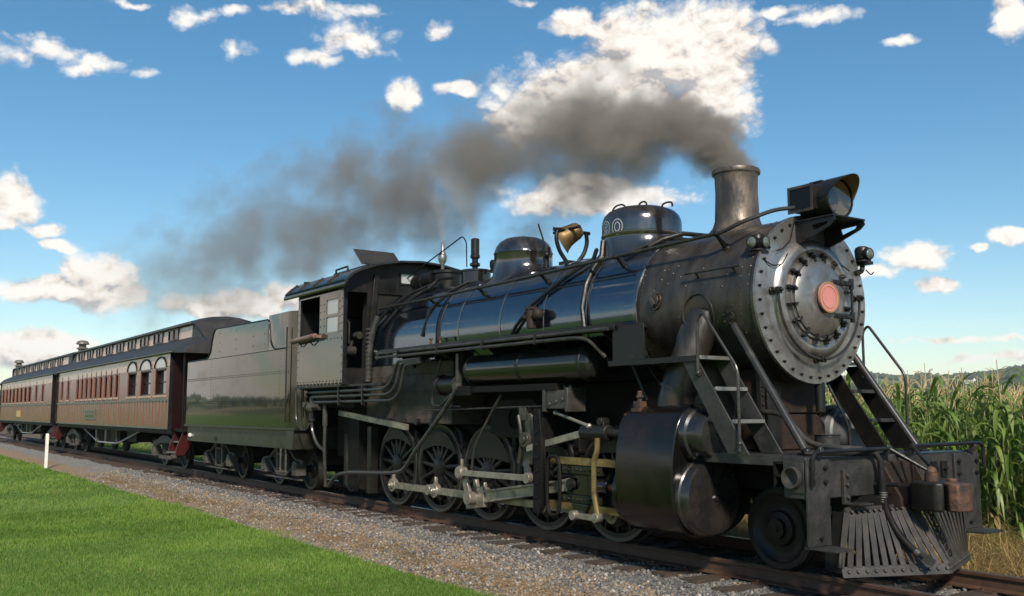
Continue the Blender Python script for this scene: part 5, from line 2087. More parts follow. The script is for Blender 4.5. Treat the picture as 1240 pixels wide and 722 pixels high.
b.cyl((1.37, 0.14, 0.64), (1.37, 0.14, 0.97), 0.05, n=16)
b.build('knuckle', RUST, CP, bev=0.018, seg=3)
b = MB()
b.cyl((1.24, 0.0, 0.94), (1.24, 0.0, 1.02), 0.065, n=16)
b.sphere((1.24, 0.0, 1.03), 0.055, 12, 8)
b.build('lock_lifter', RUST, CP)
# uncoupling rod along the deck edge
b = MB()
b.tube([(0.93, -1.42, 0.93), (0.95, -1.42, 1.23), (0.95, -1.30, 1.245), (0.95, -0.20, 1.255)], 0.02, 8, bend=0.08)
b.tube([(0.95, 0.12, 1.27), (0.95, 1.36, 1.285), (0.95, 1.46, 1.26), (0.95, 1.46, 1.02)], 0.02, 8, bend=0.08)
b.tube([(0.95, -0.25, 1.255), (1.22, -0.02, 1.04)], 0.018, 8)
b.tube([(0.95, 0.15, 1.27), (1.24, 0.04, 1.04)], 0.018, 8)
b.tube([(0.80, -0.02, 1.22), (1.18, 0.0, 1.06)], 0.018, 8)
b.build('uncoupling_rod', BLACK, LOCO)
for y in (-1.30, -0.25, 0.16, 1.30):
    b = MB()
    b.prism([(0.80, 1.19), (0.94, 1.19), (0.97, 1.25), (0.95, 1.295), (0.92, 1.27), (0.90, 1.22)], 'y', y - 0.025, y + 0.025)
    b.build('rod_bracket', RAILM, LOCO, bev=0.004)
# air hose
b = MB()
b.tube([(0.62, -1.15, 1.215), (0.86, -0.62, 1.215), (0.93, -0.45, 1.215), (0.97, -0.42, 1.14), (0.98, -0.42, 0.86)], 0.028, 10, bend=0.06)
b.cyl((0.98, -0.42, 0.84), (0.98, -0.42, 0.98), 0.042, n=12)
b.cyl((0.90, -0.42, 0.91), (1.10, -0.36, 0.91), 0.022, n=8)
b.build('air_pipe_cock', BLACK, LOCO)
b = MB()
pts = [(0.98, -0.42, 0.84), (1.0, -0.42, 0.66), (1.10, -0.40, 0.45), (1.24, -0.36, 0.30), (1.33, -0.33, 0.24)]
b.tube(pts, 0.036, 12, bend=0.15)
AH = b.build('air_hose', FRAME, LOCO)
b = MB()
for k in range(5):
    b.cyl((0.981, -0.42, 0.74 + 0.022 * k), (0.981, -0.42, 0.748 + 0.022 * k), 0.041, n=12)
b.build('hose_clamp', STEEL, AH)
b = MB()
b.cyl((1.26, -0.355, 0.29), (1.30, -0.345, 0.265), 0.044, n=12)
b.bar((1.29, -0.345, 0.27), (1.41, -0.30, 0.19), 0.05, 0.07)
b.build('hose_coupling', PIPE, AH)
# safety chain
b = MB()
for k in range(11):
    z = 0.80 - k * 0.055
    x = 1.12 + 0.012 * k * (1 + 0.09 * k)
    c = Vector((x, 0.04 + 0.004 * k, z))
    pts = []
    for q in range(10):
        t = 2 * math.pi * q / 10
        dx = 0.013 * math.cos(t)
        pts.append(c + (Vector((0, dx, 0.032 * math.sin(t))) if k % 2 else Vector((dx, 0, 0.032 * math.sin(t)))))
    b.tube(pts, 0.006, 5, closed=True)
b.build('safety_chain', FRAME, LOCO)

# ---- stairs up to the platforms, braces, handrails (both sides)
for s in (-1, 1):
    yo, yi = 1.40 * s, 0.90 * s
    for y in (yo, yi):
        b = MB()
        b.prism([(-0.76, 2.18), (-0.53, 2.18), (0.16, 1.19), (-0.12, 1.19)], 'y', y - 0.011, y + 0.011)
        b.build('stair_stringer', BEAM if s < 0 else FRAME, LOCO, bev=0.003)
    for z in (1.52, 1.86, 2.20):
        x = -0.64 + (2.20 - z) * 0.665
        b = MB()
        b.bx(x - 0.12, x + 0.12, min(yo, yi) + 0.011, max(yo, yi) - 0.011, z - 0.012, z + 0.012)
        b.bx(x + 0.105, x + 0.135, min(yo, yi) + 0.012, max(yo, yi) - 0.012, z - 0.02, z + 0.022)
        b.build('stair_tread', STEEL if s < 0 else BEAM, LOCO, bev=0.004)
    b = MB()
    yr = 1.43 * s
    b.tube([(-0.50, yr, 2.02), (-0.50, yr, 2.60), (-0.42, yr, 2.68), (0.04, yr, 2.08), (0.06, yr, 2.0), (0.06, yr, 1.22)], 0.017, 10, bend=0.09)
    b.cyl((-0.50, yr, 2.0), (-0.50, yr - 0.03 * s, 2.06), 0.026, n=10)
    b.sphere((-0.50, yr, 2.03), 0.03, 10, 6)
    b.sphere((0.06, yr, 1.30), 0.028, 10, 6)
    b.build('stair_handrail', RAILM, LOCO)
    b = MB()
    p0, p1 = Vector((-0.46, 0.90 * s, 2.56)), Vector((0.48, 0.95 * s, 1.24))
    b.tube([(-0.50, 0.85 * s, 2.60), p0, p1], 0.042, 14, bend=0.05)
    b.build('smokebox_brace', RAILM, LOCO)
    b = MB()
    c_ = bs(-0.52, 104.0 * (-s), 0.935)
    n_ = bn(104.0 * (-s))
    b.cyl(c_ - n_ * 0.02, c_ + n_ * 0.03, 0.085, n=20)
    for k in range(5):
        t = 2 * math.pi * k / 5
        tv = Vector((math.cos(t), 0, 0)) + n_.cross(Vector((1, 0, 0))) * math.sin(t)
        b.bolt(c_ + n_ * 0.03 + tv * 0.065, n_, 0.016, 0.016)
    b.build('brace_flange', BLACK, LOCO)
    b = MB()
    b.bx(0.38, 0.60, 0.90 * s - 0.05, 0.90 * s + 0.10, 1.187, 1.21)
    b.sphere((0.50, 0.95 * s, 1.22), 0.05, 10, 8)
    b.build('brace_foot', BLACK, LOCO)
b = MB()
b.tube([(-0.30, -0.72, 1.62), (0.05, -0.72, 1.60), (0.32, -0.72, 1.30), (0.62, -0.72, 1.26), (0.9, -0.6, 1.255)], 0.03, 10, bend=0.15)
b.build('deck_pipe', PIPE, LOCO)
b = MB()
b.cyl((0.25, -0.30, 1.187), (0.25, -0.30, 1.37), 0.13, n=28)
b.cyl((0.25, -0.30, 1.37), (0.25, -0.30, 1.385), 0.138, n=28)
b.build('deck_pot', BEAM, LOCO, bev=0.006)
b = MB()
b.prism([(-0.55, 1.19), (0.55, 1.19), (0.55, 1.48), (0.40, 1.60), (-0.40, 1.60), (-0.55, 1.48)], 'x', -0.72, -0.42)
b.bx(-0.72, -0.4, -0.55, 0.55, 1.6, 2.1)
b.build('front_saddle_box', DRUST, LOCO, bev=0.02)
b = MB()
b.bx(-0.42, -0.36, -0.62, -0.56, 1.19, 2.3)
for k in range(9):
    b.bolt((-0.36, -0.59, 1.3 + 0.1 * k), (1, 0, 0), 0.018, 0.02)
b.bx(-0.38, -0.35, -0.52, -0.30, 1.2, 2.1)
b.build('front_stay', BLACK, LOCO, bev=0.004)
b = MB()
b.tube([(-0.2, 0.30, 1.98), (-0.1, 0.34, 1.75), (0.0, 0.42, 1.45), (0.0, 0.42, 1.2)], 0.018, 8, bend=0.1)
b.cyl((-0.15, 0.12, 1.62), (-0.15, 0.12, 1.95), 0.05, n=14)
b.build('drain_pipe', BLACK, LOCO)

# ---- headlight
HZ = 3.965
b = MB()
b.lathe([(0.0, -0.12), (0.20, -0.12), (0.215, -0.10), (0.218, 0.28), (0.228, 0.285), (0.228, 0.315), (0.206, 0.318), (0.204, 0.01), (0.0, 0.0)], (0, 0, HZ), (1, 0, 0), 48)
b.lathe([(0.22, -0.02), (0.228, -0.015), (0.228, 0.01), (0.22, 0.015)], (0, 0, HZ), (1, 0, 0), 48)
HL = b.build('headlight', BLACK, LOCO)
b = MB()                                        # reflector bowl
b.lathe([(0.0, 0.02), (0.06, 0.03), (0.12, 0.08), (0.17, 0.17), (0.198, 0.30)], (0, 0, HZ), (1, 0, 0), 40)
b.build('reflector', AMBER, HL)
b = MB()
b.lathe([(0.0, 0.325), (0.10, 0.321), (0.203, 0.310)], (0, 0, HZ), (1, 0, 0), 40)
b.build('headlight_glass', CLEAR, HL)
b = MB()
b.sphere((0.14, 0, HZ), 0.035, 12, 8)
b.cyl((0.03, 0, HZ), (0.13, 0, HZ), 0.022, n=10)
b.build('headlight_bulb', SIGHT, HL)
b = MB()                                        # visor
vs, fs = [], []
n = 24
for j, (x, r_) in enumerate(((0.20, 0.231), (0.66, 0.233), (0.66, 0.225), (0.20, 0.2195))):
    for i in range(n + 1):
        t = R(180 * i / n)
        xx = x if j in (0, 3) else 0.318 + 0.20 * max(0.0, math.sin(t)) ** 1.2
        vs.append((xx, r_ * math.cos(t), HZ + r_ * math.sin(t)))
m1 = n + 1
for j in range(4):
    for i in range(n):
        fs.append((j * m1 + i, j * m1 + i + 1, ((j + 1) % 4) * m1 + i + 1, ((j + 1) % 4) * m1 + i))
b.add(vs, fs)
b.mi = [1 if j == 2 else 0 for j in range(4) for i in range(n)]
b.build('visor', [BLACK, VISORIN], HL)
b = MB()
b.bx(-0.16, 0.16, -0.28, 0.28, HZ - 0.12, HZ + 0.15)
for s in (-1, 1):
    pass
b.build('number_box', BLACK, HL, bev=0.008)
for s in (-1, 1):
    b = MB()
    holed([-0.17, -0.14, 0.14, 0.17], [HZ - 0.14, HZ - 0.11, HZ + 0.13, HZ + 0.16], {(1, 1)}, 'y', min(s * 0.28, s * 0.295), max(s * 0.28, s * 0.295), b)
    b.build('number_box_frame', SMOKEBOX, HL)
    b = MB()
    b.bx(-0.14, 0.14, min(s * 0.281, s * 0.286), max(s * 0.281, s * 0.286), HZ - 0.11, HZ + 0.13)
    b.build('number_box_pane', DARKPANE, HL)
b = MB()
b.cyl((0.12, -0.24, HZ - 0.04), (0.12, -0.24, HZ + 0.10), 0.016, n=8)
b.bx(0.09, 0.15, -0.245, -0.22, HZ - 0.02, HZ + 0.0)
b.bx(0.09, 0.15, -0.245, -0.22, HZ + 0.06, HZ + 0.08)
b.bx(-0.05, 0.12, -0.06, 0.06, HZ + 0.215, HZ + 0.235)
b.build('headlight_latch', BLACK, HL)
b = MB()                                        # shelf and cheek brackets
b.bx(-0.10, 0.42, -0.28, 0.28, HZ - 0.245, HZ - 0.225)
b.build('headlight_shelf', BLACK, LOCO, bev=0.004)
for s in (-1, 1):
    b = MB()
    y = s * 0.25
    out = [(-0.10, HZ - 0.246), (0.42, HZ - 0.246), (0.43, HZ - 0.29), (0.37, HZ - 0.34), (0.15, HZ - 0.42), (-0.10, HZ - 0.50)]
    inn = [(0.12, HZ - 0.30), (0.34, HZ - 0.285), (0.32, HZ - 0.32), (0.14, HZ - 0.37)]
    # plate built as a frame round one slot
    vs = [(p[0], yy, p[1]) for yy in (y - 0.012, y + 0.012) for p in out + inn]
    loops = [(0, 6, 9, 5), (0, 1, 7, 6), (1, 2, 3, 8, 7), (3, 4, 9, 8), (4, 5, 9)]
    fs = [tuple(l) for l in loops] + [tuple(i + 10 for i in l) for l in loops]
    fs += [(i, (i + 1) % 6, (i + 1) % 6 + 10, i + 10) for i in range(6)] + [(6 + i, 6 + (i + 1) % 4, 16 + (i + 1) % 4, 16 + i) for i in range(4)]
    b.add(vs, fs)
    b.build('headlight_bracket', BLACK, LOCO)
b = MB()
b.tube([(-0.09, -0.28, HZ - 0.2), (-0.075, -0.38, HZ - 0.45), (-0.07, -0.52, HZ - 0.56), (-0.07, -0.62, HZ - 0.60)], 0.007, 6)
b.build('lamp_wire', FRAME, LOCO)
b = MB()
b.tube([(-0.07, 0.25, HZ - 0.45), (-0.07, 0.40, HZ - 0.62), (-0.06, 0.62, HZ - 0.72)], 0.007, 6)
b.build('lamp_wire', FRAME, LOCO)
# class lamps
for (x, y, z, s) in ((-0.20, -0.78, 3.455, -1), (-0.10, 0.93, 3.47, 1)):
    b = MB()
    b.lathe([(0.0, -0.07), (0.06, -0.07), (0.085, -0.05), (0.09, 0.05), (0.075, 0.085), (0.04, 0.10), (0.0, 0.105)], (x, y, z), (0, 0, 1), 24)
    b.cyl((x, y, z - 0.09), (x, y, z - 0.07), 0.10, n=20)
    b.bx(x - 0.11, x + 0.11, y - 0.05, y + 0.05, z - 0.125, z - 0.09)
    b.tube([(x, y, z - 0.12), (x, y - 0.02 * s, z - 0.20), (x, y - 0.16 * s, z - 0.24)], 0.03, 10, bend=0.05)
    dirs = [Vector((1, 0.12, 0)), Vector((0.12, -1, 0))] if s < 0 else [Vector((1, -0.1, 0)), Vector((-0.1, 1, 0))]
    for d in dirs:
        d = d.normalized()
        c_ = Vector((x, y, z))
        b.cyl(c_ + d * 0.05, c_ + d * 0.115, 0.074, 0.07, n=22)
    CL = b.build('class_lamp', BLACK, LOCO)
    for d in dirs:
        d = d.normalized()
        c_ = Vector((x, y, z))
        g = MB()
        g.lathe([(0.0, 0.135), (0.03, 0.131), (0.055, 0.118), (0.06, 0.112)], c_, d, 20)
        g.build('lamp_lens', LENS, CL)
b = MB()
b.tube([(-0.10, -0.78, 3.25), (-0.07, -0.70, 3.20), (-0.065, -0.55, 3.22), (-0.065, -0.45, 3.35)], 0.007, 6, bend=0.05)
b.build('class_lamp_wire', FRAME, LOCO)
b = MB()
b.tube([(-0.04, 0.90, 3.28), (-0.02, 0.97, 3.22), (-0.02, 1.02, 3.26)], 0.007, 6, bend=0.04)
b.build('class_lamp_wire', FRAME, LOCO)

# ---- cab
CX0, CX1, CY, CBZ = -11.58, -9.42, 1.50, 2.12
for s in (-1, 1):
    xs = [CX0, -11.47, -10.50, -10.22, -9.60, CX1]
    zs = [CBZ, 3.03, 3.06, 3.78, 3.84, 3.94]
    b = holed(xs, zs, {(1, 1), (1, 2), (1, 3), (3, 2)}, 'y', min(s * CY, s * (CY - 0.03)), max(s * CY, s * (CY - 0.03)))
    CS = b.build('cab_side', CABM, LOCO)
    b = MB()
    holed([-10.22, -10.17, -9.65, -9.60], [3.06, 3.11, 3.40, 3.45, 3.73, 3.78], {(1, 1), (1, 3)}, 'y', min(s * (CY - 0.024), s * (CY + 0.004)), max(s * (CY - 0.024), s * (CY + 0.004)), b)
    b.build('sash_frame', CABM, CS)
    for (z0, z1) in ((3.11, 3.40), (3.45, 3.73)):
        b = MB()
        b.bx(-10.17, -9.65, min(s * (CY - 0.018), s * (CY - 0.012)), max(s * (CY - 0.018), s * (CY - 0.012)), z0, z1)
        b.build('sash_pane', SIGHT, CS)
b = MB()
for k in range(14):
    x = CX0 + 0.05 + k * 0.158
    b.rivet((x, -CY, CBZ + 0.07), (0, -1, 0), 0.02)
    b.rivet((x, -CY, 2.98), (0, -1, 0), 0.018)
    b.rivet((x, -CY, 3.90), (0, -1, 0), 0.018)
for z in [2.2 + 0.15 * k for k in range(12)]:
    for x in (CX0 + 0.04, CX1 - 0.04):
        b.rivet((x, -CY, z), (0, -1, 0), 0.018)
for z in [3.1 + 0.14 * k for k in range(5)]:
    for x in (-10.45, -10.27, -9.55):
        b.rivet((x, -CY, z), (0, -1, 0), 0.018)
b.build('cab_rivets', BLACK, LOCO, kind='stuff')
b = MB()
for k in range(13):
    x = CX0 + 0.06 + k * 0.17
    b.bolt((x, -CY - 0.0, CBZ + 0.02), (0, -1, 0), 0.022, 0.025)
b.bx(CX0, -7.95, -1.44, -1.2, 2.075, 2.115)
b.bx(CX0, CX1, -1.535, -1.44, 2.075, 2.118)
b.build('cab_footplate', BLACK, LOCO)
b = MB()
b.cyl((-11.62, -1.60, 3.02), (-10.45, -1.60, 3.06), 0.055, n=14)
b.bx(-10.56, -10.36, -1.62, -1.50, 3.02, 3.08)
AR = b.build('window_armrest', CANVAS, LOCO, bev=0.01)
b = MB()
for x in (-11.3, -10.75):
    b.bar((x, -1.51, 2.90), (x, -1.60, 2.99), 0.02, 0.02)
b.bx(-10.60, -10.35, -1.56, -1.50, 2.98, 3.02)
b.build('armrest_bracket', BLACK, AR)
# front wall: near-side door opening, solid apron beside the boiler
RP = [(1.62, 3.93), (1.56, 4.06), (1.45, 4.16), (1.25, 4.265), (0.9, 4.375), (0.45, 4.455), (0.0, 4.485)]
for s in (-1, 1):
    b = MB()
    lun = [(-s * 0.0, 3.86)] + [(s * p[0] * 0.955, p[1] - 0.035) for p in RP[::-1]] + [(s * 1.50, 3.86)]
    b.prism([(s * 1.46, 3.83)] + [(s * p[0] * 0.955, p[1] - 0.03) for p in RP] + [(0.0, 3.83)], 'x', CX1 - 0.0, CX1 + 0.025)
    b.build('cab_front', BLACK, LOCO)
    b = MB()
    b.bx(CX1, CX1 + 0.03, min(s * 1.50, s * 1.43), max(s * 1.50, s * 1.43), CBZ, 3.83)
    b.bx(CX1, CX1 + 0.03, min(s * 1.03, s * 0.90), max(s * 1.03, s * 0.90), CBZ, 3.83)
    b.bx(CX1, CX1 + 0.03, min(s * 1.43, s * 1.03), max(s * 1.43, s * 1.03), CBZ, 2.42)
    b.build('cab_front_post', BLACK, LOCO)
b = MB()
b.bar((CX1 + 0.10, -1.02, 2.40), (CX1 + 0.06, -0.86, 4.18), 0.10, 0.05, up=(1, 0, 0))
b.build('cab_door_leaf', BLACK, LOCO, bev=0.005)
b = MB()
holed([-0.36, -0.33, -0.06, -0.03], [4.03, 4.06, 4.24, 4.27], {(1, 1)}, 'x', CX1 + 0.026, CX1 + 0.05, b)
CW_ = b.build('cab_front_window', BLACK, LOCO)
b = MB()
b.bx(CX1 + 0.028, CX1 + 0.036, -0.33, -0.06, 4.06, 4.24)
b.build('pane', SIGHT, CW_)
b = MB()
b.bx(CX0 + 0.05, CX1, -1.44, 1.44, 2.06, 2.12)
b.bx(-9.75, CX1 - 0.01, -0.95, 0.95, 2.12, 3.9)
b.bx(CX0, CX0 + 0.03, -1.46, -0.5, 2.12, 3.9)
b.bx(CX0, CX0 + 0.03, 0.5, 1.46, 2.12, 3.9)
b.bx(CX0, CX0 + 0.03, -1.40, 1.40, 3.60, 4.25)  # added panel across the open cab rear, so the doorway looks dark
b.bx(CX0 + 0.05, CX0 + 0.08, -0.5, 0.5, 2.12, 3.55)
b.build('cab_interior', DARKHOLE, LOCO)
b = MB()
b.tube([(-9.8, -1.2, 2.9), (-9.8, -1.2, 3.3), (-9.9, -1.3, 3.4)], 0.02, 6)
b.cyl((-9.75, -1.1, 2.75), (-9.75, -1.3, 2.75), 0.09, n=16)
b.cyl((-9.8, -1.05, 3.05), (-9.65, -1.05, 3.05), 0.07, n=14)
b.bar((-9.9, -1.25, 2.3), (-9.75, -1.15, 2.95), 0.04, 0.04)
b.build('throttle_gear', PIPE, LOCO)
# roof
b = MB()
full = [(-p[0], p[1]) for p in RP] + [(p[0], p[1]) for p in RP[-2::-1]]
lowr = [(y * 0.985, z - 0.035) for (y, z) in full]
b.prism(full + lowr[::-1], 'x', -12.12, -9.12)
RO = b.build('cab_roof', GLOSS, LOCO, smooth=60)
for s in (-1, 1):
    b = MB()
    b.tube([(-12.05, s * 1.60, 4.01), (-9.2, s * 1.60, 4.01)], 0.018, 8)
    for x in (-11.9, -11.3, -10.6, -9.9):
        b.bar((x, s * 1.60, 4.03), (x + 0.05, s * 1.42, 4.20), 0.05, 0.05)
    b.build('gutter_rail', BLACK, RO)
b = MB()
b.bx(-11.45, -10.35, -0.62, 0.62, 4.44, 4.50)
b.bx(-11.6, -10.0, -0.75, -0.68, 4.40, 4.47)
b.build('hatch_coaming', BLACK, RO)
b = MB()
b.bar((-10.15, -0.35, 4.50), (-10.55, -0.35, 4.84), 0.9, 0.025, up=(0.65, 0, 0.76))
b.build('roof_hatch', CABM, RO, bev=0.004)
b = MB()
b.tube([(-10.9, -1.0, 4.34), (-10.9, -1.0, 4.44), (-10.35, -1.0, 4.45), (-10.35, -1.0, 4.35)], 0.02, 6)
b.build('roof_grab', BLACK, RO)
# pipes and gear under the cab
for k, (z, y) in enumerate(((1.99, -1.46), (1.90, -1.45), (1.80, -1.44))):
    b = MB()
    xb = -7.60 - 0.13 * (2 - k) + 0.06
    b.tube([(-11.0 + 0.1 * k, y, z - 0.0), (xb, y, z + 0.01), (xb + 0.25, y, z + 0.12), (xb + 0.42, y, 2.38 - 0.02 * k), (xb + 0.50, y, 2.44 - 0.03 * k), (-6.6, y + 0.03, 2.47 - 0.03 * k)], 0.026, 10, bend=0.14)
    b.build('steam_line', PIPE, LOCO)
b = MB()
for x in (-9.6, -8.6):
    b.bx(x - 0.02, x + 0.02, -1.49, -1.40, 1.74, 2.08)
b.build('steam_line_clip', BLACK, LOCO)
b = MB()                                          # injector
b.cyl((-11.2, -1.40, 1.70), (-10.6, -1.40, 1.72), 0.07, n=16)
b.cyl((-10.98, -1.40, 1.45), (-10.98, -1.40, 1.90), 0.06, n=14)
b.sphere((-10.98, -1.42, 1.70), 0.11, 14, 8)
b.cyl((-10.72, -1.42, 1.72), (-10.72, -1.55, 1.72), 0.05, n=12)
b.cyl((-11.15, -1.42, 1.76), (-11.15, -1.52, 1.76), 0.06, n=6)
b.cyl((-10.45, -1.36, 1.35), (-10.45, -1.36, 1.75), 0.05, n=12)
b.tube([(-10.98, -1.40, 1.5), (-11.0, -1.40, 1.30), (-10.8, -1.38, 1.0), (-10.5, -1.3, 0.85)], 0.03, 8, bend=0.15)
b.tube([(-10.45, -1.36, 1.4), (-10.45, -1.36, 0.9), (-10.5, -1.3, 0.2)], 0.035, 8)
b.build('injector', PIPE, LOCO)
b = MB()
b.tube([(-11.62, -1.50, 2.10), (-11.56, -1.50, 1.45), (-11.35, -1.50, 1.28), (-11.05, -1.48, 1.27), (-10.95, -1.46, 1.40)], 0.016, 8, bend=0.12)
b.build('drain_hose', RAILM, LOCO)
b = MB()
b.bx(-11.5, -9.5, -1.20, 1.20, 1.70, 2.06)
b.bx(-11.2, -9.5, -0.75, 0.75, 0.75, 1.70)
b.bx(-10.05, -9.60, -1.05, -0.7, 0.20, 1.5)
b.build('cab_underframe', FRAME, LOCO)
b = MB()
b.cyl((-9.85, -0.95, 0.15), (-9.85, -0.95, 1.3), 0.09, n=16)
b.cyl((-10.20, -1.0, 0.25), (-10.20, -1.0, 1.2), 0.06, n=12)
b.bx(-9.35, -9.20, -1.0, -0.85, 0.15, 1.35)
b.tube([(-10.2, -1.0, 0.3), (-10.0, -1.0, 0.15), (-9.8, -1.0, 0.3)], 0.05, 10, bend=0.1)
b.build('trailing_pipe_run', BLACK, LOCO)
# ================================================================== TENDER
def rounded_plan(x0, x1, hw, rf, rr, n=8):
    pts = []
    for (cx, cy, a0, r_) in ((x1 - rf, hw - rf, 0, rf), (x0 + rr, hw - rr, 90, rr), (x0 + rr, -hw + rr, 180, rr), (x1 - rf, -hw + rf, 270, rf)):
        for k in range(n + 1):
            t = R(a0 + 90 * k / n)
            pts.append((cx + r_ * math.cos(t), cy + r_ * math.sin(t)))
    return pts


def car_wheel(r, face=-0.83):
    return disc_wheel(r, face)


WM42 = car_wheel(0.43).mesh('wheel', WHEELM)
WTREAD = MB().lathe([(0.424, -0.8365), (0.430, -0.832), (0.4312, -0.78), (0.4315, -0.735)], (0, 0, 0.43), (0, 1, 0), 56).mesh('tread', TYREM)


def truck(owner, xc, wb, style):
    """four-wheel truck; returns the frame part"""
    b = MB()
    y0 = -1.12
    for s in (-1, 1):
        y = s * 1.10
        if style == 'archbar':
            b.tube([(xc - wb / 2 - 0.22, y, 0.60), (xc - wb / 2 + 0.14, y, 0.62), (xc - 0.25, y, 0.90), (xc + 0.25, y, 0.90), (xc + wb / 2 - 0.14, y, 0.62), (xc + wb / 2 + 0.22, y, 0.60)], 0.035, 6)
            b.tube([(xc - wb / 2 - 0.22, y, 0.56), (xc - wb / 2 + 0.14, y, 0.56), (xc - 0.25, y, 0.28), (xc + 0.25, y, 0.28), (xc + wb / 2 - 0.14, y, 0.56), (xc + wb / 2 + 0.22, y, 0.56)], 0.032, 6)
            for q in (-0.24, 0.24):
                b.bx(xc + q - 0.04, xc + q + 0.04, y - 0.05, y + 0.05, 0.27, 0.91)
            b.bx(xc - wb / 2 - 0.2, xc + wb / 2 + 0.2, y - 0.03, y + 0.03, 0.20, 0.235)
        else:
            b.prism([(xc - wb / 2 - 0.30, 0.42), (xc - wb / 2 - 0.26, 0.72), (xc - wb / 2 + 0.25, 0.80), (xc - 0.35, 0.92), (xc + 0.35, 0.92), (xc + wb / 2 - 0.25, 0.80), (xc + wb / 2 + 0.26, 0.72), (xc + wb / 2 + 0.30, 0.42),
                     (xc + wb / 2 + 0.18, 0.42), (xc + wb / 2 - 0.2, 0.62), (xc + 0.42, 0.70), (xc - 0.42, 0.70), (xc - wb / 2 + 0.2, 0.62), (xc - wb / 2 - 0.18, 0.42)], 'y', y - 0.05, y + 0.05)
            b.bx(xc - 0.55, xc + 0.55, y - 0.06, y + 0.06, 0.24, 0.34)
    b.bx(xc - 0.2, xc + 0.2, -1.05, 1.05, 0.42, 0.80)
    fr = b.build('truck_frame', TRUCKM, owner, bev=0.008, seg=1)
    for s in (-1, 1):
        for q in (-wb / 2, wb / 2):
            j = MB()
            y = s * 1.13
            j.prism([(xc + q - 0.13, 0.30), (xc + q + 0.13, 0.30), (xc + q + 0.12, 0.55), (xc + q + 0.07, 0.60), (xc + q - 0.07, 0.60), (xc + q - 0.12, 0.55)], 'y', min(y - s * 0.15, y + s * 0.08), max(y - s * 0.15, y + s * 0.08))
            j.bx(xc + q - 0.10, xc + q + 0.10, y + s * 0.08 - 0.01, y + s * 0.08 + 0.02, 0.34, 0.52)
            j.build('journal_box', TRUCKM, fr, bev=0.015, seg=2)
        for q in (-0.12, 0.12):
            j = MB()
            y = s * 1.10
            pts = [(xc + q + 0.055 * math.cos(2 * math.pi * k / 10), y + 0.055 * math.sin(2 * math.pi * k / 10), 0.36 + 0.34 * k / 60) for k in range(61)]
            j.tube(pts, 0.016, 5)
            j.bx(xc + q - 0.09, xc + q + 0.09, y - 0.07, y + 0.07, 0.70, 0.73)
            j.build('spring', TRUCKM, fr)
    for q in (-wb / 2, wb / 2):
        for s in (1, -1):
            w = bpy.data.objects.new('wheel', WM42)
            COL.objects.link(w)
            adopt(w, owner)
            w.location = Vector((xc + q, 0, 0))
            w.scale = (1, s, 1)
            t = bpy.data.objects.new('tread', WTREAD)
            COL.objects.link(t)
            t.parent = w
        a = MB()
        a.cyl((xc + q, -1.1, 0.43), (xc + q, 1.1, 0.43), 0.07, n=12)
        a.build('axle', FRAME, owner)
    b = MB()
    for q in (-wb / 2 + 0.5, wb / 2 - 0.5):
        b.bx(xc + q - 0.06, xc + q + 0.06, -1.0, 1.0, 0.34, 0.46)
        for s in (-1, 1):
            sg = 1 if q < 0 else -1
            b.prism([(xc + q - 0.02 * sg, 0.26), (xc + q - 0.12 * sg, 0.24), (xc + q - 0.10 * sg, 0.42), (xc + q - 0.12 * sg, 0.60), (xc + q - 0.02 * sg, 0.58)], 'y', s * 0.79 - 0.05, s * 0.79 + 0.05)
    b.build('brake_beam', FRAME, fr)
    return fr


TEN = root('tender', (-15.5, 0, 0), 'glossy black tender between the locomotive cab and the brown coaches', 'tender')
TX0, TX1, THW = -19.42, -11.72, 1.50
b = MB()
b.prism(rounded_plan(TX0, TX1, THW, 0.42, 0.18), 'z', 1.30, 2.93)
TB = b.build('tank', TENDERM, TEN, smooth=40)
b = MB()
prof = [(-17.80, 2.932), (-13.28, 2.932), (-13.28, 3.60), (-16.90, 3.655), (-17.02, 3.63), (-17.12, 3.55), (-17.2, 3.38), (-17.28, 3.15), (-17.40, 3.02), (-17.58, 2.955)]
for s in (-1, 1):
    b = MB()
    b.prism(prof, 'y', min(s * (THW - 0.03), s * (THW - 0.002)), max(s * (THW - 0.03), s * (THW - 0.002)))
    b.build('coal_board', TENDERM, TEN)
b = MB()
b.bx(-17.3, -17.27, -1.46, 1.46, 2.93, 3.2)
b.build('bunker_rear', GLOSS, TEN)
b = MB()
pl = rounded_plan(-13.26, TX1, THW, 0.42, 0.02)
b.prism(pl, 'z', 2.932, 3.69)
b.build('front_locker', TENDERM, TEN, smooth=40)
# beading
b = MB()
for s in (-1, 1):
    y = s * (THW + 0.004)
    b.tube([(TX0 + 0.2, y, 2.935), (-17.75, y, 2.935), (-17.5, y, 2.97), (-17.32, y, 3.10), (-17.22, y, 3.36), (-17.12, y, 3.55), (-17.0, y, 3.64), (-16.9, y, 3.662), (-13.3, y, 3.607)], 0.016, 8)
    b.tube([(-13.3, y, 3.607), (-13.22, y, 3.55), (-13.2, y, 3.35), (-13.08, y, 3.08), (-12.9, y, 2.95), (-12.6, y, 2.935), (-12.15, y, 2.935)], 0.016, 8, bend=0.1)
    b.tube([(TX0 + 0.2, y, 2.925), (-12.15, y, 2.925)], 0.008, 6)
b.build('beading', BLACK, TEN)
b = MB()
for s in (-1,):
    for z in (2.42, 2.46, 1.82, 1.86):
        for k in range(92):
            x = TX0 + 0.25 + k * 0.078
            b.rivet((x, s * THW, z), (0, s, 0), 0.015)
    for x in (-17.2, -12.5):
        for k in range(20):
            b.rivet((x, s * THW, 1.36 + 0.08 * k), (0, s, 0), 0.015)
    for x in (-16.6, -15.4, -14.2, -13.5):
        for z in (3.08, 3.30, 3.52):
            b.rivet((x, s * (THW - 0.002), z), (0, s, 0), 0.022)
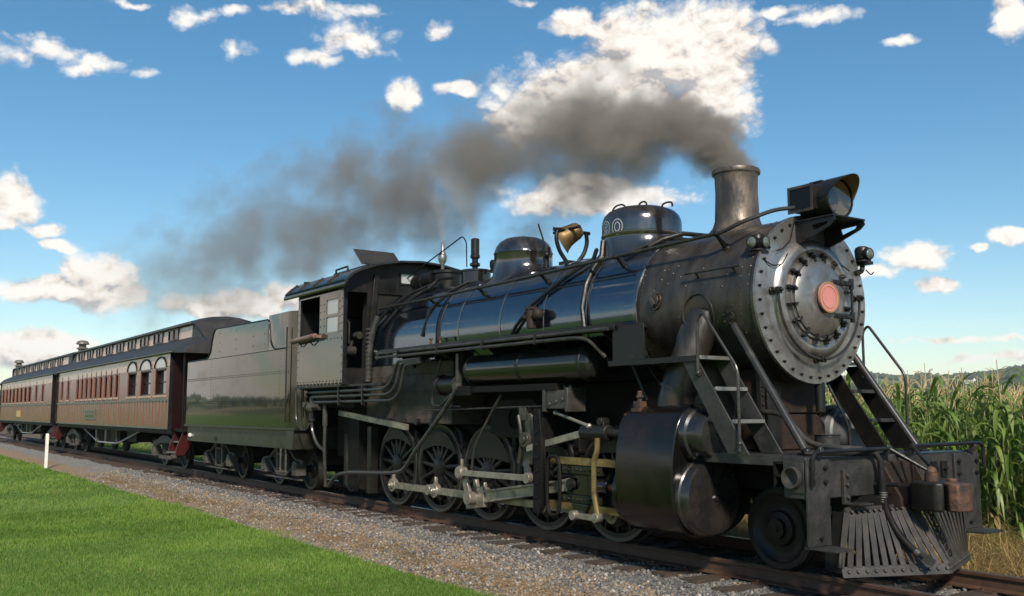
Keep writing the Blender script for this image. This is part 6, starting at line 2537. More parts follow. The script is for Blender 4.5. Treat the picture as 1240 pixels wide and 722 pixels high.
b.build('rivet_rows', TENDERM, TEN, kind='stuff')
b = MB()
for k in range(30):
    pass
b.bx(TX0 + 0.0, -11.65, -1.50, 1.50, 1.24, 1.298)
b.build('tank_foot_plate', OLIVE, TEN, bev=0.006)
b = MB()
for s in (-1, 1):
    b.bx(-19.0, -11.85, min(s * 1.36, s * 1.42), max(s * 1.36, s * 1.42), 0.88, 1.238)
    b.bx(-19.0, -11.85, min(s * 1.20, s * 1.44), max(s * 1.20, s * 1.44), 0.86, 0.885)
b.build('side_sill', OLIVE, TEN, bev=0.006)
b = MB()
b.bx(-12.10, -11.72, -1.50, 1.50, 0.86, 1.236)
b.build('end_sill', OLIVE, TEN, bev=0.01)
b = MB()
b.bx(-19.40, -19.02, -1.40, 1.40, 0.86, 1.236)
b.build('end_sill', OLIVE, TEN, bev=0.01)
b = MB()
b.bx(-19.0, -11.9, -0.4, 0.4, 0.86, 1.23)
b.build('centre_sill', FRAME, TEN)
b = MB()
b.tube([(-12.02, -1.55, 1.4), (-12.02, -1.56, 2.85), (-12.02, -1.56, 3.35)], 0.018, 8)
b.tube([(-11.72, -1.30, 1.5), (-11.66, -1.36, 2.9), (-11.70, -1.30, 3.5)], 0.018, 8)
b.build('grab_iron', GLOSS, TEN)
b = MB()
b.tube([(-12.2, -1.44, 0.86), (-12.2, -1.44, 0.40), (-12.5, -1.44, 0.40), (-12.5, -1.44, 0.86)], 0.02, 6)
b.bx(-12.5, -12.2, -1.55, -1.40, 0.39, 0.42)
b.build('step_iron', TRUCKM, TEN)
b = MB()
b.bx(-19.46, -19.2, -1.30, -1.0, 0.95, 1.12)
b.tube([(-19.35, -1.25, 1.05), (-19.2, -1.4, 0.98), (-18.95, -1.46, 1.02)], 0.05, 10, bend=0.1)
b.cyl((-18.9, -1.35, 1.0), (-18.75, -1.35, 1.0), 0.08, n=14)
b.build('steam_heat_connector', STEEL, TEN)
b = MB()
b.cyl((-16.9, -1.42, 0.90), (-16.9, -1.42, 1.02), 0.03, n=8)
b.cyl((-16.98, -1.42, 0.97), (-16.82, -1.42, 0.97), 0.02, n=8)
b.build('drain_cock', BLACK, TEN)
truck(TEN, -17.50, 1.80, 'archbar')
truck(TEN, -13.25, 1.80, 'archbar')
b = MB()
b.bx(-19.9, -19.4, -0.14, 0.14, 0.68, 0.92)
b.prism([(-20.1, -0.16), (-19.85, -0.2), (-19.85, 0.2), (-20.1, 0.12)], 'z', 0.66, 0.94)
b.build('rear_coupler', RUST, TEN, bev=0.02)
b = MB()
gx, gy = np.meshgrid(np.linspace(-17.2, -13.3, 40), np.linspace(-1.44, 1.44, 30), indexing='ij')
gz = 3.05 + 0.42 * np.clip(1 - np.abs(gy) / 1.6, 0, 1) + nrng.uniform(-0.06, 0.06, gx.shape)
vs = np.stack([gx, gy, gz], -1).reshape(-1, 3)
b.add([tuple(p) for p in vs], [(i * 30 + j, (i + 1) * 30 + j, (i + 1) * 30 + j + 1, i * 30 + j + 1) for i in range(39) for j in range(29)])
tag(b.build('coal_heap', mat('coal', (0.012, 0.012, 0.013), 0.35, 0, 1.6, bump=0.8, bscale=14), None, smooth=0, kind='stuff'), 'black coal heaped in the tender bunker', 'coal')
# fall plate and drawbar between cab and tender
b = MB()
b.bx(-11.74, -11.50, -0.9, 0.9, 2.02, 2.05)
b.bx(-11.74, -11.4, -0.15, 0.15, 0.75, 0.95)
b.build('fall_plate', BLACK, TEN)

# ================================================================== COACHES
GLASSC = glass_mat('coach_window_glass', (0.03, 0.03, 0.032), 0.03, 2.2)


def roof_section(t):
    """cross-section of the clerestory roof; t 0 = full deck, 1 = drooped end of the hood"""
    k = t * t * (3 - 2 * t)
    hw = 1.58 - 0.06 * k
    half = [(hw, 3.27), (hw - 0.01, 3.34), (1.40, 3.50), (1.15, 3.63), (0.93, 3.72), (0.88, 3.76), (0.87, 4.10), (0.96, 4.14), (0.94, 4.19), (0.70, 4.29), (0.35, 4.37), (0.0, 4.40)]
    drop = [(1.52, 3.22), (1.50, 3.27), (1.36, 3.38), (1.15, 3.47), (0.98, 3.52), (0.92, 3.54), (0.88, 3.58), (0.84, 3.60), (0.78, 3.62), (0.55, 3.66), (0.28, 3.69), (0.0, 3.70)]
    h = [(a[0] + (c[0] - a[0]) * k, a[1] + (c[1] - a[1]) * k) for a, c in zip(half, drop)]
    return [(-p[0], p[1]) for p in h] + [(p[0], p[1]) for p in h[-2::-1]]


def make_coach(xf, length, label, windows, arched, clere, plate):
    """xf: front face of the body; body runs to xf - length"""
    xr = xf - length
    co = root('passenger_coach', (xf - length / 2, 0, 0), label, 'railway coach', 'coaches behind the tender')
    HW, Z0, ZB, ZW0, ZW1, ZT = 1.50, 1.16, 1.98, 2.10, 2.86, 3.27
    # side walls with window openings
    for s in (-1, 1):
        ya, yb = min(s * HW, s * (HW - 0.03)), max(s * HW, s * (HW - 0.03))
        edges = [xr]
        for (a, c) in windows + arched:
            edges += [a, c]
        edges.append(xf)
        edges = sorted(edges)
        holes = {(i, 1) for i in range(1, len(edges) - 1, 2)}
        b = holed(edges, [ZB, ZW0, ZW1, 2.90], holes, 'y', ya, yb)
        wl_ = b.build('side_wall', WOODMID, co)
        b = MB()
        b.bx(xr, xf, ya, yb, 2.902, ZT)
        b.build('letterboard', WOODUP, co)
        b = MB()
        b.bx(xr - 0.0, xf + 0.0, min(s * (HW - 0.02), s * (HW + 0.035)), max(s * (HW - 0.02), s * (HW + 0.035)), ZB - 0.05, ZB - 0.002)
        b.bx(xr, xf, min(s * (HW - 0.02), s * (HW + 0.02)), max(s * (HW - 0.02), s * (HW + 0.02)), Z0 - 0.03, Z0 + 0.03)
        b.build('belt_rail', CARGREY, co)
        b = MB()
        n = int(length / 0.36)
        w = length / n
        for k in range(n):
            x = xr + k * w
            b.prism([(x + 0.02, s * (HW - 0.03)), (x + 0.02, s * (HW - 0.004)), (x + 0.06, s * (HW + 0.012)), (x + w - 0.06, s * (HW + 0.012)), (x + w - 0.02, s * (HW - 0.004)), (x + w - 0.02, s * (HW - 0.03))], 'z', Z0 + 0.032, ZB - 0.052)
        b.bx(xr + 0.005, xf - 0.005, min(s * (HW - 0.06), s * (HW - 0.028)), max(s * (HW - 0.06), s * (HW - 0.028)), Z0 + 0.033, ZB - 0.053)
        b.build('lower_siding', WOOD, co, smooth=20, kind='stuff')
        # uprights between the windows
        b = MB()
        xs_ = xr + 0.1
        for (a, c) in sorted(windows):
            for x in (a - 0.10, c + 0.10):
                b.bx(x - 0.03, x + 0.03, min(s * HW, s * (HW + 0.012)), max(s * HW, s * (HW + 0.012)), ZB + 0.02, 2.90)
        b.build('mullion_trim', WOODMID, co, kind='stuff')
        for (a, c) in windows + arched:
            big = (a, c) in arched
            b = MB()
            yo, yi = s * (HW - 0.028), s * (HW - 0.15)
            y0, y1 = min(yo, yi), max(yo, yi)
            b.bx(a + 0.001, a + 0.035, y0, y1, ZW0 + 0.001, ZW1 - 0.001)
            b.bx(c - 0.035, c - 0.001, y0, y1, ZW0 + 0.001, ZW1 - 0.001)
            b.bx(a + 0.036, c - 0.036, y0, y1, ZW0 + 0.001, ZW0 + 0.04)
            b.bx(a + 0.036, c - 0.036, y0, y1, ZW1 - 0.04, ZW1 - 0.001)
            b.bx(a + 0.036, c - 0.036, min(yi, yi + s * 0.04), max(yi, yi + s * 0.04), 2.46, 2.50)
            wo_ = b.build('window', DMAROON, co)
            g = MB()
            yg = s * (HW - 0.13)
            g.bx(a + 0.03, c - 0.03, min(yg, yg - s * 0.006), max(yg, yg - s * 0.006), ZW0 + 0.03, ZW1 - 0.03)
            g.build('pane', GLASSC, wo_)
            b = MB()
            b.bx(a - 0.05, c + 0.05, min(s * HW, s * (HW + 0.04)), max(s * HW, s * (HW + 0.04)), ZW0 - 0.06, ZW0 - 0.005)
            b.build('sill', WOODUP, wo_)
            # arched head above the opening
            b = MB()
            xc, r_ = (a + c) / 2, (c - a) / 2 + 0.02
            rise = min(0.30, r_ * 0.95) if big else 0.24
            rx = r_ if big else r_ * 0.8
            pts = [(xc + rx * math.cos(R(180 * k / 16)), s * (HW + 0.012), ZW1 + 0.03 + rise * math.sin(R(180 * k / 16))) for k in range(17)]
            if big:
                b.tube(pts, 0.028, 6)
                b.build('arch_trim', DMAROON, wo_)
            if big:
                b = MB()
                poly = [(xc + (rx - 0.03) * math.cos(R(180 * k / 16)), ZW1 + 0.035 + (rise - 0.03) * math.sin(R(180 * k / 16))) for k in range(17)]
                b.prism(poly, 'y', min(s * (HW + 0.001), s * (HW + 0.007)), max(s * (HW + 0.001), s * (HW + 0.007)))
                b.build('arch_light', SIGHT, wo_)
            else:
                b = MB()
                b.prism([(xc - 0.05, ZW1 + 0.0), (xc + 0.05, ZW1 + 0.0), (xc + 0.07, ZW1 + 0.12), (xc, ZW1 + 0.22), (xc - 0.07, ZW1 + 0.12)], 'y', min(s * (HW + 0.001), s * (HW + 0.006)), max(s * (HW + 0.001), s * (HW + 0.006)))
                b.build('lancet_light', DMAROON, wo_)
        # clerestory
        ya, yb = min(s * 0.87, s * 0.855), max(s * 0.87, s * 0.855)
        for k in range(clere):
            xa = xr + 0.9 + k * (length - 1.9) / clere
            wd = (length - 1.9) / clere * 0.62
            b = MB()
            holed([xa, xa + 0.05, xa + wd / 2 - 0.03, xa + wd / 2 + 0.03, xa + wd - 0.05, xa + wd], [3.77, 3.80, 4.08, 4.11], {(1, 1), (3, 1)}, 'y', min(s * 0.872, s * 0.905), max(s * 0.872, s * 0.905), b)
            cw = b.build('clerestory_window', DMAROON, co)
            g = MB()
            g.bx(xa + 0.05, xa + wd - 0.05, min(s * 0.874, s * 0.880), max(s * 0.874, s * 0.880), 3.80, 4.08)
            g.build('pane', DARKPANE, cw)
    # roof: main deck with clerestory, drooping hoods at both ends
    b = MB()
    stations = [(xr - 1.12, 1.0), (xr - 0.85, 0.75), (xr - 0.45, 0.38), (xr - 0.1, 0.12), (xr + 0.3, 0.0), (xf - 0.3, 0.0), (xf + 0.1, 0.12), (xf + 0.45, 0.38), (xf + 0.85, 0.75), (xf + 1.12, 1.0)]
    secs = [roof_section(t) for (_, t) in stations]
    n = len(secs[0])
    vs = [(x, p[0], p[1]) for (x, _), sec in zip(stations, secs) for p in sec]
    fs, mi = [], []
    for j in range(len(stations) - 1):
        for i in range(n - 1):
            fs.append((j * n + i, j * n + i + 1, (j + 1) * n + i + 1, (j + 1) * n + i))
            mi.append(1 if (i in (5, n - 2 - 5) and j == 4) else 0)
    fs += [tuple(range(n)), tuple((len(stations) - 1) * n + i for i in range(n))]
    mi += [0, 0]
    # underside
    for j in range(len(stations) - 1):
        fs.append((j * n, (j + 1) * n, (j + 1) * n + n - 1, j * n + n - 1))
        mi.append(0)
    b.add(vs, fs)
    b.mi = mi
    rf = b.build('roof', [ROOFM, WOODUP], co, smooth=25)
    b = MB()
    for s in (-1, 1):
        b.tube([(xr + 0.2, s * 0.965, 4.145), (xf - 0.2, s * 0.965, 4.145)], 0.022, 6)
        b.tube([(xr - 0.3, s * 1.585, 3.285), (xf + 0.3, s * 1.585, 3.285)], 0.02, 6)
    b.build('eave_moulding', CARGREY, rf)
    b = MB()
    xc, yc = xr + 0.62, -0.72
    b.lathe([(0.17, 3.75), (0.17, 4.30), (0.24, 4.32), (0.24, 4.36), (0.15, 4.40), (0.15, 4.50), (0.27, 4.52), (0.27, 4.56), (0.20, 4.66), (0.12, 4.69), (0, 4.70)], (xc, yc, 0), (0, 0, 1), 20)
    b.build('stove_chimney', CARGREY, rf)
    # ends
    for (xe, d) in ((xf, 1), (xr, -1)):
        b = MB()
        holed([-1.46, -0.95, -0.45, -0.38, 0.38, 0.45, 0.95, 1.46], [1.16, 2.05, 2.10, 2.95, 3.0, 3.45], {(1, 2), (5, 2), (3, 0), (3, 1), (3, 2)}, 'x', min(xe - d * 0.03, xe), max(xe - d * 0.03, xe), b)
        b.build('end_wall', DMAROON, co)  # end wall's shade is put into the darker maroon
        b = MB()
        b.bx(min(xe - d * 0.08, xe - d * 0.05), max(xe - d * 0.08, xe - d * 0.05), -0.38, 0.38, 1.16, 2.95)
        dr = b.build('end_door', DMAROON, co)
        for (y0, y1) in ((-0.95, -0.45), (0.45, 0.95), (-0.25, 0.25)):
            g = MB()
            xx = xe - d * 0.02 if abs(y0) > 0.3 else xe - d * 0.046
            g.bx(xx - 0.003, xx + 0.003, y0, y1, 2.10, 2.95)
            g.build('end_pane', GLASSC, co)
        for s in (-1, 1):
            b = MB()
            b.bx(xe - 0.02, xe + 0.04, min(s * 1.44, s * 1.54), max(s * 1.44, s * 1.54), 1.10, 3.27)
            cp = b.build('corner_post', FRAME, co)
            for z in (1.4, 2.05, 2.9):
                g = MB()
                g.prism([(xe - 0.17 * d * 0 - 0.05, z), (xe + 0.0, z - 0.07), (xe + 0.05 - 0.1, z - 0.0), (xe - 0.1, z + 0.07)], 'y', s * 1.541 - 0.002, s * 1.541 + 0.002)
                g.build('gilt_mark', GOLD, cp)
            b = MB()
            xo = xe + d * 0.95
            b.tube([(xo, s * 0.55, 1.16), (xo, s * 0.55, 2.0), (xo, s * 1.36, 2.0), (xo, s * 1.36, 1.16)], 0.022, 8, bend=0.05)
            b.tube([(xo, s * 1.36, 1.6), (xo, s * 0.55, 1.6)], 0.014, 6)
            for k in range(4):
                b.tube([(xo, s * (0.68 + 0.17 * k), 1.16), (xo, s * (0.68 + 0.17 * k), 2.0)], 0.010, 6)
            b.tube([(xo, s * 1.40, 1.2), (xo + 0.02 * d, s * 1.42, 3.24)], 0.028, 8)
            b.build('platform_railing', FRAME, co)
            # steps
            for k in range(3):
                b = MB()
                z = 1.08 - 0.28 * k
                y0 = s * (1.02 + 0.16 * k)
                b.bx(xe + d * 0.12, xe + d * 0.84, min(y0, y0 + s * 0.24), max(y0, y0 + s * 0.24), z - 0.02, z + 0.015)
                b.build('step_tread', CARGREY, co)
            for xx in (xe + d * 0.10, xe + d * 0.86):
                b = MB()
                b.prism([(s * 0.98, 1.14), (s * 1.34, 1.14), (s * 1.40, 0.95), (s * 1.52, 0.62), (s * 1.52, 0.44), (s * 1.30, 0.44), (s * 1.14, 0.72), (s * 0.98, 0.86)], 'x', xx - 0.02, xx + 0.02)
                b.build('step_side', MAROON, co)
        b = MB()
        b.bx(min(xe, xe + d * 1.0), max(xe, xe + d * 1.0), -1.40, 1.40, 1.08, 1.16)
        b.bx(min(xe + d * 0.9, xe + d * 1.05), max(xe + d * 0.9, xe + d * 1.05), -1.0, 1.0, 0.85, 1.10)
        b.bx(min(xe + d * 0.95, xe + d * 1.35), max(xe + d * 0.95, xe + d * 1.35), -0.14, 0.14, 0.66, 0.92)
        b.build('end_platform', FRAME, co)
    # underframe
    b = MB()
    for s in (-1, 1):
        b.bx(xr, xf, min(s * 1.34, s * 1.44), max(s * 1.34, s * 1.44), 1.0, 1.125)
        b.bx(xr - 0.9, xf + 0.9, min(s * 0.3, s * 0.45), max(s * 0.3, s * 0.45), 0.85, 1.07)
    b.bx(xr, xf, -1.33, 1.33, 1.07, 1.12)
    b.build('underframe', FRAME, co)
    xm = (xf + xr) / 2
    for s in (-1, 1):
        b = MB()
        y = s * 1.20
        b.tube([(xr + 1.0, y, 1.04), (xm - 2.0, y, 0.52), (xm + 2.0, y, 0.52), (xf - 1.0, y, 1.04)] if False else [(xm - 5.0, y, 1.05), (xm - 1.8, y, 0.52), (xm + 1.4, y, 0.54), (xm + 4.9, y, 1.08)], 0.028, 8)
        b.build('truss_rod', TRUSS, co)
        for x in (xm - 1.8, xm + 1.4):
            b = MB()
            b.bx(x - 0.06, x + 0.06, y - 0.06, y + 0.06, 0.52, 1.0)
            b.build('queen_post', TRUCKM, co)
    for (dx, w, h, m) in ((-2.6, 0.28, 0.50, CARGREY), (-1.0, 0.30, 0.45, CARGREY), (0.3, 0.9, 0.42, FRAME), (3.0, 1.3, 0.35, FRAME)):
        b = MB()
        b.bx(xm + dx - w / 2, xm + dx + w / 2, -1.12, -0.6, 0.98 - h, 0.99)
        b.build('equipment_box', m, co, bev=0.02)
    b = MB()
    b.cyl((xm - 0.5, 0.5, 0.72), (xm + 1.6, 0.5, 0.72), 0.2, n=20)
    b.build('brake_reservoir', FRAME, co)
    b = MB()
    b.cyl((xm + 3.5, -0.5, 0.72), (xm + 4.4, -0.5, 0.72), 0.16, n=20)
    b.build('brake_cylinder', FRAME, co)
    truck(co, xf - 1.75, 2.1, 'beam')
    truck(co, xr + 1.9, 2.1, 'beam')
    # plate on the flank
    px, pm, pw, ph = plate
    b = MB()
    b.bx(px - pw, px + pw, -1.535, -1.515, 1.52 - ph, 1.52 + ph)
    np_ = b.build('nameplate', pm, co)
    b = MB()
    holed([px - pw - 0.05, px - pw, px + pw, px + pw + 0.05], [1.47 - ph, 1.52 - ph, 1.52 + ph, 1.57 + ph], {(1, 1)}, 'y', -1.54, -1.514, b)
    b.build('plate_frame', GOLD if pm is PLATEY else CARGREY, np_)
    return co


win1 = [(-37.95, -37.55), (-36.55, -36.15)] + [(-34.52 + 0.845 * k, -34.10 + 0.845 * k) for k in range(9)]
arch1 = [(-26.0, -24.80), (-24.35, -23.05), (-22.60, -21.35)]
make_coach(-20.85, 17.85, 'nearer brown wooden coach with three arched windows, coupled behind the tender', win1, arch1, 9, (-31.6, PANE, 0.9, 0.12))
win2 = [(-57.1 + 1.42 * k, -56.3 + 1.42 * k) for k in range(8)] + [(-44.9, -44.4), (-43.0, -42.5)]
make_coach(-40.0, 17.85, 'farther brown wooden coach with a small yellow plate, at the left edge', win2, [], 8, (-50.0, PLATEY, 0.65, 0.14))
# ================================================================== CORN
CORN = [leafy('corn_leaf', (0.100, 0.190, 0.031), (0.165, 0.265, 0.053), 2.5, 0.42, 0.42), leafy('corn_leaf_pale', (0.165, 0.25, 0.056), (0.25, 0.33, 0.09), 2.5, 0.42, 0.42),
        leafy('corn_leaf_dry', (0.30, 0.22, 0.09), (0.20, 0.17, 0.06), 3, 0.3, 0.6)]
STALKM = mat('corn_stalk', (0.11, 0.15, 0.045), 0.55, 0, 1.45, (0.17, 0.17, 0.07), 3)
TASSEL = mat('corn_tassel', (0.40, 0.31, 0.15), 0.8, 0, 1.4, (0.50, 0.41, 0.22), 9)


def leaf_verts(a, z, length, width, rise, droop, twist, seg=7):
    """arching corn leaf as a folded ribbon"""
    dx, dy = math.cos(a), math.sin(a)
    vs, fs = [], []
    for k in range(seg + 1):
        t = k / seg
        r_ = length * (0.10 * t + 0.62 * t - 0.12 * t ** 2.5 * droop)
        h = length * (rise * t - droop * t ** 2.4)
        w = width * (0.45 + 1.1 * t) * (1 - t) ** 0.55 if t < 1 else 0.001
        w = min(w, width)
        tw = twist * t * t
        sx, sy = -dy, dx
        ct, st = math.cos(tw), math.sin(tw)
        for q, lift in ((-1, 0.25), (0, 0.0), (1, 0.25)):
            vs.append((dx * r_ + q * sx * w * ct * 0.5, dy * r_ + q * sy * w * ct * 0.5, z + h + lift * w * 0.8 + q * w * st * 0.5))
    for k in range(seg):
        for q in (0, 1):
            fs.append((k * 3 + q, k * 3 + q + 1, k * 3 + q + 4, k * 3 + q + 3))
    return vs, fs


crng = random.Random(23)


def corn_kind(k):
    """(stalk mesh, tassel mesh, [(leaf mesh)...], joined foliage mesh)"""
    H = crng.uniform(1.95, 2.25)
    st = MB()
    bendx, bendy = crng.uniform(-0.05, 0.05), crng.uniform(-0.05, 0.05)
    pts = [(bendx * (t * t), bendy * (t * t), H * t) for t in [i / 6 for i in range(7)]]
    st.tube(pts, [0.016 - 0.010 * i / 6 for i in range(7)], 5)
    stm = st.mesh('stalk', STALKM)
    ts = MB()
    tx, ty = bendx, bendy
    ts.tube([(tx, ty, H - 0.02), (tx * 1.2, ty * 1.2, H + 0.32)], [0.006, 0.005], 4)
    for i in range(4):
        a = crng.uniform(0, 6.28)
        l = crng.uniform(0.12, 0.22)
        z = H + 0.04 + 0.022 * i
        ts.tube([(tx, ty, z), (tx + math.cos(a) * l * 0.5, ty + math.sin(a) * l * 0.5, z + l * 0.8), (tx + math.cos(a) * l * 0.9, ty + math.sin(a) * l * 0.9, z + l * 0.95)], [0.005, 0.0055, 0.003], 4)
    tsm = ts.mesh('tassel', TASSEL)
    leaves = []
    allv, allf, allm = [], [], []
    a0 = crng.uniform(0, 6.28)
    for i in range(11):
        z = 0.20 + (H - 0.32) * i / 10
        a = a0 + i * math.pi + crng.uniform(-0.5, 0.5)
        mid = 1 - abs(i - 6) / 8
        L = crng.uniform(0.85, 1.12) * (0.55 + 0.45 * mid)
        vs, fs = leaf_verts(a, z, L, crng.uniform(0.085, 0.125) * (0.7 + 0.3 * mid), crng.uniform(0.75, 1.15), crng.uniform(0.75, 1.35), crng.uniform(-1.3, 1.3))
        m = CORN[2] if (i < 2 and crng.random() < 0.6) else CORN[crng.randrange(2)]
        lb = MB()
        lb.add(vs, fs)
        leaves.append(lb.mesh('leaf', m, smooth=60))
        base = len(allv)
        allv += vs
        allf += [tuple(x + base for x in f) for f in fs]
        allm += [CORN.index(m)] * len(fs)
    fo = MB()
    fo.v, fo.f, fo.mi = allv, allf, allm
    return stm, tsm, leaves, fo.mesh('foliage', CORN, smooth=60), (np.array(allv), np.array(allf), np.array(allm), H)


KINDS = [corn_kind(k) for k in range(7)]
ROW0 = 4.45


def plant_corn():
    n_ind = 0
    for row in range(4):
        y = ROW0 + 0.72 * row
        x0, x1 = -4.9 - row * 0.55, 0.9 - row * 0.45
        x = x1
        while x > x0:
            px, py = x + crng.uniform(-0.05, 0.05), y + crng.uniform(-0.08, 0.08)
            k = crng.randrange(7)
            stm, tsm, leaves, fol, _ = KINDS[k]
            lab = {0: 'tall green corn plant in the row nearest the track', 1: 'tall green corn plant in the second row from the track'}.get(row, 'tall green corn plant in the third or fourth row from the track')
            o = root('corn_plant', (px, py, float(ground_z(px, py)) - 0.02), lab, 'corn', ['corn plants in the nearest row', 'corn plants in the second row', 'corn plants in the third and fourth rows', 'corn plants in the third and fourth rows'][row])
            o.rotation_euler = (crng.uniform(-0.05, 0.05), crng.uniform(-0.05, 0.05), crng.uniform(0, 6.28))
            sc = crng.uniform(0.92, 1.08)
            o.scale = (sc, sc, sc)
            parts = [('stalk', stm), ('tassel', tsm)]
            parts += [('leaf', l) for l in leaves] if row < 2 else [('foliage', fol)]
            for (nm, me) in parts:
                c = bpy.data.objects.new(nm, me)
                COL.objects.link(c)
                c.parent = o
            n_ind += 1
            x -= crng.uniform(0.13, 0.18)
    # the rest of the field
    V, F, M = [], [], []
    n = 0
    for row in range(-4, 58):
        y = ROW0 + 0.72 * (row + 4)
        d = y + 8.87
        xa, xb = 6.87 - d / math.tan(R(30)), 6.87 - d / math.tan(R(67)) + 1.5
        step = 0.24 + 0.012 * row
        if row > 30:
            y += (row - 30) * 0.8
        x = xb
        if row < 0:                           # outside the plants set out one by one above
            gap0, gap1 = -4.9 - (row + 4) * 0.55, 0.9 - (row + 4) * 0.45
            x, xa = 5.5, -9.0
        while x > xa:
            if row < 0 and gap0 <= x <= gap1 + 0.05:
                x = gap0 - 0.1
                continue
            if row > 3 and x < 6.87 - d / math.tan(R(47)) and crng.random() < 0.6:
                x -= step
                continue
            v, f, m, H = KINDS[crng.randrange(7)][4]
            a = crng.uniform(0, 6.28)
            c, s = math.cos(a), math.sin(a)
            sel = slice(None)
            sc = crng.uniform(0.92, 1.1)
            p = np.stack([v[:, 0] * c - v[:, 1] * s + x + crng.uniform(-0.06, 0.06), v[:, 0] * s + v[:, 1] * c + y + crng.uniform(-0.06, 0.06), v[:, 2] * sc - 0.5], -1)
            if row > 1:                       # hidden below the rows in front: upper leaves only
                k0 = 24 * 5
                p = p[k0:]
                ff, mm = f[14 * 5:] - k0, m[14 * 5:]
            else:
                ff, mm = f, m
            V.append(p)
            F.append(ff + n)
            M.append(mm)
            n += len(p)
            # tassel as crossed spikes
            zt = H * sc - 0.5
            tv, tf = [], []
            for q in range(2):
                aa = crng.uniform(0, 6.28)
                l = crng.uniform(0.0, 0.12)
                ex, ey = x + math.cos(aa) * l, y + math.sin(aa) * l
                b0 = len(tv)
                w = 0.009 + 0.0006 * row
                tv += [(x - w, y, zt - 0.05), (x + w, y, zt - 0.05), (ex + w * 0.7, ey, zt + crng.uniform(0.18, 0.34)), (ex - w * 0.7, ey, zt + 0.3)]
                tf.append((b0, b0 + 1, b0 + 2, b0 + 3))
            V.append(np.array(tv))
            F.append(np.array(tf) + n)
            M.append(np.full(len(tf), 3))
            n += len(tv)
            x -= step * crng.uniform(0.8, 1.2)
    me = raw_mesh('corn_field', np.concatenate(V), np.concatenate(F).ravel(), 4, CORN + [TASSEL], np.concatenate(M))
    o = bpy.data.objects.new('corn_field', me)
    COL.objects.link(o)
    tag(o, 'dense field of tasselled corn stretching back behind the first rows', 'corn field', kind='stuff')
    print('corn plants', n_ind, 'field faces', len(me.polygons))


plant_corn()

# ================================================================== SMOKE
def plume(name, x0, x1, path, noise_scale, dens, col, label, cat, aniso=0.0, thresh=0.0, amp=1.0, stretch=(1, 1, 1), rate=1.0, parent=None, detail=5.0):
    """a closed tube of drifting smoke; path: list of (x, y, z, radius). The density falls off from the tube's axis"""
    b = MB()
    pts = [Vector(p[:3]) for p in path]
    rr = [p[3] * 1.25 for p in path]
    b.tube(pts, rr, 20)
    m = bpy.data.materials.new(name)
    m.use_nodes = True
    nt = m.node_tree
    N, L = nt.nodes, nt.links
    N.clear()
    out = N.new('ShaderNodeOutputMaterial')
    vol = N.new('ShaderNodeVolumePrincipled')
    vol.inputs['Color'].default_value = (*col, 1)
    vol.inputs['Anisotropy'].default_value = aniso
    tcn = N.new('ShaderNodeTexCoord')
    sp = N.new('ShaderNodeSeparateXYZ')
    L.new(tcn.outputs['Object'], sp.inputs[0])

    def M_(op, a, c=None, d=None, clamp=False):
        n = N.new('ShaderNodeMath')
        n.operation = op
        n.use_clamp = clamp
        for i, v in enumerate((a, c, d)):
            if v is None:
                continue
            if isinstance(v, (int, float)):
                n.inputs[i].default_value = v
            else:
                L.new(v, n.inputs[i])
        return n.outputs[0]
    along = 2 if abs(path[-1][2] - path[0][2]) > abs(path[-1][0] - path[0][0]) else 0
    lo = min(p[along] for p in path)
    hi = max(p[along] for p in path)
    u = M_('DIVIDE', M_('SUBTRACT', sp.outputs[along], lo), hi - lo, clamp=True)

    def curve(vals):
        """float curve through (param, value)"""
        vmin, vmax = min(v for _, v in vals), max(v for _, v in vals)
        if vmax - vmin < 1e-6:
            vmax = vmin + 1e-3
        fc = N.new('ShaderNodeFloatCurve')
        c = fc.mapping.curves[0]
        vals = sorted(vals)
        pts_ = [((a - lo) / (hi - lo), (v - vmin) / (vmax - vmin)) for a, v in vals]
        c.points[0].location = pts_[0]
        c.points[1].location = pts_[-1]
        for q in pts_[1:-1]:
            c.points.new(*q)
        fc.mapping.update()
        L.new(u, fc.inputs['Value'])
        return M_('MULTIPLY_ADD', fc.outputs[0], vmax - vmin, vmin)
    c1 = 1 if along == 0 else 0
    c2 = 2 if along == 0 else 1
    d1 = M_('SUBTRACT', sp.outputs[c1], curve([(p[along], p[c1]) for p in path]))
    d2 = M_('SUBTRACT', sp.outputs[c2], curve([(p[along], p[c2]) for p in path]))
    rad = curve([(p[along], p[3]) for p in path])
    dist = M_('DIVIDE', M_('SQRT', M_('ADD', M_('MULTIPLY', d1, d1), M_('MULTIPLY', d2, d2))), rad)
    nz = N.new('ShaderNodeTexNoise')
    mp = N.new('ShaderNodeMapping')
    mp.inputs['Scale'].default_value = stretch
    L.new(tcn.outputs['Object'], mp.inputs['Vector'])
    L.new(mp.outputs[0], nz.inputs['Vector'])
    nz.inputs['Scale'].default_value = noise_scale
    nz.inputs['Detail'].default_value = detail
    nz.inputs['Roughness'].default_value = 0.64
    body = M_('ADD', M_('SUBTRACT', 1.0, dist), M_('MULTIPLY', M_('SUBTRACT', nz.outputs['Fac'], 0.5), amp))
    mr_ = N.new('ShaderNodeMapRange')
    mr_.interpolation_type = 'SMOOTHSTEP'
    L.new(body, mr_.inputs['Value'])
    mr_.inputs['From Min'].default_value = thresh
    mr_.inputs['From Max'].default_value = thresh + 0.75
    dn = M_('MULTIPLY', mr_.outputs[0], curve([(a, v) for a, v in dens]))
    L.new(dn, vol.inputs['Density'])
    L.new(vol.outputs[0], out.inputs['Volume'])
    try:
        m.cycles.volume_step_rate = rate
    except Exception:
        pass
    o = b.build(name, m, parent)
    o['kind'] = 'stuff'
    return tag(o, label, cat)


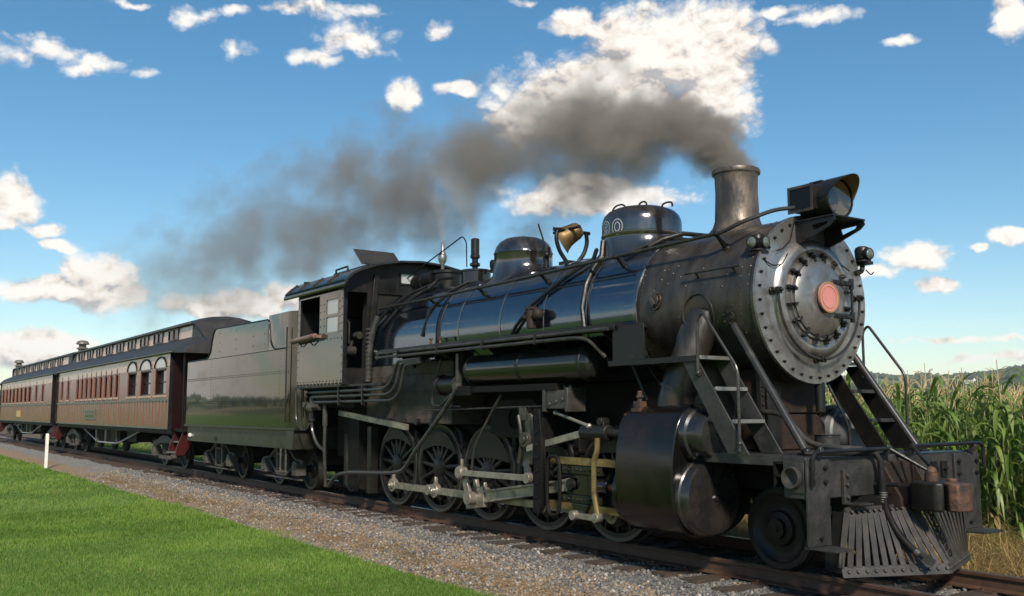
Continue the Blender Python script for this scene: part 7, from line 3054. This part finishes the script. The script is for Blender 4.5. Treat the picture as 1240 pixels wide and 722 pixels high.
SMOKE = plume('smoke_plume', 0, 0, [(-4.2, 0.25, 5.80, 1.20), (-5.2, 0.32, 5.93, 1.38), (-7.4, 0.5, 6.10, 1.75), (-11.0, 0.8, 6.30, 2.05), (-15.0, 1.0, 6.50, 2.35), (-21.0, 1.4, 6.85, 2.7), (-31.0, 2.0, 7.1, 3.1), (-48.0, 2.6, 7.6, 3.6)],
              0.72, [(-48.0, 0.0), (-31.0, 0.13), (-21.0, 0.28), (-15.0, 0.52), (-11.0, 0.82), (-7.4, 1.15), (-5.2, 1.3), (-4.2, 0.0)], (0.37, 0.34, 0.315),
              'dark grey coal smoke streaming back from the stack', 'smoke', amp=4.2, thresh=0.32, stretch=(0.85, 1, 1.05), rate=0.22, detail=6.0)
plume('billow', 0, 0, [(-0.90, 0.0, 4.48, 0.24), (-1.19, 0.0, 4.66, 0.36), (-1.45, 0.03, 4.90, 0.52), (-2.0, 0.07, 5.20, 0.74), (-3.0, 0.15, 5.52, 1.0), (-4.2, 0.25, 5.80, 1.22), (-5.6, 0.34, 5.96, 1.42)],
      1.25, [(-5.6, 0.0), (-4.2, 1.5), (-3.0, 2.5), (-2.0, 4.2), (-1.45, 7.0), (-1.19, 11.0), (-0.90, 14.0)], (0.40, 0.362, 0.33),
      None, None, amp=3.5, thresh=0.16, stretch=(0.9, 1, 1), rate=0.28, parent=SMOKE, detail=6.0)
plume('steam_wisp', 0, 0, [(-7.16, -0.06, 4.58, 0.10), (-7.3, -0.04, 4.9, 0.20), (-7.6, 0.0, 5.3, 0.34), (-8.0, 0.05, 5.8, 0.50), (-8.5, 0.1, 6.3, 0.6)],
      1.6, [(4.58, 5.0), (5.2, 2.4), (5.8, 1.0), (6.3, 0.0)], (0.86, 0.84, 0.82), 'pale steam rising from the safety valve ahead of the cab', 'steam', amp=1.4, thresh=0.1)
plume('steam_wisp', 0, 0, [(-8.30, -0.05, 4.70, 0.06), (-8.36, -0.04, 5.0, 0.14), (-8.5, 0.0, 5.4, 0.24), (-8.8, 0.05, 5.8, 0.36)],
      1.8, [(4.70, 5.0), (5.0, 2.6), (5.4, 1.0), (5.8, 0.0)], (0.86, 0.84, 0.82), 'thin pale steam rising from the whistle by the cab roof', 'steam', amp=1.4, thresh=0.1)

# ================================================================== HAZE
hb = MB()
hb.bx(-4300, 4300, -4300, 4300, -3.0, 150.0)
hm = bpy.data.materials.new('valley_haze')
hm.use_nodes = True
hm.node_tree.nodes.clear()
ho_ = hm.node_tree.nodes.new('ShaderNodeOutputMaterial')
hv = hm.node_tree.nodes.new('ShaderNodeVolumePrincipled')
hv.inputs['Color'].default_value = (0.80, 0.86, 0.95, 1)
hv.inputs['Density'].default_value = 0.00011
hm.node_tree.links.new(hv.outputs[0], ho_.inputs['Volume'])
hz_ = hb.build('haze', hm, None, smooth=0)
tag(hz_, 'thin blue haze over the far hills', 'haze', kind='stuff')
